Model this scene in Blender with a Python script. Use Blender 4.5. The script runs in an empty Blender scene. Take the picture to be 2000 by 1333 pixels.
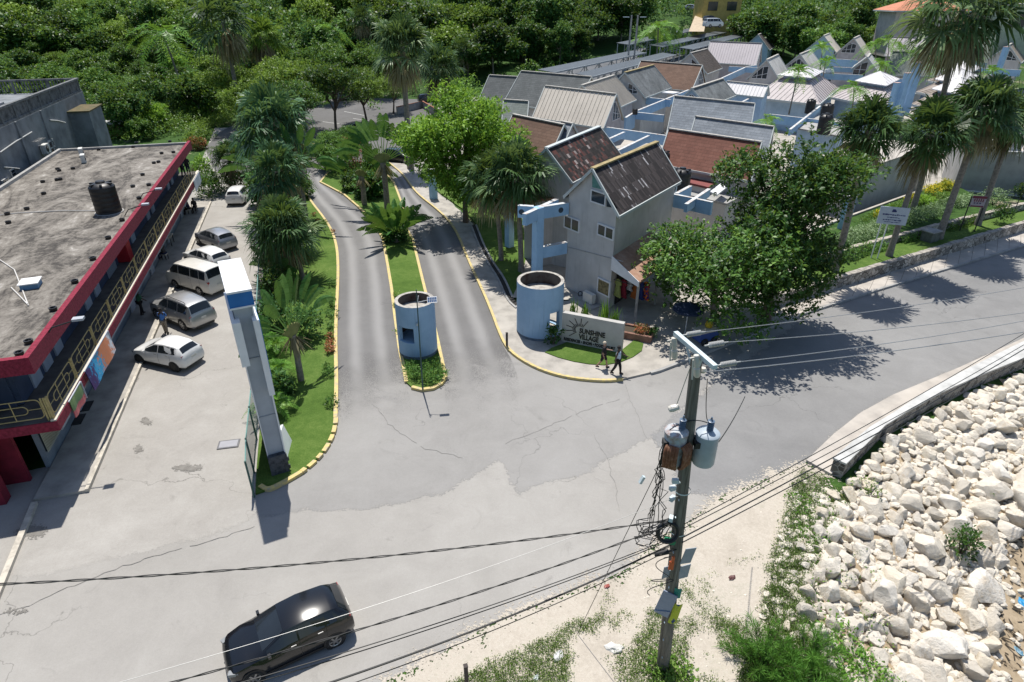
import bpy, bmesh, math, random
import numpy as np
from mathutils import Vector, Matrix
R = math.radians
SC = bpy.context.scene
COL = SC.collection
rng = np.random.default_rng(7)
random.seed(7)
H = 18.5; F = 1222.0; TH = R(29.0)
S_, C_ = math.sin(TH), math.cos(TH)
def ray(px, py):
 u = (px-1000)/F; v = (py-666.5)/F
 return Vector((u, C_-v*S_, -(S_+v*C_)))
def G(px, py, z=0.0):
 d = ray(px, py); t = (z-H)/d.z
 return Vector((d.x*t, d.y*t, z))
def GY(px, py, Y):
 d = ray(px, py); t = Y/d.y
 return Vector((d.x*t, Y, H+d.z*t))
def P2(p):
 x, y, z = p[0], p[1], p[2]-H
 dep = y*C_-z*S_; v = (-z*C_-y*S_)/dep
 return (1000+F*x/dep, 666.5+F*v)
def XY(l, z=0.0):
 return [G(a, b, z) for a, b in l]
def tag(o, label=None, cat=None, group=None, kind=None):
 if label: o['label'] = label
 if cat: o['category'] = cat
 if group: o['group'] = group
 if kind: o['kind'] = kind
 return o
def empty(name, loc, label=None, cat=None, group=None, rz=0.0):
 o = bpy.data.objects.new(name, None); COL.objects.link(o)
 o.empty_display_size = 0.2
 o.location = loc; o.rotation_euler = (0, 0, rz)
 return tag(o, label, cat, group)
def link(name, me, parent=None, loc=(0, 0, 0), rot=None, sc=None):
 o = bpy.data.objects.new(name, me); COL.objects.link(o)
 if parent is not None: o.parent = parent
 o.location = loc
 if rot is not None: o.rotation_euler = rot
 if sc is not None: o.scale = sc
 return o
KIDS = {}
def children(o):
 return [c for c in COL.objects if c.parent == o]
def copy_tree(o, loc=None, rz=None, sc=None, label=None, group=None, parent=None, kids=None):
 c = o.copy(); COL.objects.link(c)
 if parent is not None: c.parent = parent
 if loc is not None: c.location = loc
 if rz is not None: c.rotation_euler = (0, 0, rz)
 if sc is not None: c.scale = (sc, sc, sc) if not isinstance(sc, (tuple, list)) else sc
 if label: c['label'] = label
 if group: c['group'] = group
 for ch in (kids if kids is not None else children(o)):
  copy_tree(ch, parent=c)
 return c
class MB:
 def __init__(s): s.v = []; s.f = []; s.m = []; s.uv = []
 def add(s, vs, fs, mi=0, M=None):
  b = len(s.v)
  for p in vs:
   p = Vector(p)
   s.v.append(tuple(M @ p) if M is not None else tuple(p))
  for f in fs:
   s.f.append(tuple(b+i for i in f)); s.m.append(mi)
  return s
 def quad(s, a, b, c, d, mi=0): return s.add([a, b, c, d], [(0, 1, 2, 3)], mi)
 def box(s, c, d, rz=0.0, mi=0, M=None):
  x, y, z = d[0]/2, d[1]/2, d[2]/2
  vs = [(i*x, j*y, k*z) for k in (-1, 1) for j in (-1, 1) for i in (-1, 1)]
  MM = Matrix.Translation(c) @ Matrix.Rotation(rz, 4, 'Z')
  if M is not None: MM = M @ MM
  return s.add(vs, [(0, 2, 3, 1), (4, 5, 7, 6), (0, 1, 5, 4), (2, 6, 7, 3), (0, 4, 6, 2), (1, 3, 7, 5)], mi, MM)
 def bar(s, a, b, w, h=None, mi=0, up=(0, 0, 1)):
  a, b = Vector(a), Vector(b); h = h or w
  d = (b-a); L = d.length
  if L < 1e-6: return s
  d.normalize(); up = Vector(up)
  if abs(d.dot(up)) > .98: up = Vector((1, 0, 0))
  r = d.cross(up).normalized(); t = r.cross(d)
  vs = []
  for p in (a, b):
   for i, j in ((-1, -1), (1, -1), (1, 1), (-1, 1)): vs.append(p+r*i*w/2+t*j*h/2)
  return s.add(vs, [(0, 1, 2, 3), (7, 6, 5, 4), (0, 4, 5, 1), (1, 5, 6, 2), (2, 6, 7, 3), (3, 7, 4, 0)], mi)
 def tube(s, pts, r, n=6, mi=0, cap=True):
  pts = [Vector(p) for p in pts]; k = len(pts)
  rs = r if isinstance(r, (list, tuple)) else [r]*k
  vs = []; prev = None
  for i, p in enumerate(pts):
   d = (pts[min(i+1, k-1)]-pts[max(i-1, 0)])
   if d.length < 1e-9: d = Vector((0, 0, 1))
   d.normalize()
   if prev is None:
    a = d.cross(Vector((0, 0, 1)) if abs(d.z) < .9 else Vector((1, 0, 0))).normalized()
   else:
    a = (prev-d*prev.dot(d)).normalized()
   prev = a; b = d.cross(a)
   for j in range(n):
    t = 2*math.pi*j/n
    vs.append(p+a*(math.cos(t)*rs[i])+b*(math.sin(t)*rs[i]))
  fs = []
  for i in range(k-1):
   for j in range(n):
    fs.append((i*n+j, i*n+(j+1) % n, (i+1)*n+(j+1) % n, (i+1)*n+j))
  if cap:
   fs.append(tuple(range(n-1, -1, -1))); fs.append(tuple((k-1)*n+j for j in range(n)))
  return s.add(vs, fs, mi)
 def lathe(s, prof, n=24, mi=0, M=None, a0=0.0, a1=2*math.pi, close=True):
  vs = []; k = len(prof)
  full = abs(a1-a0-2*math.pi) < 1e-6
  nn = n if full else n+1
  for j in range(nn):
   t = a0+(a1-a0)*j/n
   for r, z in prof: vs.append((r*math.cos(t), r*math.sin(t), z))
  fs = []
  for j in range(n):
   j2 = (j+1) % nn
   for i in range(k-1):
    fs.append((j*k+i, j2*k+i, j2*k+i+1, j*k+i+1))
  return s.add(vs, fs, mi, M)
 def prism(s, poly, z0, z1, mi=0, side=None, bottom=False):
  p = [(q[0], q[1]) for q in poly]; n = len(p)
  A = sum(p[i][0]*p[(i+1) % n][1]-p[(i+1) % n][0]*p[i][1] for i in range(n))
  if A < 0: p = p[::-1]
  vs = [(x, y, z0) for x, y in p]+[(x, y, z1) for x, y in p]
  s.add(vs, [tuple(range(n, 2*n))], mi)
  s.add(vs, [(i, (i+1) % n, n+(i+1) % n, n+i) for i in range(n)], mi if side is None else side)
  if bottom: s.add(vs, [tuple(range(n-1, -1, -1))], mi)
  return s
 def mesh(s, name, mats, smooth=None):
  me = bpy.data.meshes.new(name)
  me.from_pydata(s.v, [], s.f)
  for m in (mats if isinstance(mats, (list, tuple)) else [mats]): me.materials.append(m)
  me.polygons.foreach_set('material_index', s.m)
  if smooth is not None:
   me.polygons.foreach_set('use_smooth', [True]*len(s.f))
   me.set_sharp_from_angle(angle=R(smooth))
  me.update()
  return me
 def build(s, name, mats, parent=None, smooth=None, clean=False, loc=(0, 0, 0), rot=None):
  me = s.mesh(name, mats, smooth)
  if clean:
   bm = bmesh.new(); bm.from_mesh(me)
   bmesh.ops.remove_doubles(bm, verts=bm.verts, dist=1e-4)
   bmesh.ops.recalc_face_normals(bm, faces=bm.faces)
   bm.to_mesh(me); bm.free()
   if smooth is not None: me.set_sharp_from_angle(angle=R(smooth))
  return link(name, me, parent, loc, rot)
def struct(name, mb, mats, smooth=None, kind='structure'):
 o = mb.build(name, mats, None, smooth); o['kind'] = kind; return o
def thing_at(name, mb_mats, origin, label, cat, group=None):
 pass
def srgb(r, g, b):
 f = lambda c: (c/255/12.92 if c/255 <= .04045 else ((c/255+.055)/1.055)**2.4)
 return (f(r), f(g), f(b))
class NT:
 def __init__(s, name):
  s.m = bpy.data.materials.new(name); s.m.use_nodes = True
  s.t = s.m.node_tree; s.n = s.t.nodes; s.l = s.t.links
  s.b = s.n['Principled BSDF']; s.o = s.n['Material Output']
 def new(s, t, **k):
  n = s.n.new(t)
  for a, b in k.items(): setattr(n, a, b)
  return n
 def ln(s, a, b): s.l.new(a, b)
 def co(s, kind='Object'):
  return s.new('ShaderNodeTexCoord').outputs[kind]
 def noise(s, scale, co=None, detail=4, rough=.6, dist=0.0):
  n = s.new('ShaderNodeTexNoise'); n.inputs['Scale'].default_value = scale
  n.inputs['Detail'].default_value = detail; n.inputs['Roughness'].default_value = rough
  n.inputs['Distortion'].default_value = dist
  s.ln(co if co is not None else s.co(), n.inputs['Vector']); return n.outputs['Fac']
 def ramp(s, fac, stops, interp='LINEAR'):
  r = s.new('ShaderNodeValToRGB'); r.color_ramp.interpolation = interp
  e = r.color_ramp.elements
  while len(e) < len(stops): e.new(.5)
  for i, (p, c) in enumerate(stops):
   e[i].position = p
   e[i].color = (c[0], c[1], c[2], 1) if not isinstance(c, (int, float)) else (c, c, c, 1)
  s.ln(fac, r.inputs['Fac']); return r.outputs['Color']
 def mix(s, a, b, fac, mode='MIX'):
  n = s.new('ShaderNodeMix', data_type='RGBA', blend_type=mode)
  for sock, val in ((n.inputs[0], fac), (n.inputs[6], a), (n.inputs[7], b)):
   if isinstance(val, (int, float)): sock.default_value = val
   elif isinstance(val, tuple): sock.default_value = (val[0], val[1], val[2], 1)
   else: s.ln(val, sock)
  return n.outputs[2]
 def math(s, op, a, b=None, clamp=False):
  n = s.new('ShaderNodeMath', operation=op); n.use_clamp = clamp
  for i, v in enumerate((a, b)):
   if v is None: continue
   if isinstance(v, (int, float)): n.inputs[i].default_value = v
   else: s.ln(v, n.inputs[i])
  return n.outputs[0]
 def bump(s, h, strength=.3, dist=.02):
  b = s.new('ShaderNodeBump'); b.inputs['Strength'].default_value = strength
  b.inputs['Distance'].default_value = dist
  s.ln(h, b.inputs['Height']); s.ln(b.outputs['Normal'], s.b.inputs['Normal'])
 def fin(s, col=None, rough=None, metal=None, spec=None):
  if col is not None:
   if isinstance(col, tuple): s.b.inputs['Base Color'].default_value = (*col[:3], 1)
   else: s.ln(col, s.b.inputs['Base Color'])
  if rough is not None: s.b.inputs['Roughness'].default_value = rough
  if metal is not None: s.b.inputs['Metallic'].default_value = metal
  if spec is not None: s.b.inputs['Specular IOR Level'].default_value = spec
  return s.m
def mat(name, c, rough=.7, var=.18, scale=1.5, metal=0.0, bump=0.0, bscale=30, spec=.4, c2=None, detail=5):
 n = NT(name)
 if c2 is None: c2 = tuple(max(0, x*(1-var*1.6)) for x in c)
 hi = tuple(min(1, x*(1+var*.6)) for x in c)
 f = n.noise(scale, detail=detail)
 col = n.ramp(f, [(.3, c2), (.55, c), (.75, hi)])
 if bump: n.bump(n.noise(bscale, detail=3), bump, .02)
 return n.fin(col, rough, metal, spec)
def plain(name, c, rough=.5, metal=0.0, spec=.5):
 n = NT(name)
 f = n.noise(3, detail=3)
 return n.fin(n.ramp(f, [(.3, tuple(x*.88 for x in c)), (.7, c)]), rough, metal, spec)
def glassy(name, c=(.012, .015, .018), rough=.06):
 n = NT(name); return n.fin(n.ramp(n.noise(.7), [(.3, c), (.8, tuple(x*1.8 for x in c))]), rough, 0, .6)
LEAF = (1.5, 1.75, 1.6)
def leafmat(name, lo, mid, hi, transl=.28, rough=.45, spec=.16, orand=.32, dead=None):
 n = NT(name)
 a = n.new('ShaderNodeAttribute', attribute_name='tint').outputs['Fac']
 oi = n.new('ShaderNodeObjectInfo').outputs['Random']
 f = n.math('ADD', a, n.math('MULTIPLY', n.math('SUBTRACT', oi, .5), orand))
 lo, mid, hi = [(c[0]*LEAF[0], c[1]*LEAF[1], c[2]*LEAF[2]) for c in (lo, mid, hi)]
 st = [(.05, lo), (.5, mid), (.95, hi)]
 col = n.ramp(f, st)
 n.fin(col, max(rough, .42), 0, spec)
 tr = n.new('ShaderNodeBsdfTranslucent')
 tc = n.mix(col, (.55, .75, .08), .25)
 n.ln(tc, tr.inputs['Color'])
 ms = n.new('ShaderNodeMixShader'); ms.inputs[0].default_value = transl
 n.ln(n.b.outputs[0], ms.inputs[1]); n.ln(tr.outputs[0], ms.inputs[2])
 n.ln(ms.outputs[0], n.o.inputs['Surface'])
 return n.m
def np_mesh(name, V, Q, mats, tint=None, mi=None):
 me = bpy.data.meshes.new(name)
 nv, nq = len(V), len(Q)
 me.vertices.add(nv); me.vertices.foreach_set('co', np.asarray(V, dtype=np.float32).ravel())
 me.loops.add(nq*4); me.loops.foreach_set('vertex_index', np.asarray(Q, dtype=np.int32).ravel())
 me.polygons.add(nq)
 me.polygons.foreach_set('loop_start', np.arange(0, nq*4, 4, dtype=np.int32))
 if mi is not None: me.polygons.foreach_set('material_index', np.asarray(mi, dtype=np.int32))
 for m in (mats if isinstance(mats, (list, tuple)) else [mats]): me.materials.append(m)
 if tint is not None:
  a = me.attributes.new('tint', 'FLOAT', 'FACE'); a.data.foreach_set('value', np.asarray(tint, dtype=np.float32))
 me.update(calc_edges=True)
 return me
def nrm(a): return a/np.maximum(np.linalg.norm(a, axis=-1, keepdims=True), 1e-9)
class Leaves:
 """collects quads in numpy blocks with a tint per face"""
 def __init__(s): s.V = []; s.Q = []; s.T = []; s.n = 0
 def quads(s, A, B, C, D, t):
  k = len(A); V = np.stack([A, B, C, D], 1).reshape(-1, 3)
  s.V.append(V); s.Q.append(np.arange(k*4).reshape(k, 4)+s.n); s.T.append(np.broadcast_to(t, (k,)).astype(float)); s.n += k*4
 def diamonds(s, P, D, N, L, W, t, fold=.15, droop=0.0):
  """leaf diamonds: base P, direction D, normal N, length L, width W"""
  D = nrm(D); S = nrm(np.cross(D, N)); N2 = np.cross(S, D)
  L = np.broadcast_to(L, (len(P),))[:, None]; W = np.broadcast_to(W, (len(P),))[:, None]
  mid = P+D*L*.5
  A = P; B = mid+S*W*.5+N2*W*fold; C = P+D*L-N2*L*droop; E = mid-S*W*.5+N2*W*fold
  s.quads(A, B, C, E, t)
 def strips(s, pts, widths, side, t):
  """pts (k,n,3) polylines, widths (n,) profile or (k,n), side (k,3)"""
  k, n, _ = pts.shape
  W = np.broadcast_to(widths, (k, n))[:, :, None]; S = side[:, None, :]
  l = pts-S*W*.5; r = pts+S*W*.5
  for i in range(n-1):
   s.quads(l[:, i], r[:, i], r[:, i+1], l[:, i+1], t)
 def mesh(s, name, m):
  return np_mesh(name, np.concatenate(s.V), np.concatenate(s.Q), m, np.clip(np.concatenate(s.T), 0, 1))
def set_noise(me): pass
# ================================================================== terrain
crest_px = [(1700, 1420), (1610, 1333), (1563, 1235), (1572, 1150), (1592, 1050), (1606, 990), (1650, 940), (1735, 862), (1845, 790), (2000, 708)]
crest = [G(*p) for p in crest_px]
d_ = (crest[-1]-crest[-2]).normalized()
crest.append(crest[-1]+d_*120)
crest.insert(0, crest[0]+Vector((2.0, -14, 0)))
CR = np.array([(p.x, p.y) for p in crest])
def shore_dist(x, y):
 """signed distance to the crest line, + towards the sea"""
 x = np.asarray(x, float); y = np.asarray(y, float)
 best = np.full(x.shape, 1e9); sgn = np.zeros(x.shape)
 for i in range(len(CR)-1):
  a, b = CR[i], CR[i+1]; e = b-a; L2 = e@e
  t = np.clip(((x-a[0])*e[0]+(y-a[1])*e[1])/L2, 0, 1)
  dx = x-(a[0]+t*e[0]); dy = y-(a[1]+t*e[1])
  d = np.hypot(dx, dy); c = e[0]*dy-e[1]*dx
  m = d < best
  best = np.where(m, d, best); sgn = np.where(m, np.where(c < 0, 1.0, -1.0), sgn)
 return best*sgn
def sst(t): t = np.clip(t, 0, 1); return t*t*(3-2*t)
def ground_z(x, y):
 x = np.asarray(x, float); y = np.asarray(y, float)
 s = shore_dist(x, y)
 z = -2.4*np.clip(s/8.5, 0, 1)-0.25*np.clip((s-8.5)/10, 0, 1)-1.5*np.clip((s-20)/25, 0, 1)
 wob = .8*np.sin(x*.21+y*.13)+.6*np.sin(x*.11-y*.23+1.3)
 hill = np.clip(y-150-np.clip(x-60, -60, 120)*.25, 0, None)
 z = z+np.where(s < -20, .105*hill+np.clip(hill/60, 0, 1)*wob, 0)
 return z
def gz(x, y): return float(ground_z(np.array([x]), np.array([y]))[0])
xs = np.unique(np.concatenate([np.linspace(-330, -60, 46), np.linspace(-60, 4, 40), np.linspace(4, 42, 90), np.linspace(42, 110, 35), np.linspace(110, 470, 50)]))
ys = np.unique(np.concatenate([np.linspace(-14, 6, 8), np.linspace(6, 45, 95), np.linspace(45, 130, 40), np.linspace(130, 560, 80)]))
X, Y = np.meshgrid(xs, ys); Z = ground_z(X, Y)
V = np.stack([X.ravel(), Y.ravel(), Z.ravel()], 1)
nx, ny = len(xs), len(ys)
i = (np.arange(ny-1)[:, None]*nx+np.arange(nx-1)[None, :]).ravel()
n = NT('ground_soil')
co = n.co(); big = n.noise(.12, co, 5); fine = n.noise(2.2, co, 6, .7)
grass = n.ramp(fine, [(.3, (.016, .042, .008)), (.6, (.045, .10, .018)), (.8, (.09, .15, .035))])
dirt = n.ramp(fine, [(.3, (.19, .155, .11)), (.6, (.33, .275, .205)), (.8, (.45, .39, .30))])
col = n.mix(grass, dirt, n.ramp(n.math('ADD', big, n.math('MULTIPLY', n.math('SUBTRACT', fine, .5), .35)), [(.62, 0.0), (.72, 1.0)]))
n.bump(fine, .5, .05); M_soil = n.fin(col, .95, 0, .2)
me = np_mesh('ground', V, np.stack([i, i+1, i+nx+1, i+nx], 1), M_soil)
me.polygons.foreach_set('use_smooth', [True]*len(me.polygons))
o = link('ground', me); o['kind'] = 'structure'
def softmat(n, attr='edge', width=.7, n1=1.3, n2=.5, s1=.9, s2=5.0):
 co = n.co(); e = n.new('ShaderNodeAttribute', attribute_name=attr).outputs['Fac']
 f = n.math('ADD', e, n.math('ADD', n.math('MULTIPLY', n.math('SUBTRACT', n.noise(s1, co, 5, .65), .5), n1*2), n.math('MULTIPLY', n.math('SUBTRACT', n.noise(s2, co, 4, .7), .5), n2*2)))
 hf = n.math('MULTIPLY', n.math('SUBTRACT', n.noise(11, co, 3, .6), .5), width*2.2)
 al = n.math('GREATER_THAN', n.math('ADD', f, hf), 0.0)
 tb = n.new('ShaderNodeBsdfTransparent'); ms = n.new('ShaderNodeMixShader'); n.ln(al, ms.inputs[0]); n.ln(tb.outputs[0], ms.inputs[1]); n.ln(n.b.outputs[0], ms.inputs[2]); n.ln(ms.outputs[0], n.o.inputs['Surface'])
 return n.m
def asphalt(name, dark, mid, lite, crack=.5, patch=.25, seed=0.0, blue=0.0):
 n = NT(name); co = n.co()
 mp = n.new('ShaderNodeMapping'); mp.inputs['Location'].default_value = (seed, seed*.7, 0); n.ln(co, mp.inputs['Vector']); co = mp.outputs[0]
 big = n.noise(.09, co, 5, .62); med = n.noise(.55, co, 6, .65, .6); grain = n.noise(26, co, 3, .8); g2 = n.noise(7, co, 4, .75)
 f = n.math('ADD', n.math('MULTIPLY', big, .40), n.math('ADD', n.math('MULTIPLY', med, .26), n.math('ADD', n.math('MULTIPLY', grain, .22), n.math('MULTIPLY', g2, .12))))
 col = n.ramp(f, [(.30, dark), (.5, mid), (.70, lite)])
 v = n.new('ShaderNodeTexVoronoi', feature='DISTANCE_TO_EDGE'); v.inputs['Scale'].default_value = .16
 wob = n.new('ShaderNodeTexNoise'); wob.inputs['Scale'].default_value = .8; wob.inputs['Detail'].default_value = 5; n.ln(co, wob.inputs['Vector'])
 vm = n.new('ShaderNodeVectorMath', operation='MULTIPLY_ADD'); n.ln(wob.outputs['Color'], vm.inputs[0]); vm.inputs[1].default_value = (2.6, 2.6, 0); n.ln(co, vm.inputs[2])
 n.ln(vm.outputs[0], v.inputs['Vector'])
 cr = n.ramp(v.outputs['Distance'], [(.0, 1.0), (.0045, 0.0)])
 gate = n.ramp(n.noise(.13, co, 2), [(.5, 0.0), (.6, 1.0)])
 crk = n.math('MULTIPLY', n.math('MULTIPLY', cr, gate), crack)
 col = n.mix(col, tuple(x*.35 for x in dark), crk)
 st = n.ramp(n.noise(.33, co, 6, .7, 1.5), [(.60, 0.0), (.72, 1.0)])
 col = n.mix(col, tuple(x*.7 for x in dark), n.math('MULTIPLY', st, patch))
 n.bump(grain, .35, .01)
 return n, col
n, c = asphalt('asphalt_light', (.232, .221, .203), (.308, .295, .272), (.39, .378, .352), .6, .45); M_road = n.fin(c, .9, 0, .25)
n, c = asphalt('asphalt_lot', (.22, .205, .185), (.31, .295, .27), (.42, .405, .375), .8, .35, 31.0); n.fin(c, .92, 0, .2); M_lot = softmat(n, width=.25, n1=.35, n2=.2)
n, c = asphalt('asphalt_grey', (.19, .184, .173), (.258, .251, .238), (.32, .312, .297), .45, .35, 11.0); n.fin(c, .88, 0, .25); M_apron = softmat(n, width=.3, n1=.45, n2=.15)
n, c = asphalt('asphalt_carpark', (.085, .083, .082), (.12, .118, .116), (.16, .157, .153), .3, .25, 17.0); M_cpk = n.fin(c, .88, 0, .25)
n, c = asphalt('asphalt_blue', (.15, .149, .147), (.215, .213, .208), (.285, .282, .275), .45, .35, 57.0); n.fin(c, .88, 0, .25); M_east = softmat(n, width=.5, n1=.6, n2=.2)
n, c = asphalt('asphalt_drive', (.105, .103, .10), (.145, .142, .139), (.19, .186, .18), .3, .2, 83.0)
ac = n.new('ShaderNodeAttribute', attribute_name='across').outputs['Fac']
trk = n.ramp(n.math('ADD', ac, n.math('MULTIPLY', n.math('SUBTRACT', n.noise(.25, detail=4), .5), .07)), [(.0, 0.0), (.14, .05), (.29, 1.0), (.47, .12), (.53, .12), (.71, 1.0), (.86, .08), (1.0, 0.0)], 'EASE')
fd = n.new('ShaderNodeAttribute', attribute_name='fade').outputs['Fac']
n.fin(n.mix(c, (.285, .28, .272), n.math('MULTIPLY', trk, .72)), .88, 0, .25)
tb = n.new('ShaderNodeBsdfTransparent'); ms = n.new('ShaderNodeMixShader'); n.ln(n.math('GREATER_THAN', n.math('ADD', fd, n.math('ADD', n.math('MULTIPLY', n.math('SUBTRACT', n.noise(.8, detail=4), .5), .5), n.math('MULTIPLY', n.math('SUBTRACT', n.noise(30, detail=2), .5), 1.6))), .5), ms.inputs[0]); n.ln(n.b.outputs[0], ms.inputs[1]); n.ln(tb.outputs[0], ms.inputs[2]); n.ln(ms.outputs[0], n.o.inputs['Surface']); M_drive = n.m
M_pave = mat('concrete_paving', (.37, .345, .305), .9, .28, .9, bump=.25, c2=(.24, .225, .2))
M_pave_pale = mat('concrete_pale', (.44, .405, .36), .9, .22, .7, bump=.2, c2=(.32, .295, .265))
M_conc = mat('concrete_grey', (.34, .335, .32), .9, .22, 1.3, bump=.2)
M_kerby = mat('kerb_yellow_paint', (.56, .44, .17), .75, .3, 5.0, c2=(.36, .32, .24))
M_kerbw = mat('kerb_pale', (.50, .46, .39), .85, .25, 3)
n = NT('lawn_grass'); co = n.co(); a = n.noise(.35, co, 4); b = n.noise(14, co, 4, .8); e = n.noise(2.6, co, 4, .6)
f = n.math('ADD', n.math('MULTIPLY', a, .35), n.math('ADD', n.math('MULTIPLY', b, .4), n.math('MULTIPLY', e, .25)))
n.bump(b, 1.0, .06)
M_lawn = n.fin(n.ramp(f, [(.28, (.040, .080, .014)), (.48, (.078, .142, .026)), (.58, (.12, .185, .042)), (.66, (.19, .205, .075)), (.74, (.26, .225, .12))]), .95, 0, .15)
n = NT('sandy_verge'); co = n.co(); big = n.noise(.5, co, 6, .65, .4); fn = n.noise(6, co, 6, .8); pb = n.noise(18, co, 3, .8)
f = n.math('ADD', n.math('MULTIPLY', big, .4), n.math('ADD', n.math('MULTIPLY', fn, .35), n.math('MULTIPLY', pb, .25)))
n.bump(f, .6, .05)
wd = n.ramp(n.math('ADD', n.math('MULTIPLY', big, .6), n.math('MULTIPLY', fn, .4)), [(.52, 0.0), (.66, .55)])
n.fin(n.mix(n.ramp(f, [(.30, (.30, .265, .215)), (.5, (.44, .395, .33)), (.68, (.60, .56, .49))]), (.16, .15, .085), wd), .95, 0, .15); M_sandv = softmat(n, width=1.2, n1=.9, n2=.5)
n = NT('beach_sand'); co = n.co(); big = n.noise(.8, co, 6, .7, 1.2); fn = n.noise(9, co, 5, .8)
f = n.math('ADD', n.math('MULTIPLY', big, .6), n.math('MULTIPLY', fn, .4)); n.bump(f, .5, .04)
M_beach = n.fin(n.ramp(f, [(.36, (.10, .075, .05)), (.44, (.30, .235, .155)), (.7, (.46, .37, .26))]), .95, 0, .15)
def resamp(pts, step):
 pts = [Vector((p[0], p[1], 0)) for p in pts]; out = [pts[0]]
 for a, b in zip(pts, pts[1:]):
  k = max(1, int((b-a).length/step))
  for i in range(1, k+1): out.append(a.lerp(b, i/k))
 return out
def smooth_line(pts, it=2):
 pts = [Vector((p[0], p[1], 0)) for p in pts]
 for _ in range(it):
  q = [pts[0]]
  for a, b in zip(pts, pts[1:]): q += [a.lerp(b, .25), a.lerp(b, .75)]
  q.append(pts[-1]); pts = q
 return pts
def sheet(name, pts, z, m, kind='structure', jit=0.0, step=.6):
 if jit:
  p2 = resamp(list(pts)+[pts[0]], step)[:-1]
  pts = [Vector((p.x+random.uniform(-jit, jit), p.y+random.uniform(-jit, jit), 0)) for p in p2]
 mb = MB(); mb.add([(p[0], p[1], z) for p in pts], [tuple(range(len(pts)))])
 me = mb.mesh(name, m)
 if len(me.polygons) and me.polygons[0].normal.z < 0: me.flip_normals()
 o = link(name, me); o['kind'] = kind; return o
def poly_dist(P, x, y):
 P = np.array([(p[0], p[1]) for p in P]); best = np.full(x.shape, 1e9); ins = np.zeros(x.shape, bool)
 for i in range(len(P)):
  a, b = P[i], P[(i+1) % len(P)]; e = b-a; t = np.clip(((x-a[0])*e[0]+(y-a[1])*e[1])/max(1e-9, e@e), 0, 1)
  best = np.minimum(best, np.hypot(x-a[0]-t*e[0], y-a[1]-t*e[1]))
  if a[1] != b[1]: ins ^= ((a[1] > y) != (b[1] > y)) & (x < (b[0]-a[0])*(y-a[1])/(b[1]-a[1])+a[0])
 return np.where(ins, best, -best)
def soft_sheet(name, pts, z, m, grid=.5, pad=1.2, kind='structure'):
 P = np.array([(p[0], p[1]) for p in pts]); x0, y0 = P.min(0)-pad; x1, y1 = P.max(0)+pad
 gx = np.arange(x0, x1+grid, grid); gy = np.arange(y0, y1+grid, grid); GXX, GYY = np.meshgrid(gx, gy); d = poly_dist(pts, GXX, GYY); nx_ = len(gx)
 i = (np.arange(len(gy)-1)[:, None]*nx_+np.arange(nx_-1)[None, :]).ravel(); D = d.ravel(); Q = np.stack([i, i+1, i+nx_+1, i+nx_], 1)
 Q = Q[(D[Q].max(1) > -pad)]; used, inv = np.unique(Q, return_inverse=True)
 V = np.stack([GXX.ravel()[used], GYY.ravel()[used], np.full(len(used), z)], 1)
 me = np_mesh(name, V, inv.reshape(-1, 4), m); a = me.attributes.new('edge', 'FLOAT', 'POINT'); a.data.foreach_set('value', D[used].astype(np.float32))
 o = link(name, me); o['kind'] = kind; return o
def ribbon(mb, pts, w, z0, z1, side=0.0, mi=0, closed=False):
 """box-section strip along pts (2-D), side shifts it sideways"""
 pts = [Vector((p[0], p[1], 0)) for p in pts]; n_ = len(pts); L = []; Rr = []
 for i, p in enumerate(pts):
  a = pts[(i-1) % n_] if (closed or i > 0) else p; b = pts[(i+1) % n_] if (closed or i < n_-1) else p
  d = (b-a); d.normalize(); nn = Vector((-d.y, d.x, 0))
  L.append(p+nn*(side+w/2)); Rr.append(p+nn*(side-w/2))
 vs = []
 for l, r in zip(L, Rr): vs += [(l.x, l.y, z0), (l.x, l.y, z1), (r.x, r.y, z1), (r.x, r.y, z0)]
 fs = []
 for i in range(n_ if closed else n_-1):
  a, b = 4*i, 4*((i+1) % n_)
  for k in range(3): fs.append((a+k, b+k, b+k+1, a+k+1))
 if not closed: fs += [(0, 1, 2, 3), (4*n_-1, 4*n_-2, 4*n_-3, 4*n_-4)]
 mb.add(vs, fs, mi)
road = XY([(-700, 1700), (700, 1360), (850, 1285), (985, 1206), (1100, 1160), (1185, 1130), (1225, 1112), (1290, 1050), (1340, 1020), (1382, 990), (1416, 966), (1466, 946), (1575, 903),
  (1627, 852), (1680, 810), (1743, 775), (1871, 722), (2000, 663), (2150, 597), (2500, 430), (2500, 340), (2000, 478), (1600, 600), (1300, 690), (1000, 600), (800, 250), (420, 250), (150, 900), (-300, 1000)])
sheet('road', road, .012, M_road, jit=.05, step=.5)
lot = XY([(60, 1130), (250, 1085), (440, 1040), (500, 1012), (505, 960), (500, 880), (512, 700), (512, 560), (520, 470), (510, 400), (500, 330), (430, 335), (400, 380), (289, 674), (165, 948), (80, 962), (-60, 1120)])
soft_sheet('parking_lot', lot, .015, M_lot)
apron = XY([(500, 1012), (551, 1003), (664, 995), (716, 993), (808, 975), (874, 962), (926, 928), (974, 903), (990, 925), (1014, 967), (1040, 951), (1085, 941), (1143, 925), (1208, 886), (1277, 853),
   (1330, 800), (1450, 690), (1400, 640), (1000, 600), (880, 420), (800, 300), (560, 300), (600, 500), (560, 900), (500, 950)])
soft_sheet('driveway_apron', apron, .018, M_apron)
east = XY([(1277, 853), (1300, 900), (1345, 962), (1400, 972), (1466, 946), (1575, 903), (1627, 852), (1680, 810), (1743, 775), (1871, 722), (2000, 663), (2150, 597), (2500, 430), (2500, 340), (2000, 478), (1600, 600), (1330, 800)])
soft_sheet('east_road', east, .021, M_east, .6, 2.0)
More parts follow.
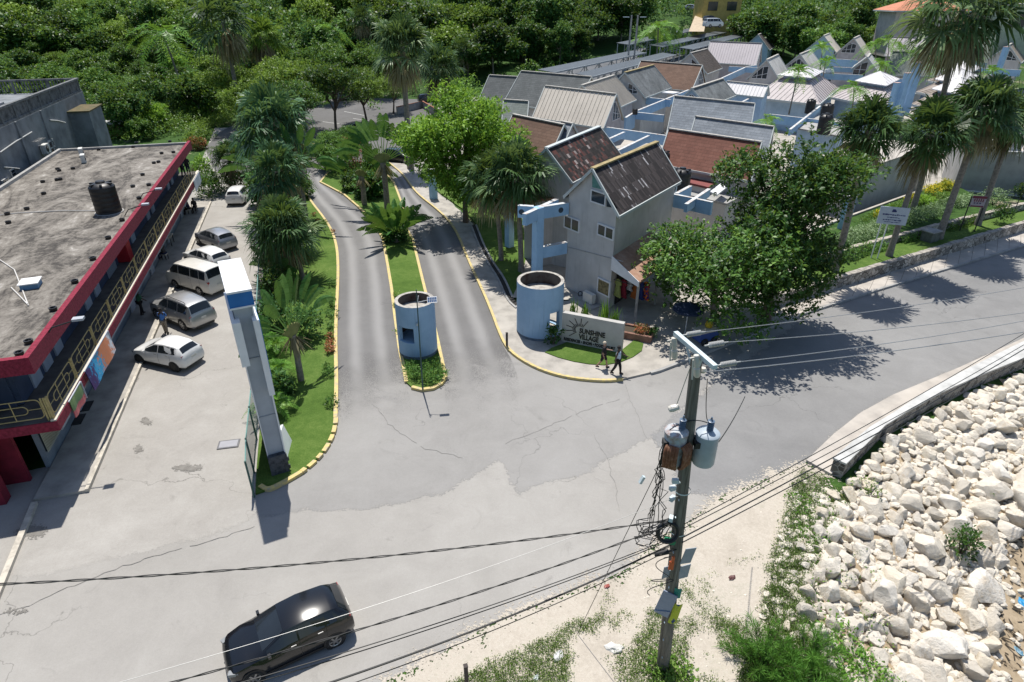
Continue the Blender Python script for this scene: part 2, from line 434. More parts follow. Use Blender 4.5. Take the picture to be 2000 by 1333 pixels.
def drive(name, lpx, rpx, z):
 l = resamp(smooth_line(XY(lpx), 2), 999); r = resamp(smooth_line(XY(rpx), 2), 999)
 k = 70
 def at(line, t):
  n_ = len(line)-1; f = t*n_; i = min(int(f), n_-1); return line[i].lerp(line[i+1], f-i)
 V = []; AC = []; FA = []; m = 16
 for i in range(k+1):
  a, b = at(l, i/k), at(r, i/k)
  for j in range(m+1):
   p = a.lerp(b, j/m); V.append((p.x, p.y, z)); AC.append(j/m); FA.append(max(0, 1-i/k*3.2))
 q = [(i*(m+1)+j, i*(m+1)+j+1, (i+1)*(m+1)+j+1, (i+1)*(m+1)+j) for i in range(k) for j in range(m)]
 me = np_mesh(name, np.array(V), np.array(q), M_drive)
 for nm, d in (('across', AC), ('fade', FA)):
  a = me.attributes.new(nm, 'FLOAT', 'POINT'); a.data.foreach_set('value', d)
 if me.polygons[0].normal.z < 0: me.flip_normals()
 o = link(name, me); o['kind'] = 'structure'
lawn_r = [(652, 858), (657, 820), (659, 747), (657, 680), (657, 619), (660, 566), (661, 524), (658.6, 485), (648, 451), (630, 424), (609, 398), (594, 370), (585, 335), (600, 310)]
isl_l = [(812, 850), (797, 758), (783, 697), (780, 680), (771.5, 619), (765, 566), (758, 524), (748, 469), (729, 435), (700, 406), (672, 382), (640, 362), (632, 352), (640, 330)]
isl_r = [(866, 850), (871, 750), (857, 678), (846, 630), (829, 564), (813, 498), (807, 472), (795, 451), (790, 425), (782, 395), (775, 370), (760, 345)]
rk = [(1030, 850), (1010, 720), (980, 673), (979, 663), (958, 606), (937, 558), (916, 514), (890, 448), (858, 414), (816, 382), (800, 355), (785, 330)]
drive('driveway', lawn_r, isl_l, .024)
drive('driveway', isl_r, rk, .024)
cp = XY([(400, 290), (430, 258), (470, 238), (640, 196), (760, 170), (900, 118), (960, 118), (900, 160), (845, 215), (830, 260), (800, 330), (600, 330), (590, 360), (520, 350), (420, 335)])
sheet('car_park', cp, .034, M_cpk)
mk = MB()
for a, b in (((630, 238), (668, 243)), ((690, 232), (720, 236)), ((672, 218), (712, 226)), ((760, 187), (800, 190)), ((812, 262), (840, 264)), ((895, 130), (925, 134))):
 pa, pb = G(*a, .045), G(*b, .045); mk.bar(pa, pb, .14, .004)
struct('bay_markings', mk, mat('white_road_paint', (.62, .62, .6), .8, .2, 4))
def raised(name, px, z1, m, jit=0):
 mb = MB(); mb.prism(XY(px), -.05, z1); return struct(name, mb, m)
lawn_px = [(500, 968), (502, 920), (505, 880), (512, 800), (512, 700), (512, 560), (522, 470), (530, 420), (548, 380), (585, 350), (594, 370), (609, 398), (630, 424), (648, 451), (658.6, 485), (661, 524), (660, 566), (657, 619), (656, 680), (658, 747), (656, 820), (648, 860), (627, 894), (590, 926), (556, 946), (524, 960)]
raised('lawn', lawn_px, .12, M_lawn)
kb = MB()
def kerb(mb, px, w=.2, z=.17, closed=False, sm=2, dash=False):
 pts = XY(px)
 pts = smooth_line(pts, sm) if not closed else pts
 if dash:
  line = resamp(pts, .2); i = 0
  while i < len(line)-3:
   k = random.choice((2, 3, 3)); ribbon(mb, line[i:i+k+1], w*random.uniform(.9, 1.1), 0, z*random.uniform(.85, 1.1)); i += k+1 if random.random() < .8 else k+2
 else: ribbon(mb, pts, w, 0, z)
kerb(kb, [(656, 820), (658, 747), (656, 680), (657, 619), (660, 566), (661, 524), (658.6, 485), (648, 451), (630, 424), (609, 398), (594, 372)])
kerb(kb, [(509, 953), (524, 962), (556, 946), (590, 926)])
kerb(kb, [(590, 926), (610, 910), (627, 894), (642, 872), (650, 856), (655, 840), (657, 818)], dash=True)
struct('kerb', kb, M_kerby)
isl = [(794, 750), (788, 716), (783, 697), (780, 680), (771.5, 619), (765, 566), (758, 524), (748, 469), (729, 435), (700, 406), (672, 382), (640, 365), (626, 358), (640, 340), (690, 318), (740, 322), (770, 360), (785, 400), (795, 451), (807, 472), (813, 498), (829, 564), (846, 630), (857, 678), (866, 720), (871, 740), (862, 753), (846, 762), (824, 765), (805, 760)]
raised('traffic_island', isl, .12, M_lawn)
kb = MB(); kerb(kb, isl, .2, .17, True); struct('kerb', kb, M_kerby)
isl2 = [(560, 300), (582, 306), (600, 309), (620, 311), (650, 306), (680, 296), (672, 286), (640, 282), (600, 284), (570, 288)]
raised('traffic_island', isl2, .12, M_lawn)
kb = MB(); kerb(kb, isl2, .18, .16, True); struct('kerb', kb, M_kerby)
pk = [(760, 320), (785, 340), (800, 360), (816, 382), (858, 414), (890, 448), (916, 514), (937, 558), (958, 606), (979, 663), (996, 691), (1045, 722), (1106, 741), (1180, 748), (1216, 744), (1292, 726), (1400, 683), (1500, 643), (1593, 606), (2000, 481), (2500, 335)]
pv = pk+[(2500, 300), (2000, 448), (1593, 570), (1540, 590), (1480, 560), (1300, 560), (1220, 600), (1120, 590), (1000, 600), (984, 560), (945, 492), (926, 443), (900, 415), (860, 385), (820, 350), (790, 322)]
mb = MB(); mb.prism(XY(pv), -.05, .13); struct('pavement', mb, M_pave)
mb = MB(); mb.prism(XY([(1500, 641), (1593, 605), (2000, 480), (2500, 334), (2500, 300), (2000, 448), (1593, 572), (1530, 596)]), .10, .137); struct('pavement', mb, M_pave_pale)
jn = MB()
for t in np.linspace(0.02, .98, 17):
 a = G(1500, 642).lerp(G(2000, 481), t); b = G(1530, 597).lerp(G(2000, 449), t)
 jn.bar((a.x, a.y, .1385), (b.x, b.y, .1385), .025, .003)
struct('pavement_joints', jn, plain('joint_dark', (.13, .12, .105), .9))
kb = MB(); kerb(kb, pk[:15]+[(1292, 726)][:0], .17, .17); struct('kerb', kb, M_kerby)
kb = MB(); kerb(kb, [(1270, 732), (1292, 726), (1400, 683), (1500, 643), (1593, 606), (2000, 481), (2500, 335)], .18, .165, sm=1); struct('kerb', kb, M_conc)
raised('lawn', [(820, 345), (862, 382), (905, 412), (930, 440), (950, 490), (988, 556), (1000, 585), (1012, 560), (1030, 500), (1020, 430), (960, 380), (860, 330), (830, 318)], .15, M_lawn)
dr = MB(); ribbon(dr, smooth_line(XY([(924, 443), (942, 490), (960, 522), (979, 548), (995, 587), (1010, 600)]), 2), .42, .1, .152); struct('drain', dr, plain('drain_dark', (.03, .028, .025), .95))
dr = MB(); ribbon(dr, smooth_line(XY([(920, 443), (938, 490), (956, 522), (974, 550), (990, 590), (1008, 606)]), 2), .14, .1, .21); ribbon(dr, smooth_line(XY([(930, 443), (948, 490), (966, 521), (985, 547), (1001, 585)]), 2), .14, .1, .21); struct('kerb', dr, M_conc)
ls = [(1064, 693), (1078, 684), (1100, 676), (1120, 668), (1212, 690), (1240, 668), (1256, 676), (1253, 690), (1236, 702), (1212, 712), (1180, 718), (1150, 716), (1120, 711), (1090, 703)]
raised('lawn', ls, .175, M_lawn)
raised('pavement', [(1574, 903), (1627, 852), (1680, 810), (1743, 775), (1871, 722), (2000, 663), (2150, 597), (2300, 528), (2300, 570), (2150, 640), (2000, 703), (1840, 772), (1729, 840), (1648, 915), (1622, 930)], .13, M_pave_pale)
verge = XY([(500, 1520), (700, 1360), (850, 1280), (985, 1203), (1100, 1157), (1185, 1128), (1225, 1110), (1290, 1048), (1340, 1018), (1382, 988), (1416, 964), (1466, 944), (1575, 901), (1622, 930), (1606, 990), (1592, 1050), (1572, 1150), (1563, 1235), (1610, 1333), (1700, 1420), (1700, 1700)])
soft_sheet('sandy_verge', verge, .0225, M_sandv, .4, 1.5)
sheet('asphalt_patch', XY([(1165, 1135), (1190, 1113), (1216, 1100), (1222, 1112), (1214, 1124), (1195, 1128), (1182, 1134)]), .0265, M_apron, jit=.06, step=.3)
bx = np.linspace(6, 60, 110); by = np.linspace(2, 60, 110); BX, BY = np.meshgrid(bx, by); BZ = ground_z(BX, BY)+.03
sd = shore_dist(BX, BY); ii = (np.arange(109)[:, None]*110+np.arange(109)[None, :]).ravel()
keep = (sd.ravel()[ii] > .5)
me = np_mesh('beach', np.stack([BX.ravel(), BY.ravel(), BZ.ravel()], 1), np.stack([ii, ii+1, ii+111, ii+110], 1)[keep], M_beach)
me.polygons.foreach_set('use_smooth', [True]*len(me.polygons))
o = link('beach', me); o['kind'] = 'structure'
n = NT('sea_water'); n.bump(n.noise(.6, detail=5), .25, .2); n.fin(n.ramp(n.noise(.03), [(.3, (.01, .09, .10)), (.7, (.02, .16, .16))]), .12, 0, .5)
mb = MB(); mb.add([(0, -200, -3.0), (900, -200, -3.0), (900, 900, -3.0), (0, 900, -3.0)], [(0, 1, 2, 3)]); struct('sea', mb, n.m)
vil = XY([(1000, 585), (1120, 590), (1220, 604), (1310, 600), (1480, 575), (1600, 500), (1750, 420), (2100, 300), (2100, 190), (1500, 120), (1180, 125), (990, 150), (850, 215), (870, 330), (1012, 440)])
sheet('village_yard', vil, .14, M_pave)
M_crack = plain('crack_dark', (.15, .145, .137), .95)
def crack(px, w_=.03):
 P = resamp(XY(px), .25); P = [Vector((p.x+random.gauss(0, .035), p.y+random.gauss(0, .035), 0)) for p in P]; b = MB()
 for a, c in zip(P, P[1:]):
  if random.random() < .97: ribbon(b, [a, c], w_*random.uniform(.35, .6), .0275, .0285)
 struct('road_crack', b, M_crack)
crack([(728, 790), (760, 828), (790, 852), (830, 878), (905, 896)], .035); crack([(0, 1204), (60, 1182), (130, 1150), (170, 1135), (240, 1108), (300, 1088), (400, 1060), (497, 1030)], .04); crack([(1219, 752), (1240, 800), (1262, 858)], .02); crack([(985, 868), (1060, 838), (1150, 800), (1210, 780)], .025); crack([(1160, 850), (1190, 905), (1205, 960), (1210, 1010)], .02)
n = NT('oil_stain'); n.fin(n.ramp(n.noise(3, detail=5), [(.3, (.16, .15, .135)), (.7, (.23, .22, .20))]), .9, 0, .25); M_stain = softmat(n, width=.35, n1=.30, n2=.12)
for cx_0, cy_0, rw, rh in ((286, 824, 9, 6), (272, 878, 6, 8), (365, 916, 26, 5), (262, 742, 7, 7), (60, 1040, 30, 12), (30, 1195, 22, 5)):
 soft_sheet('road_stain', XY([(cx_0+rw*math.cos(t), cy_0+rh*math.sin(t)) for t in np.linspace(0, 5.8, 10)]), .0292, M_stain, .12, .3)
mb = MB(); c = G(447, 869); mb.box((0, 0, 0), (.95, .62, .05)); mb.box((0, 0, .027), (.8, .48, .012), mi=1)
o = mb.build('manhole_cover', [plain('iron', (.12, .12, .125), .6), plain('iron_light', (.3, .3, .32), .5)], loc=(c.x, c.y, .03), rot=(0, 0, R(12)))
tag(o, 'rectangular grey manhole cover in the parking lot beside the fence', 'manhole cover')
# ================================================================== plants (generators make meshes, placed later)
M_bark = mat('bark_brown', (.13, .10, .075), .9, .35, 4, bump=.5, bscale=14)
M_barkg = mat('bark_grey', (.23, .205, .175), .9, .3, 5, bump=.4, bscale=16)
L_almond = leafmat('leaf_almond', (.010, .030, .007), (.034, .080, .015), (.12, .185, .04), spec=.28, rough=.45)
L_bright = leafmat('leaf_bright', (.055, .11, .012), (.14, .225, .028), (.28, .37, .075), .36)
L_dark = leafmat('leaf_dark', (.008, .025, .007), (.027, .066, .017), (.075, .14, .042), orand=.5)
L_mid = leafmat('leaf_mid', (.014, .036, .008), (.046, .098, .022), (.11, .18, .045), orand=.55)
L_olive = leafmat('leaf_olive', (.03, .055, .010), (.095, .14, .024), (.20, .245, .055), orand=.4)
L_palm = leafmat('leaf_palm', (.013, .028, .011), (.036, .066, .024), (.15, .175, .085), .2, .4)
L_bpalm = leafmat('leaf_blue_palm', (.02, .045, .02), (.05, .095, .045), (.14, .2, .11), .2, .4)
L_feather = leafmat('leaf_feather', (.03, .075, .010), (.075, .15, .022), (.17, .25, .05), .28, .4)
L_banana = leafmat('leaf_banana', (.012, .04, .010), (.03, .085, .02), (.10, .17, .06), .22, .35)
L_dead = leafmat('leaf_dead', (.07, .05, .03), (.17, .125, .075), (.30, .23, .15), .1, .8)
L_silver = leafmat('leaf_silver', (.06, .085, .045), (.14, .175, .095), (.26, .29, .18), .15, .6)
L_yellow = leafmat('leaf_yellow', (.10, .12, .010), (.42, .30, .02), (.60, .42, .03), .25)
L_red = leafmat('leaf_red', (.05, .06, .02), (.22, .055, .03), (.35, .10, .06), .2)
L_grass = leafmat('leaf_grass', (.03, .058, .010), (.065, .115, .018), (.15, .185, .05), .25)
L_needle = leafmat('leaf_needle', (.014, .04, .008), (.035, .09, .014), (.09, .17, .03), .2)
M_trfan = mat('leafbase_green', (.20, .21, .06), .6, .3, 3, c2=(.11, .13, .03))
def unit(n, g):
 v = g.normal(size=(n, 3)); return nrm(v)
def crown_mesh(name, m, lobes, n, size, g, cluster=6, up=.45, hollow=.42, wid=.5, droop=.15, dens_down=.35, spread=.35):
 """lobes: (cx,cy,cz,rx,ry,rz); leaf rosettes biased to the lobe shells"""
 lobes = np.array(lobes, float); vol = lobes[:, 3]*lobes[:, 4]*np.sqrt(lobes[:, 5]); pr = vol/vol.sum()
 k = n//cluster
 li = g.choice(len(lobes), k, p=pr); u = unit(k, g)
 low = u[:, 2] < -.2; flip = low & (g.random(k) > dens_down); u[flip, 2] *= -1
 r = hollow+(1-hollow)*g.random(k)**.45
 r *= 1+.13*g.normal(size=k)
 P = lobes[li, :3]+u*lobes[li, 3:]*r[:, None]
 tc = .40+.17*g.normal(size=k)+.22*(g.random(len(lobes))[li]-.5)
 P = np.repeat(P, cluster, 0)+g.normal(size=(k*cluster, 3))*size*spread
 U = np.repeat(u, cluster, 0); t = np.repeat(tc, cluster)+.13*g.normal(size=k*cluster)
 D = nrm(U*.5+unit(len(P), g)*.9+np.array([0, 0, up*.3])); N = nrm(U*.4+unit(len(P), g)*.55+np.array([0, 0, up*2]))
 L = Leaves(); s = size*(.7+.6*g.random(len(P)))
 L.diamonds(P, D, N, s, s*wid, t, .12, droop)
 return L.mesh(name, m)
def limbs(mb, base, top, r0, ends, r1=.04, bend=.25, n=7):
 base, top = Vector(base), Vector(top)
 k = 5; pts = []
 off = Vector((random.uniform(-1, 1), random.uniform(-1, 1), 0))*bend*.4
 for i in range(k+1):
  t = i/k; pts.append(base.lerp(top, t)+off*math.sin(t*math.pi))
 mb.tube(pts, [r0*(1.25 if i == 0 else 1-.45*i/k) for i in range(k+1)], n)
 for e in ends:
  e = Vector(e); st = random.choice(pts[3:])
  mid = st.lerp(e, .5)+Vector((random.uniform(-.3, .3), random.uniform(-.3, .3), .25*(e-st).length*.4))
  q = e.lerp(mid, .45)+Vector((random.uniform(-.15, .15), random.uniform(-.15, .15), 0))
  mb.tube([st, mid, q, e], [r0*.5, r0*.33, r0*.2, r1*.5], 5)
 return mb
def tree_proto(seed, h, rx, rz, lobes_n, leaf, n, size, trunk_r, bark, cluster=6, flat=1.0, base_h=.35, zs=1.3, **kw):
 """returns (crown mesh, trunk mesh): height h, crown half width rx"""
 g = np.random.default_rng(seed); random.seed(seed)
 cz = h-rz
 lb = [(0, 0, cz, rx*.62, rx*.62, rz*.8)]
 for i in range(lobes_n):
  a = 2*math.pi*(i*.618+g.random()*.2); q = .35+.5*g.random()
  z = cz+rz*(g.random()*zs-zs/2)*(1-q*.4)
  rr = rx*(.30+.22*g.random())
  lb.append((math.cos(a)*rx*q, math.sin(a)*rx*q, z, rr, rr, rr*.72*flat))
 cr = crown_mesh('crown', leaf, lb, n, size, g, cluster, **kw)
 mb = MB(); ends = [(l[0]*.9, l[1]*.9, l[2]) for l in lb[1:]]
 limbs(mb, (0, 0, -.3), (g.normal()*.2, g.normal()*.2, h*base_h+rz*.3), trunk_r, ends)
 return [('crown', cr), ('trunk', mb.mesh('trunk', bark, 60))]
def place_tree(name, pr, loc, label, cat='tree', group=None, sc=1.0, rz=None):
 o = empty(name, loc, label, cat, group, rz if rz is not None else random.uniform(0, 6.28))
 o.scale = (sc, sc, sc) if not isinstance(sc, tuple) else sc
 for nm, me in pr: link(nm, me, o)
 return o
def fan_palm(seed, h, rad, leaves=38, trunk_r=.16, lean=(0, 0), leaf=None, skirt=18, segs=24, trunk_m=None, fan=1.15, hang=.42):
 g = np.random.default_rng(seed); random.seed(seed)
 leaf = leaf or L_palm
 top = np.array([lean[0], lean[1], h])
 mb = MB(); pts = []
 for i in range(9):
  t = i/8; pts.append((lean[0]*t**1.6, lean[1]*t**1.6, h*t-.2*(1-t)))
 mb.tube(pts, [trunk_r*(1.35 if i == 0 else 1.05-.25*i/8) for i in range(9)], 9)
 tr = mb.mesh('trunk', trunk_m or M_barkg, 60)
 def fans(k, elev, petl, fanr, tt, dead=False):
  L = Leaves()
  az = g.random()*6+np.arange(k)*2.39996+g.normal(size=k)*.15
  el = elev(k)
  d = np.stack([np.cos(az)*np.cos(el), np.sin(az)*np.cos(el), np.sin(el)], 1)
  pl = petl*(.5+.9*g.random(k)); fr_ = .78+.4*g.random(k); hub = top+d*pl[:, None]; hub[:, 2] -= pl*.10
  side = nrm(np.cross(d, np.array([0, 0, 1.0])+.25*g.normal(size=(k, 3)))); upv = nrm(np.cross(side, d))
  L.strips(np.stack([np.repeat(top[None], k, 0), hub], 1), np.array([.05, .035]), side, np.full(k, .45))
  tb = tt+.16*g.normal(size=k)
  aa = np.linspace(-1.9, 1.9, segs) if not dead else np.linspace(-.7, .7, max(8, segs//2))
  for a in aa:
   f = fanr*fr_*(1-.13*abs(a)+.08*g.random(k))
   sd = d*math.cos(a)+side*math.sin(a)
   sd = nrm(sd+upv*(.08+.08*abs(math.sin(a*3)))+g.normal(size=(k, 3))*.09)
   wd = fanr*.085
   p0 = hub; p1 = hub+sd*(f*.5)[:, None]; p2 = hub+sd*(f*.82)[:, None]; p2[:, 2] -= f*.12*(1+hang)*(.6+.8*g.random(k))
   p3 = hub+sd*f[:, None]; p3[:, 2] -= f*(.22+hang*.6)*(.5+g.random(k))
   sv = nrm(np.cross(sd, upv))
   L.strips(np.stack([p0, p1, p2, p3], 1), np.array([.2, 1.0, .6, .04])*wd, sv, tb+.07*g.normal(size=k))
  return L
 sky_ = lambda k: np.sort(np.concatenate([g.random(k//3)*.75+.75, g.random(k-k//3)*1.5-.6]))
 L = fans(leaves, sky_, rad*.48, rad*.60, .45)
 parts = [('trunk', tr), ('crown', L.mesh('crown', leaf))]
 if skirt:
  L2 = fans(skirt, lambda k: -.85-g.random(k)*.6, rad*.40, rad*.55, .45, True)
  parts.append(('dead_fronds', L2.mesh('dead_fronds', L_dead)))
 return parts
def feather_palm(seed, h, rad, fronds=16, trunk_r=.09, lean=(0, 0), leaf=None, lw=.045, trunk_m=None, nl=26, elo=-.2, ehi=1.25, stems=1, llen=.27):
 g = np.random.default_rng(seed); random.seed(seed); leaf = leaf or L_feather
 L = Leaves(); mb = MB()
 for s in range(stems):
  o = np.array([0, 0, 0.]) if stems == 1 else np.array([g.normal()*.35*rad*.5, g.normal()*.35*rad*.5, 0])
  hh = h*(1 if s == 0 else .6+.5*g.random()); ln = np.array(lean)*(1 if stems == 1 else 1)+(g.normal(size=2)*.25*h*.3 if stems > 1 else 0)
  pts = [(o[0]+ln[0]*t**1.5, o[1]+ln[1]*t**1.5, hh*t-.15*(1-t)) for t in np.linspace(0, 1, 7)]
  mb.tube(pts, [trunk_r*(1.4 if i == 0 else 1-.3*i/6) for i in range(7)], 7)
  top = np.array(pts[-1]); k = fronds
  az = g.random()*6+np.arange(k)*2.4; el = elo+(ehi-elo)*g.random(k)
  Lh = rad*(.85+.3*g.random(k)); n_ = 7
  tt = np.linspace(0, 1, n_)
  hor = np.stack([np.cos(az), np.sin(az), 0*az], 1)
  pts3 = top+hor[:, None, :]*(Lh[:, None]*(np.cos(el)[:, None]*tt+.12*tt**2))[:, :, None]
  pts3[:, :, 2] += Lh[:, None]*(np.sin(el)[:, None]*tt-(.55+.25*np.cos(el))[:, None]*tt**2.2)
  side = np.stack([-np.sin(az), np.cos(az), 0*az], 1)
  tb = .5+.15*g.normal(size=k)
  L.strips(pts3, np.linspace(.05, .015, n_)*max(1, rad/2), side, tb*.8)
  for j in np.linspace(.14, 1, nl):
   f = j*(n_-1); i0 = min(int(f), n_-2); fr = f-i0
   P = pts3[:, i0]*(1-fr)+pts3[:, i0+1]*fr; T = nrm(pts3[:, i0+1]-pts3[:, i0])
   ll = rad*llen*(math.sin(math.pi*min(1, .18+j*.8))**.7)+.02
   for sg in (-1, 1):
    D = nrm(T*.55+side*sg*.9+np.array([0, 0, -.30])+g.normal(size=(k, 3))*.08)
    N = nrm(np.cross(D, T)*sg+np.array([0, 0, .3]))
    L.diamonds(P, D, N, ll, lw*rad*.75, tb+.08*g.normal(size=k), .1, .25)
 return [('trunk', mb.mesh('trunk', trunk_m or M_barkg, 60)), ('crown', L.mesh('crown', leaf))]
def paddle(L, g, base, tip_dir, plen, blen, bw, tt, nrmv, droop=.35, tear=.35):
 d = nrm(np.array(tip_dir, float)); side = nrm(np.cross(d, nrmv)); up = nrm(np.cross(side, d))
 k = 12; b0 = base+d*plen
 L.strips(np.stack([base, b0])[None], np.array([.09, .06]), side[None], np.array([.55]))
 prev = None
 for i in range(k):
  t0, t1 = i/k, (i+.96)/k
  def at(t):
   p = b0+d*blen*t; p = p.copy(); p[2] -= blen*droop*t**2.2; return p
  w0 = bw*math.sin(math.pi*min(1, t0*.94+.05))**.55; w1 = bw*math.sin(math.pi*min(1, t1*.94+.05))**.55
  for sg in (-1, 1):
   q = g.random(); dp = .16+.25*q*tear; jt = tear*.35*blen/k*(g.random()-.3)
   a, b = at(t0), at(t1); sh = d*jt
   c = b+side*sg*w1*.5+up*(.10*w1)+sh; e = a+side*sg*w0*.5+up*(.10*w0)+sh
   c[2] -= w1*dp; e[2] -= w0*dp
   L.quads(a[None], b[None], c[None], e[None], tt+.07*g.normal()-.05*(sg < 0))
def traveller(seed, trunk_h, n_leaf, plen, blen, spread=1.15, bw=.62, trunk_r=.2, yaw=0.0, fanbase=True, leaf=None, skirt=True, tear=.5, wob=.05):
 g = np.random.default_rng(seed); random.seed(seed)
 L = Leaves(); top = np.array([0, 0, trunk_h]); nv = np.array([0, 1.0, 0])
 for i in range(n_leaf):
  a = -spread+2*spread*i/(n_leaf-1)+g.normal()*.03
  d = np.array([math.sin(a), g.normal()*wob, math.cos(a)])
  paddle(L, g, top+np.array([math.sin(a)*.25, 0, .1]), d, plen*(.9+.2*g.random()), blen*(.85+.3*g.random()), bw, .42+.13*g.normal(), nv+g.normal(size=3)*.12, .1+.35*abs(a), tear)
 mb = MB(); mb.tube([(0, 0, -.2), (.05, 0, trunk_h*.5), (0, 0, trunk_h)], [trunk_r*1.2, trunk_r, trunk_r*1.05], 9)
 out = [('trunk', mb.mesh('trunk', M_barkg, 60)), ('crown', L.mesh('crown', leaf or L_banana))]
 if fanbase:
  mb = MB(); ns = 18; Rr = plen*.55
  vs = [(0, -.10, trunk_h-.25), (0, .10, trunk_h-.25)]
  for i in range(ns+1):
   a = -spread*.75+2*spread*.75*i/ns; r = Rr*(.92+.08*(i % 2))
   vs += [(math.sin(a)*r, -.05, trunk_h-.25+math.cos(a)*r), (math.sin(a)*r, .05, trunk_h-.25+math.cos(a)*r)]
  fs = []
  for i in range(ns):
   q = 2+2*i
   fs += [(0, q, q+2), (1, q+3, q+1), (q, q+1, q+3, q+2)]
  mb.add(vs, fs); out.append(('leaf_base', mb.mesh('leaf_base', M_trfan)))
 if skirt:
  L2 = Leaves(); k = 26; az = g.random(k)*6.28
  d = np.stack([np.cos(az)*.5, np.sin(az)*.5, -1+0*az], 1)
  for j in range(2):
   L2.diamonds(np.repeat(top[None], k, 0)+d*np.array([.15, .15, 0]), nrm(d+g.normal(size=(k, 3))*.2), nrm(d*[1, 1, 0]+[0, 0, .2]), trunk_h*.45*(.6+.6*g.random(k)), .12, .45+.2*g.normal(size=k))
  out.append(('dead_fronds', L2.mesh('dead_fronds', L_dead)))
 return out
def bush_mesh(seed, r, h, n, size, m, wid=.45, lobes=5, up=.5, cluster=5):
 g = np.random.default_rng(seed)
 lb = [(0, 0, h*.42, r*.8, r*.8, h*.55)]
 for i in range(lobes):
  a = i*2.4+g.random(); lb.append((math.cos(a)*r*.55, math.sin(a)*r*.55, h*(.3+.35*g.random()), r*.42, r*.42, h*.4))
 return crown_mesh('foliage', m, lb, n, size, g, cluster, up, .45, wid, .1, .6)
def strip_bush(seed, pts, w, h, n, size, m, wid=.45, z0=0.0, jag=.2):
 """foliage filling a band along pts (world)"""
 g = np.random.default_rng(seed); pts = [np.array([p[0], p[1], p[2] if len(p) > 2 else 0]) for p in pts]
 seg = [np.linalg.norm(b-a) for a, b in zip(pts, pts[1:])]; cum = np.cumsum([0]+seg)
 s = g.random(n)*cum[-1]; i = np.clip(np.searchsorted(cum, s)-1, 0, len(seg)-1)
 A = np.array(pts)[i]; B = np.array(pts)[i+1]; t = ((s-cum[i])/np.array(seg)[i])[:, None]
 d = nrm(B-A); sd = np.stack([-d[:, 1], d[:, 0], 0*d[:, 0]], 1)
 ph = g.random()*6
 hh = h*(1-jag+jag*np.sin(s*1.9+ph)*np.sin(s*.83+1)+.12*g.normal(size=n))
 an = g.random(n)*math.pi; rr = g.random(n)**.35
 off = np.cos(an)*rr*w*.5; z = np.sin(an)*rr*hh
 P = A+(B-A)*t+sd*off[:, None]; P[:, 2] += z+z0
 O = sd*np.cos(an)[:, None]+np.array([0, 0, 1])*np.sin(an)[:, None]
 L = Leaves(); D = nrm(O*.6+unit(n, g)*.8); N = nrm(O*.5+unit(n, g)*.5+np.array([0, 0, .8]))
 sz = size*(.6+.8*g.random(n)); bl = np.sin(s*.7+ph)*.10
 L.diamonds(P, D, N, sz, sz*wid, .45+bl+.17*g.normal(size=n), .12, .1)
 return L.mesh('foliage', m)
def tufts(seed, P, h, m, blades=9, w=.02, splay=.6):
 g = np.random.default_rng(seed); P = np.repeat(np.array(P), blades, 0); k = len(P)
 az = g.random(k)*6.28; q = splay*g.random(k)
 D = np.stack([np.cos(az)*q, np.sin(az)*q, np.ones(k)], 1)
 N = np.stack([np.cos(az), np.sin(az), 0*az+.2], 1)
 L = Leaves(); hh = h*(.5+g.random(k)*.8)
 L.diamonds(P+g.normal(size=(k, 3))*[.05, .05, 0], D, N, hh, w, .45+.2*g.normal(size=k), .1, .3)
 return L.mesh('blades', m)
# ================================================================== vehicles
def paint(name, c, rough=.28, metal=0.0, coat=.6):
 n = NT(name); f = n.noise(2.2, detail=3)
 n.fin(n.ramp(f, [(.3, tuple(x*.9 for x in c)), (.7, c)]), rough, metal, .5)
 n.b.inputs['Coat Weight'].default_value = coat; n.b.inputs['Coat Roughness'].default_value = .06
 return n.m
M_white = paint('car_white', (.72, .72, .70)); M_silver = paint('car_silver', (.42, .42, .41), .32, .55)
M_black = paint('car_black', (.006, .007, .009), .2, 0, .35); M_champ = paint('car_pearl', (.66, .64, .58))
M_cdark = paint('car_dark', (.015, .02, .024), .2); M_gmet = paint('car_greysilver', (.34, .35, .37), .3, .5)
M_glass = glassy('car_glass'); M_tyre = plain('tyre', (.016, .016, .017), .85); M_rim = plain('rim_alloy', (.38, .38, .38), .35, .8)
M_trim = plain('black_trim', (.015, .015, .016), .6); M_tail = glassy('tail_red', (.22, .008, .010), .15); M_head = plain('headlight_lens', (.26, .27, .27), .12)
M_plate = plain('plate', (.55, .55, .5), .5)
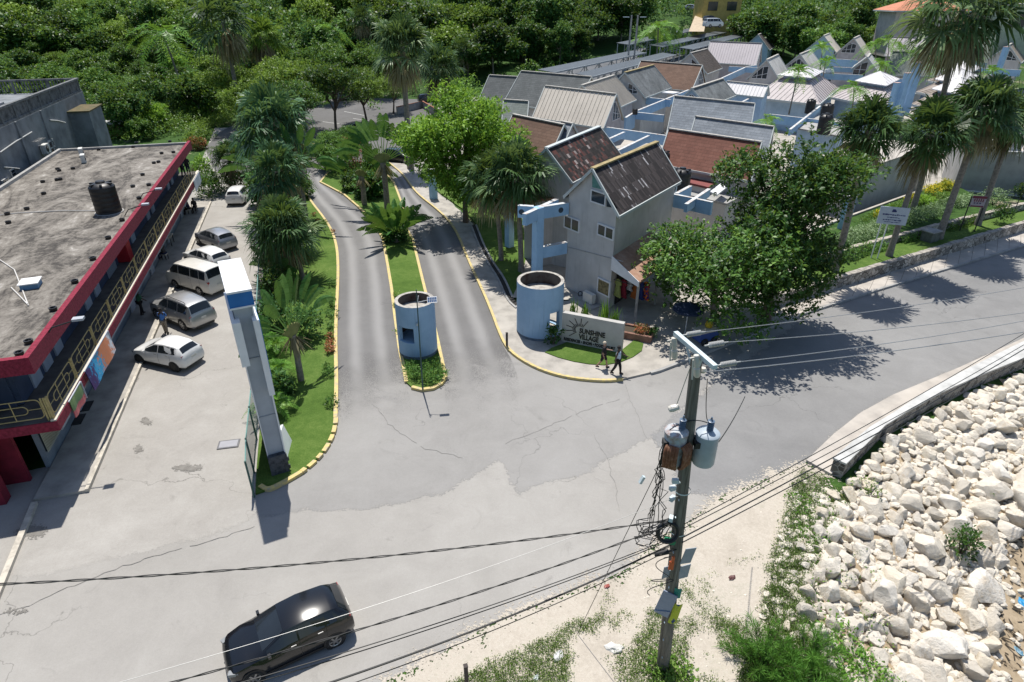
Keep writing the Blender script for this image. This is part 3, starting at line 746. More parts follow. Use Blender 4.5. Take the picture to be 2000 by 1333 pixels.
CARS = {
'hatch': dict(L=3.9, st=[(1.93, .34, .56, .60, .42, .42, .30), (1.88, .22, .66, .70, .66, .62, .48), (1.68, .18, .76, .81, .80, .76, .62), (1.3, .18, .86, .92, .845, .81, .70), (.92, .18, .91, .99, .845, .815, .70),
 (.1, .18, .95, 1.44, .845, .81, .57), (-.5, .18, .98, 1.50, .845, .81, .575), (-1.3, .18, 1.02, 1.45, .845, .80, .55), (-1.55, .2, 1.03, 1.38, .84, .79, .53), (-1.84, .24, 1.02, 1.07, .80, .74, .62), (-1.93, .3, .84, .88, .74, .70, .6), (-1.96, .36, .6, .62, .62, .6, .5)],
 wb=2.5, wr=.30, ws=(4, 5), rs=(8, 9), side=[(.75, -.18), (-.24, -1.02), (-1.08, -1.42)]),
'mpv': dict(L=4.4, st=[(2.2, .34, .60, .64, .45, .45, .32), (2.13, .22, .72, .76, .70, .66, .5), (1.9, .18, .84, .88, .83, .79, .64), (1.5, .18, .93, .99, .87, .83, .72), (1.1, .18, .97, 1.06, .87, .84, .72),
 (.15, .18, 1.0, 1.50, .87, .83, .60), (-.5, .18, 1.02, 1.56, .87, .83, .61), (-1.4, .18, 1.06, 1.53, .87, .82, .59), (-1.85, .2, 1.08, 1.44, .86, .80, .56), (-2.08, .24, 1.05, 1.12, .82, .75, .62), (-2.18, .3, .86, .9, .76, .72, .6), (-2.21, .38, .62, .64, .64, .6, .5)],
 wb=2.62, wr=.32, ws=(4, 5), rs=(8, 9), side=[(.92, -.1), (-.16, -1.0), (-1.06, -1.75)]),
'suv': dict(L=4.8, st=[(2.38, .42, .70, .74, .55, .55, .42), (2.32, .30, .86, .9, .78, .74, .58), (2.1, .26, 1.0, 1.05, .90, .86, .72), (1.6, .25, 1.08, 1.14, .93, .89, .78), (1.15, .25, 1.10, 1.2, .93, .89, .78),
 (.45, .25, 1.13, 1.76, .93, .88, .66), (-.4, .25, 1.15, 1.84, .93, .88, .67), (-1.7, .25, 1.17, 1.80, .93, .87, .65), (-2.05, .28, 1.17, 1.72, .92, .86, .64), (-2.28, .3, 1.12, 1.17, .90, .84, .72), (-2.36, .36, .95, .98, .86, .80, .7), (-2.40, .42, .68, .7, .75, .7, .6)],
 wb=2.8, wr=.38, ws=(4, 5), rs=(8, 9), side=[(1.0, .05), (-.02, -1.0), (-1.06, -1.95)], rails=True),
'van': dict(L=4.75, st=[(2.33, .40, .72, .76, .60, .60, .45), (2.28, .28, .95, 1.0, .80, .76, .6), (2.1, .24, 1.10, 1.16, .85, .82, .72), (1.9, .22, 1.16, 1.24, .85, .83, .74),
 (1.15, .22, 1.2, 1.92, .85, .83, .68), (.6, .22, 1.22, 1.98, .85, .83, .69), (-1.6, .22, 1.22, 1.98, .85, .83, .69), (-2.15, .22, 1.22, 1.95, .85, .83, .68), (-2.34, .25, 1.2, 1.3, .84, .82, .74), (-2.38, .32, .9, .93, .82, .8, .7), (-2.40, .4, .6, .62, .75, .7, .6)],
 wb=2.57, wr=.33, ws=(3, 4), rs=(7, 8), side=[(1.62, .7), (.64, -.55), (-.61, -1.45), (-1.5, -2.1)]),
}
def ring(s):
 x, zb, be, tp, wl, wb, wt = s; cab = tp-be
 e = .05 if cab > .2 else .02
 return [(x, 0, zb), (x, wl*.84, zb), (x, wl, zb+.13), (x, max(wl, wb)*1.02, zb+(be-zb)*.55), (x, wb, be), (x, wt, tp-e), (x, wt*.6, tp), (x, 0, tp+.012)]
def make_car(kind, body_m, label, loc, rz, cat='car', group=None, detail=True, rim=None, name='parked_car', taxi=False):
 D = CARS[kind]; st = D['st']; root = empty(name, loc, label, cat, group, rz)
 rings = [[Vector(p) for p in ring(s)] for s in st]
 mb = MB(); n = 8
 for sg in (1, -1):
  vs = [(p.x, p.y*sg, p.z) for r in rings for p in r]; fs = []
  for i in range(len(rings)-1):
   for j in range(n-1):
    f = (i*n+j, i*n+j+1, (i+1)*n+j+1, (i+1)*n+j); fs.append(f if sg < 0 else f[::-1])
  fs.append(tuple(range(n)) if sg > 0 else tuple(range(n-1, -1, -1)))
  q = (len(rings)-1)*n; fs.append(tuple(range(q+n-1, q-1, -1)) if sg > 0 else tuple(range(q, q+n)))
  mb.add(vs, fs, 0)
 def S(x, j, t):
  for i in range(len(st)-1):
   if st[i][0] >= x >= st[i+1][0]:
    f = (st[i][0]-x)/(st[i][0]-st[i+1][0]); a = rings[i][j].lerp(rings[i+1][j], f); b = rings[i][j+1].lerp(rings[i+1][j+1], f)
    return a.lerp(b, t)
 Lh = D['L']/2; wr = D['wr']; ax = D['wb']/2; axs = [ax*1.02, -ax*.98]
 wl = max(s[4] for s in st)
 for sg in (1, -1):                                     # arches, seams, sills
  for a in axs:
   M = Matrix.Translation((a, sg*(wl*.99), wr)) @ Matrix.Rotation(R(-90*sg), 4, 'X')
   mb.lathe([(0, .03), (wr+.055, .03), (wr+.055, -.12)], 20, 1, M)
  for a, b in D['side'][:-1] or []:
   for j, (t0, t1) in ((2, (.0, 1)), (3, (0, .95))):
    x = b-.03
    p, q = S(x, j, t0), S(x, j, t1); off = Vector((0, .006, 0))
    mb.add([((p+off).x-.007, (p+off).y*sg, p.z), ((p+off).x+.007, (p+off).y*sg, p.z), (q.x+.007, (q+off).y*sg, q.z), (q.x-.007, (q+off).y*sg, q.z)], [(0, 1, 2, 3)], 1)
  mb.box((0, sg*wl*.93, st[4][1]+.02), (D['wb']-2*wr-.1, .1, .10), 0, 1)
 mb.box((Lh-.06, 0, .38), (.06, 1.0, .16), 0, 1); mb.box((-Lh+.04, 0, .33), (.06, 1.25, .14), 0, 1)
 if D.get('rails'):
  for sg in (1, -1): mb.tube([(.3, sg*.6, 1.80), (.2, sg*.6, 1.87), (-1.6, sg*.6, 1.87), (-1.75, sg*.6, 1.80)], .022, 5, 1)
 me = mb.mesh('body', [body_m, M_trim]); bm = bmesh.new(); bm.from_mesh(me); bmesh.ops.remove_doubles(bm, verts=bm.verts, dist=1e-4); bm.to_mesh(me); bm.free()
 me.polygons.foreach_set('use_smooth', [True]*len(me.polygons)); me.set_sharp_from_angle(angle=R(38))
 link('body', me, root)
 def patch(name, fn, nu, nv, m):
  P = [[fn(i/nu, j/nv) for j in range(nv+1)] for i in range(nu+1)]
  b = MB(); vs = [p for r in P for p in r]
  b.add(vs, [(i*(nv+1)+j, (i+1)*(nv+1)+j, (i+1)*(nv+1)+j+1, i*(nv+1)+j+1) for i in range(nu) for j in range(nv)])
  return b.build(name, m, root, 60)
 for sg in (1, -1):
  for x0, x1 in D['side']:
   def fn(a, t, sg=sg, x0=x0, x1=x1):
    x = x0+(x1-x0)*a; p = S(x, 4, .09+.80*t); return (p.x, (p.y+.008)*sg, p.z)
   patch('side_window', fn, 6, 1, M_glass)
 def shield(i, m_t):
  A, B = rings[i], rings[i+1]
  def fn(a, t):
   y = -1+2*a; f = m_t[0]+(m_t[1]-m_t[0])*t
   p5, p6, p7 = (A[k].lerp(B[k], f) for k in (5, 6, 7)); s = abs(y)*.93
   q = p7.lerp(p6, s/.6) if s <= .6 else p6.lerp(p5, (s-.6)/.4)
   nn = Vector((B[7].z-A[7].z, 0, A[7].x-B[7].x)).normalized()
   if nn.z < 0: nn = -nn
   q = q+nn*.010
   return (q.x, q.y*(1 if y > 0 else -1), q.z)
  return fn
 patch('windscreen', shield(D['ws'][0], (.08, .93)), 10, 2, M_glass)
 patch('rear_window', shield(D['rs'][0], (.06, .86)), 10, 2, M_glass)
 for sg in (1, -1):
  b = MB(); s8 = st[D['rs'][1]]
  zz = s8[2]-.16; b.box((s8[0]+.035, sg*(s8[5]-.06), zz), (.12, .14, .30))
  b.build('taillight', M_tail, root)
  b = MB(); s2 = st[2]; b.box((s2[0]+.07, sg*(s2[5]-.10), s2[2]-.10), (.30, .16, .11), R(-22*sg)); b.build('headlight', M_head, root)
  b = MB(); x = D['side'][0][0]-.05; p = S(x, 4, .12); b.box((p.x, sg*(p.y+.09), p.z+.03), (.09, .15, .10)); b.build('mirror', body_m, root)
  if detail:
   for a, bb in D['side'][:2]:
    b = MB(); x = bb+.16; p = S(x, 3, .80); b.box((x, sg*(p.y+.012), p.z), (.16, .03, .03)); b.build('door_handle', M_rim, root)
 b = MB(); sr = st[D['rs'][1]+1] if D['rs'][1]+1 < len(st) else st[-1]; b.box((sr[0]-.005, 0, sr[2]-.10), (.05, .34, .12)); b.build('number_plate', M_plate, root)
 for sg in (1, -1):
  for a in axs:
   M = Matrix.Translation((a, sg*(wl*.985), wr)) @ Matrix.Rotation(R(-90*sg), 4, 'X')
   b = MB(); b.lathe([(wr*.66, .045), (wr*.9, .055), (wr, .02), (wr, -.14), (wr*.6, -.14)], 22, 0, M)
   wh = b.build('wheel', M_tyre, root, 50)
   b = MB(); b.lathe([(0, .03), (wr*.2, .04), (wr*.22, .02)], 12, 0, M); b.lathe([(wr*.60, .035), (wr*.68, .05), (wr*.68, -.02)], 20, 0, M)
   b.lathe([(0, .0), (wr*.64, .0)], 16, 1, M)
   for k in range(6):
    t = k*math.pi/3; b.bar(M @ Vector((0, 0, .03)), M @ Vector((math.cos(t)*wr*.64, math.sin(t)*wr*.64, .035)), .055, .02, 0, up=(0, 1, 0))
   b.build('rim', [rim or M_rim, M_trim], wh, 50)
 return root
def car_at(kind, body, front_px, rear_px, side, label, **k):
 """front/rear wheel contact pixels of the visible side; side=+1 when that is the car's left"""
 a, b = G(*front_px, .02), G(*rear_px, .02); h = (a-b).normalized()
 left = Vector((-h.y, h.x, 0)); wl = max(s[4] for s in CARS[kind]['st'])
 c = (a+b)/2-left*side*wl*.97
 return make_car(kind, body, label, (c.x, c.y, .02), math.atan2(h.y, h.x), **k)
grp = 'cars parked in the lot beside the red building'
hl = G(277, 711)-G(344, 724); hd = math.atan2(hl.y, hl.x)
def car_c(kind, body, px, hd, label, z=.02, **k):
 c = G(*px, z); return make_car(kind, body, label, (c.x, c.y, z), hd, **k)
car_at('hatch', M_white, (277, 711), (344, 726), 1, 'white hatchback parked nearest to the road with its nose to the walkway', group=grp, name='hatchback', rim=M_trim)
car_at('suv', M_silver, (306, 622), (366, 648), 1, 'silver estate jeep with black roof rails, man in blue shirt beside it', group=grp, name='silver_jeep')
car_at('van', M_champ, (341, 562), (398, 579), 1, 'cream white minibus with long dark side windows parked next to silver jeep', cat='van', group=grp, name='minibus')
car_at('mpv', M_white, (362, 515), (414, 536), 1, 'white rounded family car half hidden behind the top of the tall sign', group=grp, name='family_car')
car_at('mpv', M_gmet, (386, 476), (425, 494), 1, 'grey silver minivan with dark tailgate window parked beside the white cars', cat='minivan', group=grp, name='minivan')
a = G(470, 392); make_car('mpv', M_white, 'white car parked farthest up the lot seen from behind by the palms', (a.x, a.y, .02), R(97), group=grp, name='family_car')
car_at('hatch', M_black, (503, 1334), (656, 1262), 1, 'glossy black hatchback driving on the main road under the cables', name='black_hatchback')
a = G(782, 316); make_car('mpv', M_cdark, 'dark blue car parked by the planter behind the traveller palm', (a.x, a.y, .05), R(-28), name='dark_car')
a = G(692, 262); make_car('mpv', M_cdark, 'dark green car parked in the upper car park under the small trees', (a.x, a.y, .05), R(170), name='dark_car')
a = G(838, 200); make_car('mpv', M_cdark, 'dark car glimpsed behind the tall palm in the upper car park', (a.x, a.y, .05), R(20), name='dark_car')
a = G(681, 196); make_car('mpv', M_gmet, 'grey car half hidden behind small trees at back of car park', (a.x, a.y, .05), R(10), name='grey_car')
# ================================================================== people
def skin_mesh(nodes, edges, sub=1, root=0):
 me = bpy.data.meshes.new('tmp'); me.from_pydata([n[0] for n in nodes], edges, []); me.update()
 o = bpy.data.objects.new('tmp', me); COL.objects.link(o)
 o.modifiers.new('s', 'SKIN');
 me.skin_vertices[0].data.foreach_set('radius', [r for n in nodes for r in (n[1] if isinstance(n[1], tuple) else (n[1], n[1]))])
 for i, d in enumerate(me.skin_vertices[0].data): d.use_root = (i == root)
 ss = o.modifiers.new('u', 'SUBSURF'); ss.levels = sub; ss.render_levels = sub
 dg = bpy.context.evaluated_depsgraph_get(); dg.update()
 out = bpy.data.meshes.new_from_object(o.evaluated_get(dg))
 bpy.data.objects.remove(o); out.materials.clear()
 out.polygons.foreach_set('use_smooth', [True]*len(out.polygons))
 return out
SKIN_D = plain('skin_dark', (.065, .038, .025), .6); SKIN_L = plain('skin_light', (.36, .21, .15), .6)
M_hairb = plain('hair_black', (.012, .010, .009), .8); M_hairw = plain('hair_grey_blond', (.50, .43, .33), .8)
M_eye = plain('eye_dark', (.02, .02, .02), .3)
def cloth(name, c): return mat(name, c, .9, .25, 9)
def person(label, loc, rz, shirt, legs, skin=SKIN_D, hair=M_hairb, h=1.72, stride=.0, seat=None, arms=((.1, .25), (.1, .25)), sleeve='short', shorts=False, lean=0.0, group=None, shoe=None, bag=None, vest=False):
 """x is forward, y left"""
 root = empty('person', loc, label, 'person', group, rz); k = h/1.72
 hipz = .90 if seat is None else seat+.08
 J = {}
 J['pel'] = ((0, 0, hipz+.03), (.125, .10)); J['spi'] = ((lean*.3, 0, hipz+.22), (.115, .09)); J['che'] = ((lean*.8, 0, hipz+.42), (.145, .105))
 J['nek'] = ((lean*1.15, 0, hipz+.565), .052); J['hd0'] = ((lean*1.25+.015, 0, hipz+.635), .088); J['hd1'] = ((lean*1.3+.015, 0, hipz+.735), .112)
 J['nose'] = ((lean*1.3+.115, 0, hipz+.70), .018)
 for sd, sg in (('L', 1), ('R', -1)):
  J['sh'+sd] = ((lean, sg*.165, hipz+.50), .056)
  sw, be = arms[0 if sg > 0 else 1]
  e = Vector((lean, sg*.20, hipz+.50))+Vector((math.sin(sw)*.28, sg*.035, -math.cos(sw)*.28)); J['el'+sd] = (tuple(e), .042)
  w_ = e+Vector((math.sin(sw+be)*.25, -sg*.01, -math.cos(sw+be)*.25)); J['wr'+sd] = (tuple(w_), .028)
  hd_ = (w_-e).normalized(); hp = w_+hd_*.075; J['ha'+sd] = (tuple(hp), (.036, .016))
  for f, (dy, dl) in enumerate(((-.03, .062), (-.010, .075), (.010, .078), (.028, .068))):
   J['f%d%s' % (f, sd)] = (tuple(hp+hd_*dl+Vector((dy, sg*.012, 0))), .009)
  J['th'+sd] = (tuple(w_+hd_*.06+Vector((.05, -sg*.02, .0))), .010)
  J['hi'+sd] = ((0, sg*.088, hipz-.02), .088)
  if seat is None:
   s = stride*(1 if sg > 0 else -1); kn = Vector((math.sin(s)*.43+.02, sg*.095, hipz-.03-math.cos(s)*.42)); an = kn+Vector((math.sin(s-abs(stride)*.7)*.42, 0, -math.cos(s-abs(stride)*.7)*.40))
  else:
   kn = Vector((.42, sg*.13, seat+.04)); an = Vector((.44, sg*.13, .08))
  J['kn'+sd] = (tuple(kn), .058); J['an'+sd] = (tuple(an), .038); J['to'+sd] = ((an.x+.17, an.y+sg*.02, max(.03, an.z-.045)), .034); J['he'+sd] = ((an.x-.045, an.y, max(.03, an.z-.04)), .034)
 E = [('pel', 'spi'), ('spi', 'che'), ('che', 'nek'), ('nek', 'hd0'), ('hd0', 'hd1'), ('hd1', 'nose')]
 for sd in 'LR':
  E += [('che', 'sh'+sd), ('sh'+sd, 'el'+sd), ('el'+sd, 'wr'+sd), ('wr'+sd, 'ha'+sd), ('wr'+sd, 'th'+sd), ('pel', 'hi'+sd), ('hi'+sd, 'kn'+sd), ('kn'+sd, 'an'+sd), ('an'+sd, 'to'+sd), ('an'+sd, 'he'+sd)]+[('ha'+sd, 'f%d%s' % (f, sd)) for f in range(4)]
 def sub(keys, edges, add, lv=1):
  ks = list(keys); ix = {q: i for i, q in enumerate(ks)}
  nd = [(tuple(c*k for c in J[q][0]), tuple((r*1.12+(add*3.2 if q in ('spi', 'che', 'pel') and add == .014 else add))*k for r in (J[q][1] if isinstance(J[q][1], tuple) else (J[q][1],)*2))) for q in ks]
  return skin_mesh(nd, [(ix[a], ix[b]) for a, b in edges if a in ix and b in ix], lv)
 me = sub(J.keys(), E, 0); me.materials.append(skin); link('body', me, root)
 up = ['pel', 'spi', 'che', 'shL', 'shR', 'nek'] if vest else ['pel', 'spi', 'che', 'shL', 'shR', 'elL', 'elR']
 if sleeve == 'long' and not vest: up += ['wrL', 'wrR']
 me = sub([q for q in up if q != 'nek']+['hiL', 'hiR'], E, .014); me.materials.append(shirt); link('shirt', me, root)
 lo = ['pel', 'hiL', 'hiR', 'knL', 'knR']+([] if shorts else ['anL', 'anR'])
 me = sub(lo, E, .016); me.materials.append(legs); link('shorts' if shorts else 'trousers', me, root)
 for sd in 'LR':
  me = sub(['an'+sd, 'to'+sd, 'he'+sd], E, .012); me.materials.append(shoe or M_trim); link('shoe', me, root)
 hc = Vector(J['hd1'][0])*k; b = MB()
 b.lathe([(.098*k, -.02), (.106*k, .03), (.085*k, .085), (.045*k, .11), (0, .115)], 14, 0, Matrix.Translation(hc+Vector((-.016, 0, .01))) @ Matrix.Rotation(R(-14), 4, 'Y'))
 b.build('hair', hair, root, 60)
 for sg in (1, -1):
  b = MB(); b.lathe([(0, -.011), (.010, 0), (0, .011)], 8, 0, Matrix.Translation(hc+Vector((.084*k, sg*.032*k, .005)))); b.build('eye', M_eye, root)
 return root
C_blue = cloth('shirt_blue', (.07, .20, .52)); C_tan = cloth('trousers_tan', (.28, .24, .19)); C_black = cloth('cloth_black', (.014, .014, .016)); C_pale = cloth('cloth_pale_blue', (.50, .60, .70))
C_green = cloth('cloth_green', (.03, .12, .07)); C_navy = cloth('cloth_navy', (.02, .03, .08)); C_white = cloth('cloth_white', (.6, .6, .58)); C_dk = cloth('cloth_charcoal', (.05, .05, .055))
p = G(326, 652); person('man in bright blue shirt and tan trousers standing beside silver jeep', (p.x, p.y, .02), R(100), C_blue, C_tan, arms=((.5, 1.1), (.3, .9)), stride=.12, sleeve='short')
p = G(1177, 723); person('light haired walker in black shirt and black shorts passing the sign wall', (p.x, p.y, .135), R(-12), C_black, C_black, SKIN_L, M_hairw, 1.66, stride=.36, arms=((.3, 1.2), (-.2, .5)), shorts=True)
p = G(1204, 735); person('walker in sleeveless pale blue top and black trousers near kerb', (p.x, p.y, .135), R(-25), C_pale, C_black, SKIN_D, M_hairb, 1.76, stride=.28, arms=((.6, .7), (-.25, .3)), vest=True)
# ================================================================== red commercial building on the left
A_ = G(55, 699, 6.36); B_ = G(372, 275, 6.36)
UX = (B_-A_); LEN = UX.length; UX.normalize(); WX = Vector((-UX.y, UX.x, 0)); O_ = Vector((A_.x, A_.y, 0))
RB = Matrix(((UX.x, WX.x, 0, O_.x), (UX.y, WX.y, 0, O_.y), (0, 0, 1, 0), (0, 0, 0, 1)))      # local (along, inward, up)
def rb(u, w, z=0): return RB @ Vector((u, w, z))
def rbuv(px, py, z):
 q = RB.inverted() @ G(px, py, z); return q.x, q.y
RZ = math.atan2(UX.y, UX.x)
M_red = mat('red_stucco', (.23, .022, .045), .95, .5, 9, bump=.8, bscale=40, c2=(.13, .010, .022))
M_redp = mat('red_paint', (.20, .014, .032), .8, .2, 2)
n = NT('roof_stained'); co = n.co()
mpn = n.new('ShaderNodeMapping'); mpn.inputs['Scale'].default_value = (.5, 1.3, 1); n.ln(co, mpn.inputs['Vector'])
a = n.noise(.30, mpn.outputs[0], 8, .74, 1.4); b = n.noise(1.1, co, 6, .7, 1.0); c = n.noise(7, co, 4, .7)
f = n.math('ADD', n.math('MULTIPLY', a, .55), n.math('ADD', n.math('MULTIPLY', b, .3), n.math('MULTIPLY', c, .15)))
M_roofst = n.fin(n.ramp(f, [(.37, (.030, .028, .026)), (.44, (.075, .069, .062)), (.50, (.17, .155, .135)), (.56, (.24, .222, .195)), (.61, (.36, .34, .31)), (.67, (.60, .58, .55))]), .95, 0, .15)
M_navy = mat('wall_navy', (.055, .075, .125), .8, .2, 1.2); M_cream = plain('cream_edge', (.62, .56, .46), .8); M_greyw = mat('wall_greyblue', (.22, .26, .30), .85, .2, 1)
M_rail = mat('rail_yellow', (.42, .33, .14), .6, .2, 3); M_door = plain('door_pale', (.42, .46, .52), .6); M_glassd = glassy('window_dark', (.02, .025, .03), .12); M_dkfl = mat('balcony_floor', (.12, .11, .10), .9, .25, 1.5)
M_blackp = plain('tank_black', (.012, .012, .013), .45)
cb = empty('commercial_building', O_, 'long two-storey red building with yellow balcony railings and stained flat roof', 'building', rz=RZ)
D_ = 10.8; W1 = 1.65; U1 = 1.6
mb = MB(); mb.prism([(0.25, .25), (LEN, .25), (LEN, D_), (.25, D_)], 5.72, 6.06, bottom=True); mb.build('roof', M_roofst, cb)
mb = MB(); mb.prism([(0, 0), (LEN, 0), (LEN, .25), (0, .25)], 5.64, 6.36, bottom=True); mb.prism([(0, .25), (.25, .25), (.25, D_), (0, D_)], 5.64, 6.358, bottom=True); mb.build('parapet', M_red, cb)
mb = MB(); ribbon(mb, [(.25, D_+.1), (LEN, D_+.1)], .25, 5.7, 6.28); ribbon(mb, [(LEN-.12, .26), (LEN-.12, D_)], .24, 5.7, 6.25); mb.build('roof_kerb', M_conc, cb)
mb = MB(); mb.box((LEN/2+.8, W1+.1, 4.55), (LEN-1.8, .2, 2.3)); mb.box((U1+.1, (W1+D_)/2+.1, 4.55), (.2, D_-W1-.2, 2.3)); mb.box((LEN-.2, (W1+D_)/2+.1, 2.9), (.2, D_-W1-.2, 5.5)); mb.box((LEN/2+.8, D_-.1, 2.9), (LEN-1.8, .2, 5.5)); mb.build('upper_wall', M_navy, cb)
mb = MB(); mb.box((LEN/2+.2, W1/2, 3.2), (LEN+.4, W1-.02, .4), mi=0); mb.box((W1/2, (W1+5)/2+.5, 3.2), (W1-.02, 5.0, .398), mi=0)
mb.box((LEN/2+.2, -.03, 3.17), (LEN+.45, .06, .44), mi=1); mb.box((-.03, 2.9, 3.17), (.06, 5.9, .44), mi=1)
mb.box((LEN/2+.2, .06, 3.43), (LEN+.45, .2, .06), mi=2); mb.box((LEN/2+.3, .10, 2.86), (LEN, .14, .26), mi=3)
mb.build('balcony', [M_dkfl, M_red, M_cream, M_greyw], cb)
mb = MB(); mb.box((LEN/2+.8, W1+.15, 1.45), (LEN-1.8, .2, 2.9), mi=0); mb.box((U1-.6, (W1+D_)/2+.5, 1.45), (.2, D_-W1-.2, 2.9), mi=1); mb.build('ground_wall', [M_greyw, M_redp], cb)
def leaf_(name, u, z0, z1, wd, m, fr=None, w=W1):
 b = MB(); b.box((u, w-.03, (z0+z1)/2), (wd, .08, z1-z0)); o = b.build(name, m, cb)
 if fr is not None:
  b = MB(); b.box((u, w-.075, (z0+z1)/2+.25), (wd*.62, .03, (z1-z0)*.42)); b.build('pane', fr, o)
 return o
for i, u in enumerate([3.4, 4.8, 6.3, 11.4, 13.2, 22.4, 27.6, 29.4, 36.3, 38.2, 44.0]): leaf_('door', u, 3.42, 5.45, .95, M_door, M_glassd)
for u in [8.6, 16.2, 20.4, 25.3, 33.0, 41.0]: leaf_('window', u, 4.1, 5.3, 1.3, M_door, M_glassd)
b = MB(); b.box((18.6, W1-.35, 4.4), (.9, .7, 1.9)); b.build('red_screen', plain('red_screen', (.42, .01, .02), .6), cb)
b = MB()
for i in range(14): b.box((15.4+i*.14, W1-.1, 4.3), (.03, .03, 1.7))
b.build('grille', M_door, cb)
for u in [2.6, 9.4, 14.0, 21.0, 28.0, 35.0, 42.0]:
 b = MB(); b.box((u, W1+.02, 1.55), (1.6, .06, 1.5), mi=0)
 for i in range(17): b.box((u-.8+i*.1, W1-.05, 1.55), (.022, .022, 1.6), mi=1)
 b.build('window_grille', [M_glassd, plain('grille_cream', (.55, .55, .42), .6)], cb)
for u in [6.4, 12.2, 18.0, 24.6, 31.6, 38.6]: leaf_('door', u, .16, 2.3, 1.0, M_door, None, W1)
b0 = MB(); PW = 3.14
def loop(mb, pts, r): mb.tube(pts+[pts[0], pts[1]], r, 5, cap=False)
def rr(u0, u1, z0, z1, c, n=5):
 P = []
 for cx, cz, s in ((u1-c, z1-c, 0), (u0+c, z1-c, 90), (u0+c, z0+c, 180), (u1-c, z0+c, 270)):
  for i in range(n+1): t = R(s+90*i/n); P.append((cx+c*math.cos(t), 0, cz+c*math.sin(t)))
 return P
loop(b0, rr(.12, PW-.12, .12, 1.0, .2), .024); loop(b0, rr(.62, PW-.62, .38, .74, .17), .020)
for u in (PW*.36, PW*.64): b0.tube([(u, 0, .12), (u, 0, 1.0)], .018, 5)
b0.tube([(.12, 0, .56), (.62, 0, .56)], .018, 5); b0.tube([(PW-.62, 0, .56), (PW-.12, 0, .56)], .018, 5)
for u in (0, ): b0.box((u-.05, 0, .5), (.06, .06, 1.06)); b0.box((u+.05, 0, .5), (.06, .06, 1.06))
rme = b0.mesh('railing_panel', M_rail, 60)
nb = int((LEN+.2)/PW)
for i in range(nb): link('railing_panel', rme, cb, (.15+i*PW, .08, 3.44))
link('railing_panel', rme, cb, (.10, .2, 3.44), (0, 0, R(90)))
wk = MB(); wk.prism([tuple(rb(u, w).xy) for u, w in ((-.6, -.25), (LEN+2, -.25), (LEN+2, W1), (-.6, W1))], -.05, .15); struct('walkway', wk, M_pave)
wk = MB(); ribbon(wk, [rb(-.6, -.32), rb(LEN+1, -.32)], .14, 0, .2); ribbon(wk, [rb(-.8, W1-.1), rb(-.8-5.6, W1-.5)], .22, 0, .17); struct('kerb', wk, M_kerbw)
for px, lb in (((152, 820), 'nearer'), ((168, 794), 'farther')):
 b = MB(); b.box((0, 0, 0), (.9, .5, .03));
 for i in range(7): b.box((-.4+i*.13, 0, .02), (.05, .44, .012), mi=1)
 p = G(*px, .16); tag(b.build('drain_grate', [M_trim, plain('grate', (.06, .06, .06), .6)], loc=(p.x, p.y, .165), rot=(0, 0, RZ)), 'dark drain grate in the shaded walkway, the one %s' % ('nearest the road' if lb == 'nearer' else 'closest to the small banner'), 'drain grate', 'drain grates')
sp = empty('sign_pillar', rb(-.2, 3.4), 'tall red sign pillar with a yellow and black panel at the balcony end', 'sign', rz=RZ)
b = MB(); b.box((0, 0, 2.6), (.5, 1.4, 5.2)); b.build('pillar', M_redp, sp)
b = MB(); b.box((-.29, .05, 3.3), (.08, 1.0, 1.5), mi=0); b.box((-.34, .1, 3.2), (.03, .6, 1.2), mi=1); b.build('sign_panel', [M_trim, plain('sign_yellow', (.75, .42, .01), .5)], sp)
def banner(u0, u1, z0, z1, w, m, label, tilt=0):
 b = MB(); k = 8
 b.add([(u0+(u1-u0)*i/k, w-.03*math.sin(i*1.3)-tilt*(1-j), z0+(z1-z0)*j) for i in range(k+1) for j in (0, 1)], [(2*i, 2*i+2, 2*i+3, 2*i+1) for i in range(k)])
 b.add([(u0+(u1-u0)*i/k, w+.03-.03*math.sin(i*1.3)-tilt*(1-j), z0+(z1-z0)*j) for i in range(k+1) for j in (0, 1)], [(2*i, 2*i+1, 2*i+3, 2*i+2) for i in range(k)])
 o = empty('banner', rb((u0+u1)/2, w, z0), label, 'banner', 'banners on the balcony edge', RZ)
 c = Vector(((u0+u1)/2, w, z0)); me = b.mesh('sheet', m);
 for v in me.vertices: v.co -= c
 link('sheet', me, o)
 b = MB(); b.box(((u0+u1)/2-c.x, .02, z1-c.z), (u1-u0+.1, .05, .05)); b.box((u1-c.x, -.01, (z0+z1)/2-c.z), (.05, .04, z1-z0)); b.build('frame', M_door, o)
 return o
n = NT('banner_print'); co = n.co(); f = n.noise(2.6, co, 4, .7, 1.2); sx = n.new('ShaderNodeSeparateXYZ'); n.ln(co, sx.inputs[0])
g1 = n.ramp(n.math('ADD', n.math('MULTIPLY', sx.outputs[0], .20), n.math('ADD', n.math('MULTIPLY', f, .95), .03)), [(.10, (.05, .02, .12)), (.24, (.05, .04, .15)), (.30, (.02, .30, .58)), (.44, (.03, .35, .60)), (.52, (.62, .22, .10)), (.80, (.66, .24, .12)), (.88, (.62, .66, .7))], 'LINEAR')
M_ban1 = n.fin(g1, .7)
n = NT('banner_small_print'); co = n.co(); sx = n.new('ShaderNodeSeparateXYZ'); n.ln(co, sx.inputs[0])
M_ban2 = n.fin(n.ramp(n.math('ADD', sx.outputs[2], n.math('MULTIPLY', n.noise(3), .3)), [(.25, (.60, .16, .16)), (.42, (.55, .12, .14)), (.5, (.12, .22, .10)), (.9, (.22, .33, .12))]), .7)
ua, _ = rbuv(178, 738, 3.3); ub, _ = rbuv(240, 655, 3.3)
banner(ua+.1, ub, 2.55, 3.62, -.22, M_ban1, 'long orange and blue printed banner tied to the red balcony edge', .1)
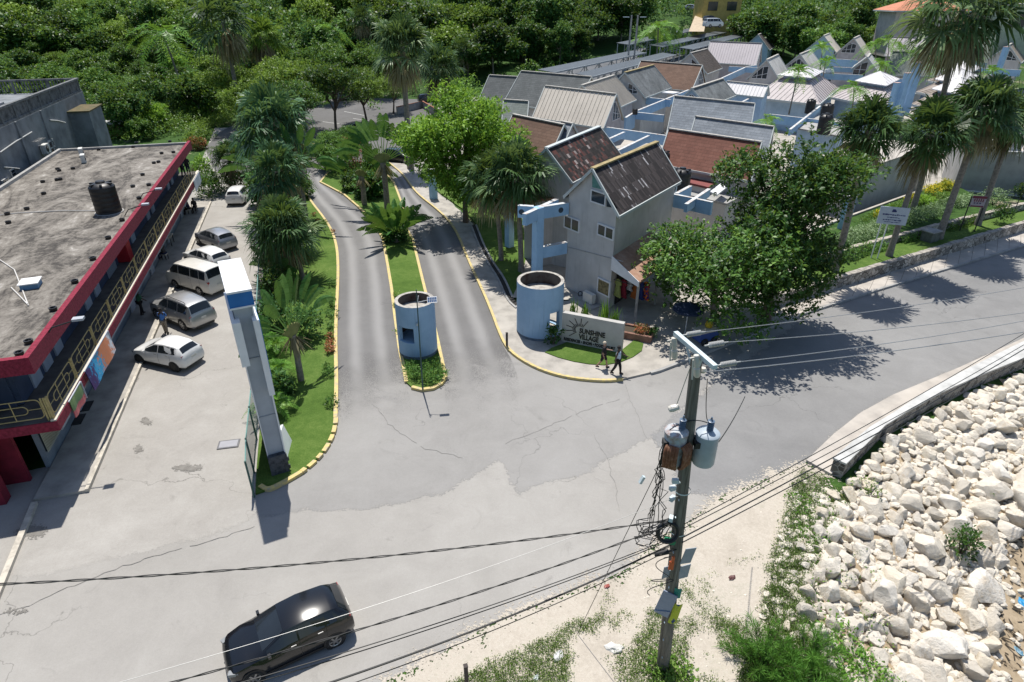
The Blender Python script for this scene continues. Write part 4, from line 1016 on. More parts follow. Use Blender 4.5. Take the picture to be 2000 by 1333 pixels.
ua, _ = rbuv(152, 790, 3.2); ub, _ = rbuv(174, 752, 3.2)
banner(ua, ub, 2.55, 3.4, -.12, M_ban2, 'small red and green printed banner below the balcony railing')
ua, _ = rbuv(372, 378, 3.2); ub, _ = rbuv(392, 346, 3.2)
banner(LEN-3.9, LEN-.2, 2.5, 3.45, -.14, plain('banner_white', (.62, .68, .74), .6), 'blank white banner at the far end of the red balcony edge')
def tank(px, label, r=1.05, h=2.1, z=6.06, group='black plastic water tanks', base=True, top_px=None):
 p = G(*px, z); t = empty('water_tank', p, label, 'water tank', group)
 b = MB(); prof = [(0, 0), (r*.97, 0), (r, .06)]
 for i in range(6):
  zz = .1+i*(h*.78-.1)/5; prof += [(r, zz), (r*.985, zz+.05), (r*.985, zz+.09), (r, zz+.13)]
 prof += [(r, h*.82), (r*.93, h*.88), (r*.62, h*.95), (r*.36, h*.97)]
 b.lathe(prof, 28); b.build('tank_body', M_blackp, t, 40)
 b = MB(); b.lathe([(r*.37, h*.95), (r*.37, h*1.0), (r*.30, h*1.03), (0, h*1.035)], 18)
 for k in range(6):
  a = k*math.pi/3; b.box((math.cos(a)*r*.74, math.sin(a)*r*.74, h*.94), (r*.34, r*.2, h*.05), a)
 b.build('lid', M_blackp, t, 40)
 if base:
  b = MB(); b.lathe([(0, 0), (r*1.12, 0), (r*1.12, .05), (r, .05)], 28); b.build('base_ring', M_conc, t)
 return t
tank((214, 415), 'tall black water tank standing alone on the stained flat roof', .76, 2.0)
spots = [(15, 420), (17, 437), (53, 410), (84, 357), (86, 380), (112, 353), (116, 335), (113, 332), (143, 331), (193, 294), (260, 289), (267, 281), (332, 278), (316, 301), (301, 320), (310, 318), (353, 282), (279, 343), (339, 299), (291, 363), (260, 366), (239, 432), (272, 389), (182, 508), (212, 467), (147, 553), (105, 607), (57, 671), (39, 694), (118, 352)]
b = MB(); b.lathe([(0, 0), (.19, 0), (.21, .2), (.15, .2), (.13, .1), (0, .1)], 10); b.box((.12, 0, .12), (.16, .06, .05)); pot = b.mesh('roof_pot', M_blackp, 40)
for i, q in enumerate(spots):
 p = G(*q, 6.06); o = link('roof_pot', pot, None, p, (0, 0, i), (.8, .8, .8)); tag(o, 'small black footing pot set on the stained flat roof', 'roof pot', 'footing pots on the flat roof')
def acunit(p, rz, label, group=None, sc=1.0):
 t = empty('air_conditioner', p, label, 'air conditioner', group, rz); t.scale = (sc,)*3
 b = MB(); b.box((0, 0, .38), (.82, .32, .60)); b.box((-.25, 0, .04), (.06, .36, .08)); b.box((.25, 0, .04), (.06, .36, .08)); b.build('casing', plain('ac_white', (.62, .62, .58), .5), t)
 b = MB(); b.lathe([(0, 0), (.22, 0), (.24, .015), (.24, -.03)], 18, 0, Matrix.Translation((-.1, -.17, .39)) @ Matrix.Rotation(R(90), 4, 'X'))
 for k in range(4): b.bar((-.1, -.19, .39), (-.1+.22*math.cos(k*.785), -.19, .39+.22*math.sin(k*.785)), .015, .01, 1)
 b.build('fan_grille', [M_trim, plain('ac_grille', (.4, .4, .4), .5)], t)
 return t
acunit(G(165, 318, 6.06), RZ+.2, 'white condenser unit on the flat roof corner, the nearer of the pair', 'condensers on the flat roof')
acunit(G(161, 305, 6.06), RZ+.2, 'white condenser unit on the flat roof corner, behind the other one', 'condensers on the flat roof')
def flood(px, label):
 p = G(*px, 6.36); t = empty('floodlight', p, label, 'floodlight', 'floodlights on the red parapet', RZ)
 b = MB(); b.tube([(0, .4, -.25), (0, .1, .12), (0, -.9, .35)], .03, 6); b.build('arm', M_trim, t)
 b = MB(); b.box((0, -.95, .38), (.28, .42, .10)); b.build('lamp_head', plain('lamp_grey', (.4, .42, .45), .5), t)
flood((255, 413), 'floodlight on arm over the red parapet near the black water tank'); flood((283, 382), 'floodlight on arm over the red parapet, farther from the road'); flood((108, 645), 'floodlight on long arm over the red parapet nearest the road')
p = G(62, 560, 6.06); b = MB(); b.box((0, 0, .13), (.75, .75, .26)); b.box((0, 0, .28), (.9, .85, .05), mi=1); tag(b.build('roof_hatch', [plain('hatch_blue', (.12, .25, .40), .6), plain('hatch_white', (.75, .75, .73), .5)], loc=p, rot=(0, 0, RZ+.1)), 'square white hatch lid on the stained flat roof', 'roof hatch')
for pts, lb in (([(0, 420), (40, 416), (120, 412), (190, 412)], 'long white pipe running across the stained roof towards the black tank'), ([(0, 508), (28, 527), (42, 562), (55, 596)], 'bent white pipe on the bleached patch of stained roof'), ([(22, 562), (40, 580), (56, 597)], 'short white pipe crossing the bent pipe on stained roof')):
 b = MB(); P = [G(*q, 6.10) for q in pts]; o0 = P[0].copy(); b.tube([q-o0 for q in P], .03, 6); tag(b.build('roof_pipe', plain('pvc', (.6, .58, .54), .5), loc=o0), lb, 'pipe', 'pipes on the flat roof')
pe = [((rb(LEN-1.6, 1.0, 3.42)), R(-20), C_navy, C_dk, 'person in dark clothes leaning at far end of the balcony, left one', None), ((rb(LEN-.9, .65, 3.42)), R(-60), C_dk, C_navy, 'person in black bending forward at far end of the balcony, right one', None),
 (G(383, 414, .15), R(-80), C_dk, C_black, 'person in dark clothes seated at far end of the walkway', .45), (G(372, 418, .15), R(200), C_navy, C_black, 'person in navy seated on low stool beside the walkway wall', .45),
 (G(337, 447, .15), R(150), C_white, C_dk, 'person in white shirt standing in the shaded walkway behind minivan', None), (G(324, 507, .15), R(170), C_dk, C_navy, 'person seated in walkway shade in front of the minibus', .45), (G(279, 614, .15), R(60), C_green, C_black, 'person in green shirt and black trousers in shade below the balcony', None)]
for p, rz, sh, tr, lb, seat in pe:
 person(lb, p, rz, sh, tr, seat=seat, stride=0 if seat else .15, arms=((.4, .8), (.2, .6)), lean=.05)
def stool(p, rz, label):
 t = empty('stool', p, label, 'stool', 'stools in the shaded walkway', rz)
 b = MB(); b.box((0, 0, .44), (.36, .36, .05)); b.build('seat', M_cream, t)
 for i in (-1, 1):
  for j in (-1, 1): b = MB(); b.bar((i*.15, j*.15, 0), (i*.14, j*.14, .42), .035); b.build('leg', M_trim, t)
for (p, rz, sh, tr, lb, seat), nm in zip([q for q in pe if q[5]], ('stool under the person at far end of the walkway', 'stool under the person in navy by the walkway wall', 'stool under the person in front of the minibus')): stool(p, rz, nm)
t = empty('table', G(331, 478, .15), 'small pale table in the shaded walkway beside the minivan', 'table', rz=RZ)
b = MB(); b.box((0, 0, .74), (1.2, .7, .05)); b.build('tabletop', M_cream, t)
for i in (-1, 1):
 for j in (-1, 1): b = MB(); b.bar((i*.52, j*.28, 0), (i*.52, j*.28, .72), .05); b.build('leg', M_trim, t)
# ================================================================== grey concrete building behind
gb0 = 12.4
M_greyc = mat('stained_grey_wall', (.20, .215, .225), .9, .4, .55, c2=(.09, .10, .108), detail=8)
gb = empty('concrete_building', rb(0, gb0), 'grey stained concrete building behind the red one with roof railing', 'building', rz=RZ)
GL = 58.5
mb = MB(); mb.prism([(-8, 0), (GL, 0), (GL, 13), (-8, 13)], 0, 9.2, bottom=True)
for u in (3, 12, 21, 30, 39, 45): mb.box((u, -.06, 4.6), (.35, .12, 9.2))
mb.build('wall', M_greyc, gb)
mb = MB()
for u in np.arange(-8, GL+.1, 3.0): mb.box((u, .15, 9.85), (.22, .22, 1.3))
for v in np.arange(3, 13.1, 3.3): mb.box((GL-.12, v, 9.85), (.22, .22, 1.3))
mb.box((GL/2-4, .15, 10.5), (GL+8, .3, .16)); mb.box((GL-.15, 6.6, 10.5), (.3, 12.6, .158)); mb.box((GL/2-4, .15, 9.3), (GL+8, .25, .2))
for u in np.arange(-8, GL, .28): mb.box((u, .15, 9.9), (.10, .08, 1.05))
for v in np.arange(.4, 13, .28): mb.box((GL-.12, v, 9.9), (.08, .10, 1.05))
mb.build('roof_railing', mat('stained_rail', (.16, .165, .165), .9, .4, 2), gb)
mb = MB(); mb.box((GL-4.4, -.95, 4.0), (4.6, 1.9, 8.0)); mb.build('stair_tower', M_greyc, gb)
mb = MB(); mb.box((GL-4.4, -.95, 8.05), (5.0, 2.2, .12)); mb.build('tower_roof', mat('mossy_slab', (.13, .10, .05), .95, .4, 1.5, c2=(.06, .07, .03)), gb)
mb = MB()
for i in range(4): mb.box((20, 1.5+i*1.6, 9.35), (60, .5, .2))
mb.build('roof_beams', mat('pale_slab', (.30, .31, .32), .9, .3, 1), gb)
def gwin(px, wd, ht, name='window'):
 d = ray(*px); Mi = gb.matrix_world.inverted() if False else (RB @ Matrix.Translation((0, gb0, 0))).inverted()
 o = Mi @ Vector((0, 0, H)); dd = Mi.to_3x3() @ d; t = (-.0-o.y)/dd.y; q = o+dd*t
 b = MB(); b.box((q.x, -.04, q.z), (wd, .1, ht)); fo = b.build('window_frame' if name == 'window' else name, plain('win_white', (.5, .5, .48), .6), gb)
 b = MB()
 for i in (-1, 0, 1):
  for j in (-1, 0, 1): b.box((q.x+i*wd*.3, -.10, q.z+j*ht*.3), (wd*.24, .03, ht*.24))
 b.build('pane', M_glassd, fo)
 return q
gwin((103, 294), 1.3, 1.9); gwin((25, 341), .7, .8); gwin((10, 356), 1.2, .5)
def gac(px, label):
 Mi = (RB @ Matrix.Translation((0, gb0, 0))).inverted(); o = Mi @ Vector((0, 0, H)); dd = Mi.to_3x3() @ ray(*px); t = (-.3-o.y)/dd.y; q = o+dd*t
 p = RB @ Matrix.Translation((0, gb0, 0)) @ q
 acunit((p.x, p.y, p.z-.4), RZ, label, 'air conditioners on the grey wall', 1.25)
gac((89, 292), 'white air conditioner hung on the grey wall beside its window'); gac((30, 362), 'white air conditioner low on the grey wall near the roof edge')
for pts, lb in (([(0, 298), (30, 277), (62, 258)], 'long pale conduit slanting across the grey wall'), ([(8, 327), (22, 328), (38, 330)], 'short white cable sagging on the grey wall'), ([(98, 235), (112, 236), (128, 240)], 'short pale conduit near the corner of the grey wall')):
 Mi = (RB @ Matrix.Translation((0, gb0, 0))).inverted(); P = []
 for q in pts:
  o = Mi @ Vector((0, 0, H)); dd = Mi.to_3x3() @ ray(*q); t = (-.08-o.y)/dd.y; P.append((RB @ Matrix.Translation((0, gb0, 0))) @ (o+dd*t))
 o0 = P[0].copy(); b = MB(); b.tube([q-o0 for q in P], .05, 5); tag(b.build('conduit', plain('conduit', (.5, .5, .48), .6), loc=o0), lb, 'conduit', 'conduits on the grey wall')
ant = empty('aerial', rb(LEN-2.2, D_+.7, 6.0), 'metal aerial frame standing in the gap beside the flat roof', 'aerial', rz=RZ)
b = MB(); b.tube([(0, 0, -.3), (0, 0, 1.6)], .03, 5); b.build('mast', M_conc, ant)
b = MB(); b.tube([(-.9, 0, 1.5), (.9, 0, 1.5)], .02, 5); b.tube([(-.7, 0, 1.1), (.7, 0, 1.1)], .02, 5)
for i in range(6): b.tube([(-.8+i*.32, -.3, 1.5), (-.8+i*.32, .3, 1.5)], .015, 4)
b.build('elements', M_conc, ant)
# ================================================================== tall white and blue pylon sign
q0 = G(532, 932); q1 = G(566, 922)
px_ = (q1-q0).normalized(); py_ = Vector((-px_.y, px_.x, 0)); wd = (q1-q0).length
PO = (q0+q1)/2
pyl = empty('pylon_sign', PO, 'tall white pylon sign with blue bands on stone base', 'sign', rz=math.atan2(px_.y, px_.x))
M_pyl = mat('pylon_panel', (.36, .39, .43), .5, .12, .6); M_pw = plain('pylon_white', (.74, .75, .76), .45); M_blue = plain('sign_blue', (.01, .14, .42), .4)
ZT = GY(432, 566, q0.y).z; ct = [G(432, 566, ZT), G(481, 559.5, ZT), G(476.5, 499.5, ZT), G(432, 507, ZT)]
dep = max(1.6, ((ct[3]-ct[0]).length+(ct[2]-ct[1]).length)/2); cw = (ct[1]-ct[0]).length
pass
b = MB(); b.box((0, dep*.42, .55), (wd*1.02, dep*.9, 1.1));
for i in range(5):
 for j in range(4): b.box((-wd*.40+j*wd*.27+(.06 if i % 2 else 0), -.02, .12+i*.21), (wd*.25, .06, .17+.02*(j % 2)), mi=0)
b.build('stone_base', mat('slate_stone', (.07, .075, .085), .85, .5, 6, bump=.4), pyl)
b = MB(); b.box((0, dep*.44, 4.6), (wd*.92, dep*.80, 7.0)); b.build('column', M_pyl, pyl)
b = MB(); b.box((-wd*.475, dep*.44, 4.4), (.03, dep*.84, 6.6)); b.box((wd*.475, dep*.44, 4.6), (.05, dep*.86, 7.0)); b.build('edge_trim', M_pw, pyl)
b = MB()
for z_ in (3.1, 5.9): b.box((0, dep*.04-.012, z_), (wd*.92, .03, .025)); b.box((wd*.50, dep*.44, z_), (.03, dep*.8, .025))
b.build('panel_joint', plain('joint_grey', (.27, .29, .32), .7), pyl)
b = MB(); b.box((0, dep*.42, ZT-.03), (cw*1.03, dep*1.06, .08), mi=0); b.box((0, dep*.42, ZT-.36), (cw*1.0, dep*1.02, .58), mi=1); b.box((0, dep*.42, ZT-.68), (cw*1.02, dep*1.04, .07), mi=0); b.build('cap', [M_pw, M_blue], pyl)
b = MB(); b.box((-cw*.40, dep*.40, 6.75), (.30, dep*.98, 1.9)); b.build('side_wing', M_pw, pyl)
b = MB(); b.box((cw*.40, dep*.40, 6.0), (.22, dep*1.02, 3.4)); sw = b.build('side_wing', M_pw, pyl)
b = MB(); b.box((cw*.40+.125, dep*.40, 6.3), (.03, dep*.9, 2.5), mi=0)
for i in range(5): b.box((cw*.40+.15, dep*.40+(.25 if i % 2 else -.2), 5.4+i*.42), (.02, dep*.35, .18), mi=1)
b.build('sign_face', [M_blue, M_pw], sw)
b = MB()
for i in range(16): b.box((wd*.53, dep*.15+i*dep*.045, 4.0), (.03, .02, 5.0))
b.build('louvre', M_pw, pyl)
o = MB().box((0, 0, .5), (.12, 1.9, 1.0), 0).build('leaning_panel', M_pw, loc=(G(562, 890)).to_tuple()[:2]+(.1,), rot=(0, R(-14), R(8))); tag(o, 'white panel leaning by the foot of the pylon sign', 'panel')
fp = [G(497, 972), G(497, 925), G(502, 860), G(507, 790), G(510, 720), G(512, 650), G(514, 585), G(517, 540)]
n = NT('green_mesh');
n.fin((.16, .30, .26), .8); tb = n.new('ShaderNodeBsdfTransparent'); ms = n.new('ShaderNodeMixShader'); ms.inputs[0].default_value = .55
n.ln(tb.outputs[0], ms.inputs[1]); n.ln(n.b.outputs[0], ms.inputs[2]); n.ln(ms.outputs[0], n.o.inputs['Surface']); M_mesh = n.m
fe = empty('fence', fp[0], 'green mesh fence between the parking lot and the lawn', 'fence')
b = MB();
for a, c in zip(fp, fp[1:]):
 a, c = a-fp[0], c-fp[0]; b.quad((a.x, a.y, .08), (c.x, c.y, .08), (c.x, c.y, 1.85), (a.x, a.y, 1.85))
b.build('mesh', M_mesh, fe)
for a in fp:
 b = MB(); q = a-fp[0]; b.tube([(q.x, q.y, 0), (q.x, q.y, 1.95)], .04, 6); b.build('post', plain('fence_post', (.05, .12, .10), .6), fe)
b = MB(); b.tube([(a.x-fp[0].x, a.y-fp[0].y, 1.88) for a in fp], .03, 5); b.build('top_rail', plain('fence_rail', (.16, .30, .27), .6), fe)
# ================================================================== the village
def roofmat(name, kind, c, c2=None, pale=None, sx=.30, sy=.22):
 n = NT(name); co = n.co()
 big = n.noise(.35, co, 6, .65, .5); fine = n.noise(3.5, co, 5, .7)
 if kind == 'tile':
  mp = n.new('ShaderNodeVectorMath', operation='MULTIPLY'); n.ln(co, mp.inputs[0]); mp.inputs[1].default_value = (1/sx, 1/sy, 0)
  fl = n.new('ShaderNodeVectorMath', operation='FLOOR'); n.ln(mp.outputs[0], fl.inputs[0])
  wn = n.new('ShaderNodeTexWhiteNoise', noise_dimensions='3D'); n.ln(fl.outputs[0], wn.inputs['Vector'])
  f = n.math('ADD', n.math('MULTIPLY', wn.outputs['Value'], .50), n.math('MULTIPLY', big, .5))
  col = n.ramp(f, [(.30, c), (.48, tuple(x*1.3 for x in c)), (.52, tuple(x*2.6 for x in c)), (.60, tuple(x*1.8 for x in c)), (.66, c2), (.72, c2), (.755, pale), (.80, tuple(x*1.2 for x in pale))])
  fr = n.new('ShaderNodeVectorMath', operation='FRACTION'); n.ln(mp.outputs[0], fr.inputs[0]); sp_ = n.new('ShaderNodeSeparateXYZ'); n.ln(fr.outputs[0], sp_.inputs[0])
  n.bump(n.math('ADD', sp_.outputs[1], n.math('MULTIPLY', sp_.outputs[0], .4)), .8, .04)
 elif kind == 'shingle':
  sp_ = n.new('ShaderNodeSeparateXYZ'); n.ln(co, sp_.inputs[0])
  br = n.new('ShaderNodeTexBrick'); br.inputs['Scale'].default_value = 1.0; br.inputs['Brick Width'].default_value = sx*2; br.inputs['Row Height'].default_value = sy; br.inputs['Mortar Size'].default_value = .010; br.inputs['Bias'].default_value = -.2
  cc = n.new('ShaderNodeCombineXYZ'); n.ln(sp_.outputs[0], cc.inputs[0]); n.ln(sp_.outputs[1], cc.inputs[1]); n.ln(cc.outputs[0], br.inputs['Vector'])
  br.inputs['Color1'].default_value = (*c, 1); br.inputs['Color2'].default_value = (*(c2 or tuple(x*1.25 for x in c)), 1); br.inputs['Mortar'].default_value = (*tuple(x*.5 for x in c), 1)
  col = n.mix(br.outputs['Color'], tuple(x*.45 for x in c), n.ramp(n.math('ADD', n.math('MULTIPLY', big, .7), n.math('MULTIPLY', fine, .3)), [(.45, 0.0), (.72, .8)]))
 elif kind == 'stain':
  col = n.ramp(n.math('ADD', n.math('MULTIPLY', big, .6), n.math('MULTIPLY', fine, .4)), [(.32, c), (.5, c2), (.68, pale)])
 else:
  col = n.ramp(n.math('ADD', n.math('MULTIPLY', big, .6), n.math('MULTIPLY', fine, .4)), [(.3, tuple(x*.72 for x in c)), (.5, c), (.75, tuple(min(1, x*1.12) for x in c))])
 return n.fin(col, .85 if kind != 'metal' else .5, 0, .3)
RM = dict(dark=roofmat('roof_dark_tile', 'tile', (.026, .022, .020), (.115, .045, .036), (.34, .29, .27), .30, .24), darkw=roofmat('roof_dark_tile_worn', 'tile', (.026, .022, .022), (.055, .045, .043), (.46, .45, .46), .16, .46),
  terra=roofmat('roof_terracotta', 'shingle', (.175, .072, .050), (.215, .095, .068)), brown=roofmat('roof_brown', 'shingle', (.135, .080, .055), (.17, .105, .075)), slate=roofmat('roof_slate_blue', 'shingle', (.20, .225, .25), (.27, .295, .32)),
  grey=roofmat('roof_grey_shingle', 'shingle', (.105, .115, .115), (.14, .15, .15)), dslate=roofmat('roof_dark_slate', 'stain', (.045, .05, .05), (.14, .15, .15), (.25, .265, .27)),
  pale=roofmat('roof_pale_stain', 'stain', (.19, .19, .18), (.36, .36, .345), (.46, .46, .44)), sage=roofmat('roof_sage', 'shingle', (.19, .215, .195), (.23, .255, .235)),
  beige=roofmat('roof_beige_metal', 'metal', (.46, .42, .36)), tan=roofmat('roof_tan_metal', 'metal', (.27, .225, .185)), purple=roofmat('roof_mauve_metal', 'metal', (.27, .245, .275)), white=roofmat('roof_white_metal', 'metal', (.66, .64, .63)), pink=roofmat('roof_pinkish_metal', 'metal', (.40, .36, .35)), tarp=roofmat('roof_tarred', 'stain', (.02, .018, .016), (.06, .05, .045), (.13, .11, .09)))
n = NT('render_grey'); co = n.co(); mp = n.new('ShaderNodeMapping'); mp.inputs['Scale'].default_value = (4, 4, .3); n.ln(co, mp.inputs['Vector'])
M_wallg = n.fin(n.mix(n.ramp(n.noise(.8, co, 5), [(.3, (.41, .40, .385)), (.7, (.53, .52, .50))]), (.25, .24, .22), n.ramp(n.noise(1.0, mp.outputs[0], 6, .7), [(.55, 0.0), (.80, .7)])), .9, 0, .2); M_wallw = mat('boards_lilac', (.42, .40, .41), .85, .15, 1.2); M_wallb = mat('wall_pale_blue', (.40, .53, .66), .85, .14, .9, c2=(.31, .43, .55))
M_sky = mat('pale_blue_paint', (.32, .50, .68), .8, .12, .8, c2=(.25, .41, .58)); M_skytop = mat('worn_blue_cap', (.52, .55, .56), .85, .3, 3, c2=(.36, .27, .22)); M_fascia = plain('fascia_green_white', (.46, .50, .49), .7); M_frame = plain('frame_white', (.66, .67, .68), .6); M_ridge = mat('ridge_cement', (.42, .40, .36), .9, .25, 4); M_ridgey = mat('ridge_mossy_yellow', (.34, .27, .13), .9, .35, 5)
HOUSES = []
def gable(label, rA, rB, eA, eB, zr, ze, rm, wm=None, ridge=None, seams=0.0, win=(), z0=.14, perp=False, group=None, fascia=True, name='gable_house', winA=None, winB=None, th=.14):
 """ridge and the visible eave given where the photo shows them, at heights zr, ze; the far slope mirrors the near one"""
 RA, RBp = G(*rA, zr), G(*rB, zr)
 ax = RBp-RA; Ln = ax.length; ax.normalize(); ay = Vector((-ax.y, ax.x, 0))
 if Ln > 11.5: Ln = 11.5; RBp = RA+ax*Ln; eB = None
 def off(z):
  os_ = []
  if eA: os_.append(G(*eA, z)-RA)
  if eB: os_.append(G(*eB, z)-RBp)
  o = sum(os_, Vector())/len(os_); return o.dot(ax), o.dot(ay)
 ox, oy = off(ze); pt = math.degrees(math.atan2(zr-ze, abs(oy)))
 if not 36 < pt < 52:
  best = None
  for i in range(90):
   z_ = zr-1.2-i*.05; a_, b_ = off(z_); p_ = math.degrees(math.atan2(zr-z_, abs(b_)))
   sc_ = abs(p_-44)+8*max(0, abs(b_)-4.2)+8*max(0, 1.6-abs(b_))
   if best is None or sc_ < best[0]: best = (sc_, z_, a_, b_)
  _, ze, ox, oy = best
 if abs(oy) < 1.3: oy = math.copysign(1.3, oy); ze = zr-1.3
 if abs(ox) > .35*abs(oy): ox = math.copysign(.35*abs(oy), ox)
 pass
 base = Vector((RA.x, RA.y, 0)); t = empty(name, base, label, 'house', group, math.atan2(ax.y, ax.x))
 HOUSES.append((t, Ln, ox, oy, zr, ze))
 sl = lambda s, x, f, lift=0: Vector((x+s*ox*f, s*oy*f, zr+(ze-zr)*f+lift))
 b = MB()
 for s in (1, -1):
  q = [sl(s, -.05, 0), sl(s, Ln+.05, 0), sl(s, Ln+.05, 1.04), sl(s, -.05, 1.04)]; v = q+[p-Vector((0, 0, th)) for p in q]
  b.add(v, [(0, 1, 2, 3), (7, 6, 5, 4)]+[(i, (i+1) % 4, 4+(i+1) % 4, 4+i) for i in range(4)])
  if seams:
   k = int(Ln/seams)
   for i in range(k+1):
    x = i*Ln/k; b.bar(sl(s, x, 0.02, .03), sl(s, x, 1.04, .03), .05, .07)
 rf = b.build('roof', rm, t, clean=False)
 bm = bmesh.new(); bm.from_mesh(rf.data); bmesh.ops.recalc_face_normals(bm, faces=bm.faces); bm.to_mesh(rf.data); bm.free()
 b = MB(); b.bar((-.06, 0, zr+.03), (Ln+.06, 0, zr+.03), .34, .10); b.build('ridge_cap', ridge or M_ridge, t)
 if fascia:
  b = MB()
  for s in (1, -1):
   b.bar(sl(s, -.02, 1.05, -.06), sl(s, Ln+.02, 1.05, -.06), .10, .18)
   for x in (-.09, Ln+.09): b.bar(sl(s, x, 0, -.03), sl(s, x, 1.05, -.03), .08, .18)
  b.build('fascia', M_fascia, t)
 b = MB(); ins = .90; x0, x1 = .15, Ln-.15
 z1 = zr+(ze-zr)*ins-th; zt = zr-th
 pts = [(x0+ox*ins, oy*ins), (x1+ox*ins, oy*ins), (x1-ox*ins, -oy*ins), (x0-ox*ins, -oy*ins)]
 vs = [(x, y, z0) for x, y in pts]+[(x, y, z1) for x, y in pts]+[(x0, 0, zt), (x1, 0, zt)]
 b.add(vs, [(0, 1, 5, 4), (2, 3, 7, 6), (3, 0, 4, 8, 7), (1, 2, 6, 9, 5)]); w = b.build('wall', wm or M_wallg, t, clean=True)
 for side, spec in ((0, winA), (1, winB)):           # glazing in the gable: white frame triangle with panes
  if not spec: continue
  x = x0-.02 if side == 0 else x1+.02; sgn = -1 if side == 0 else 1
  f = lambda a, z, lift=0: Vector((x+ox*a*ins+sgn*lift, oy*a*ins, z))
  a0, a1, zz0, zz1 = spec                          # a in -1..1 across, heights
  b = MB(); lim = lambda a: zt-(zt-z1)*abs(a)-.25
  P = [f(a0, zz0), f(a1, zz0), f(a1, min(zz1, lim(a1))), f((a0+a1)/2, min(zz1, lim((a0+a1)/2))), f(a0, min(zz1, lim(a0)))]
  b.add(P, [(0, 1, 2, 3, 4)]); g = b.build('gable_window', M_glassd, t)
  b = MB(); k = max(2, int(abs(a1-a0)*abs(oy)/.8))
  for i in range(k+1): a = a0+(a1-a0)*i/k; b.bar(f(a, zz0, .03), f(a, min(zz1, lim(a)), .03), .07)
  b.bar(f(a0, zz0, .03), f(a1, zz0, .03), .08); m_ = zz0+.45*(zz1-zz0); b.bar(f(a0, min(m_, lim(a0)), .03), f(a1, min(m_, lim(a1)), .03), .06)
  for i in range(k): a, c = a0+(a1-a0)*i/k, a0+(a1-a0)*(i+1)/k; b.bar(f(a, min(zz1, lim(a)), .03), f(c, min(zz1, lim(c)), .03), .07)
  b.build('frame', M_frame, g)
 return t
H1 = gable('tall grey house with worn dark tile roof behind the round blue tower', (1158, 330), (1283, 278), (1225, 415), (1306, 358), 9.0, 6.75, RM['darkw'], ridge=M_ridgey)
t1, L1, ox1, oy1, zr1, ze1 = HOUSES[-1]
M1 = Matrix.Translation(t1.location) @ Matrix.Rotation(t1.rotation_euler.z, 4, 'Z')
ga = M1 @ Vector((.15+ox1*.9, oy1*.9, 0)); gb_ = M1 @ Vector((.15-ox1*.9, -oy1*.9, 0))   # the two corners of the gable wall
pass
def on_plane(px, p0, nn):
 d = ray(*px); t = (Vector(p0)-Vector((0, 0, H))).dot(nn)/d.dot(nn); return Vector((0, 0, H))+d*t
gdir = (gb_-ga).normalized(); gn = Vector((gdir.y, -gdir.x, 0)); gn = gn if gn.y < 0 else -gn
M1i = M1.inverted(); grz = math.atan2(gdir.y, gdir.x)-t1.rotation_euler.z
def h1_window(pa, pb, name='window', sash=2, m=None, open_=False):
 a, b2 = on_plane(pa, ga, gn), on_plane(pb, ga, gn); c = (a+b2)/2+gn*.03; w_ = abs((b2-a).dot(gdir)); h_ = abs(a.z-b2.z)
 l = M1i @ c; b = MB()
 for s in (-1, 1): b.box((s*(w_/2-.04), 0, 0), (.09, .12, h_)); b.box((0, 0, s*(h_/2-.04)), (w_, .118, .09))
 if sash == 2: b.box((0, 0, 0), (.09, .122, h_))
 f = b.build(name, M_frame, t1, loc=l, rot=(0, 0, grz))
 b = MB(); b.box((0, .0, 0), (w_-.1, .06, h_-.1)); b.build('pane', m or M_glassd, f)
 if open_:
  b = MB(); b.box((w_*.25, -.25, 0), (.05, .5, h_*.86)); b.build('sash', M_frame, f, rot=(0, 0, 0))
 return f
h1_window((1103.4, 419), (1132, 456)); h1_window((1169, 435), (1199, 471), open_=False); h1_window((1156, 369), (1183.5, 404), sash=1)
h1_window((1169, 541), (1191, 582), 'window', 1, mat('curtain_print', (.22, .18, .09), .9, .5, 6))
b = MB(); P = [on_plane(q, ga, gn)+gn*.02 for q in ((1185, 374), (1208, 408), (1185, 404))]; b.add([M1i @ p for p in P], [(0, 1, 2)]); b.build('attic_pane', M_glassd, t1)
b = MB(); P = [on_plane(q, ga, gn)+gn*.02 for q in ((1157, 340), (1183, 372), (1157, 366))]; b.add([M1i @ p for p in P], [(0, 1, 2)]); b.build('attic_panel', mat('green_panel', (.10, .24, .21), .7, .25, 3), t1)
b = MB(); P = [on_plane(q, ga, gn)+gn*.012 for q in ((1091, 478), (1217, 511))]; b.bar(M1i @ P[0], M1i @ P[1], .05, .03); b.build('floor_band', M_conc, t1)
s0 = M1 @ Vector((.15+ox1*.9, oy1*.9, 0)); rdir = (M1.to_3x3() @ Vector((1, 0, 0))).normalized(); sdir = -gdir
po = empty('shop_porch', s0, 'lean-to shop porch with terracotta roof and white fascia', 'porch')
zt_, zb_ = 3.75, 2.85; PWd, PL = 2.5, 6.0
A = Vector((0, 0, zt_)); Bq = sdir*PWd+Vector((0, 0, zb_))
b = MB(); q = [A-rdir*.1, Bq-rdir*.1, Bq+rdir*PL, A+rdir*PL]; b.add(q+[p+Vector((0, 0, .12)) for p in q], [(0, 3, 2, 1), (4, 5, 6, 7)]+[(i, (i+1) % 4, 4+(i+1) % 4, 4+i) for i in range(4)]); b.build('roof', roofmat('porch_terracotta', 'stain', (.20, .12, .085), (.34, .20, .14), (.44, .33, .26)), po)
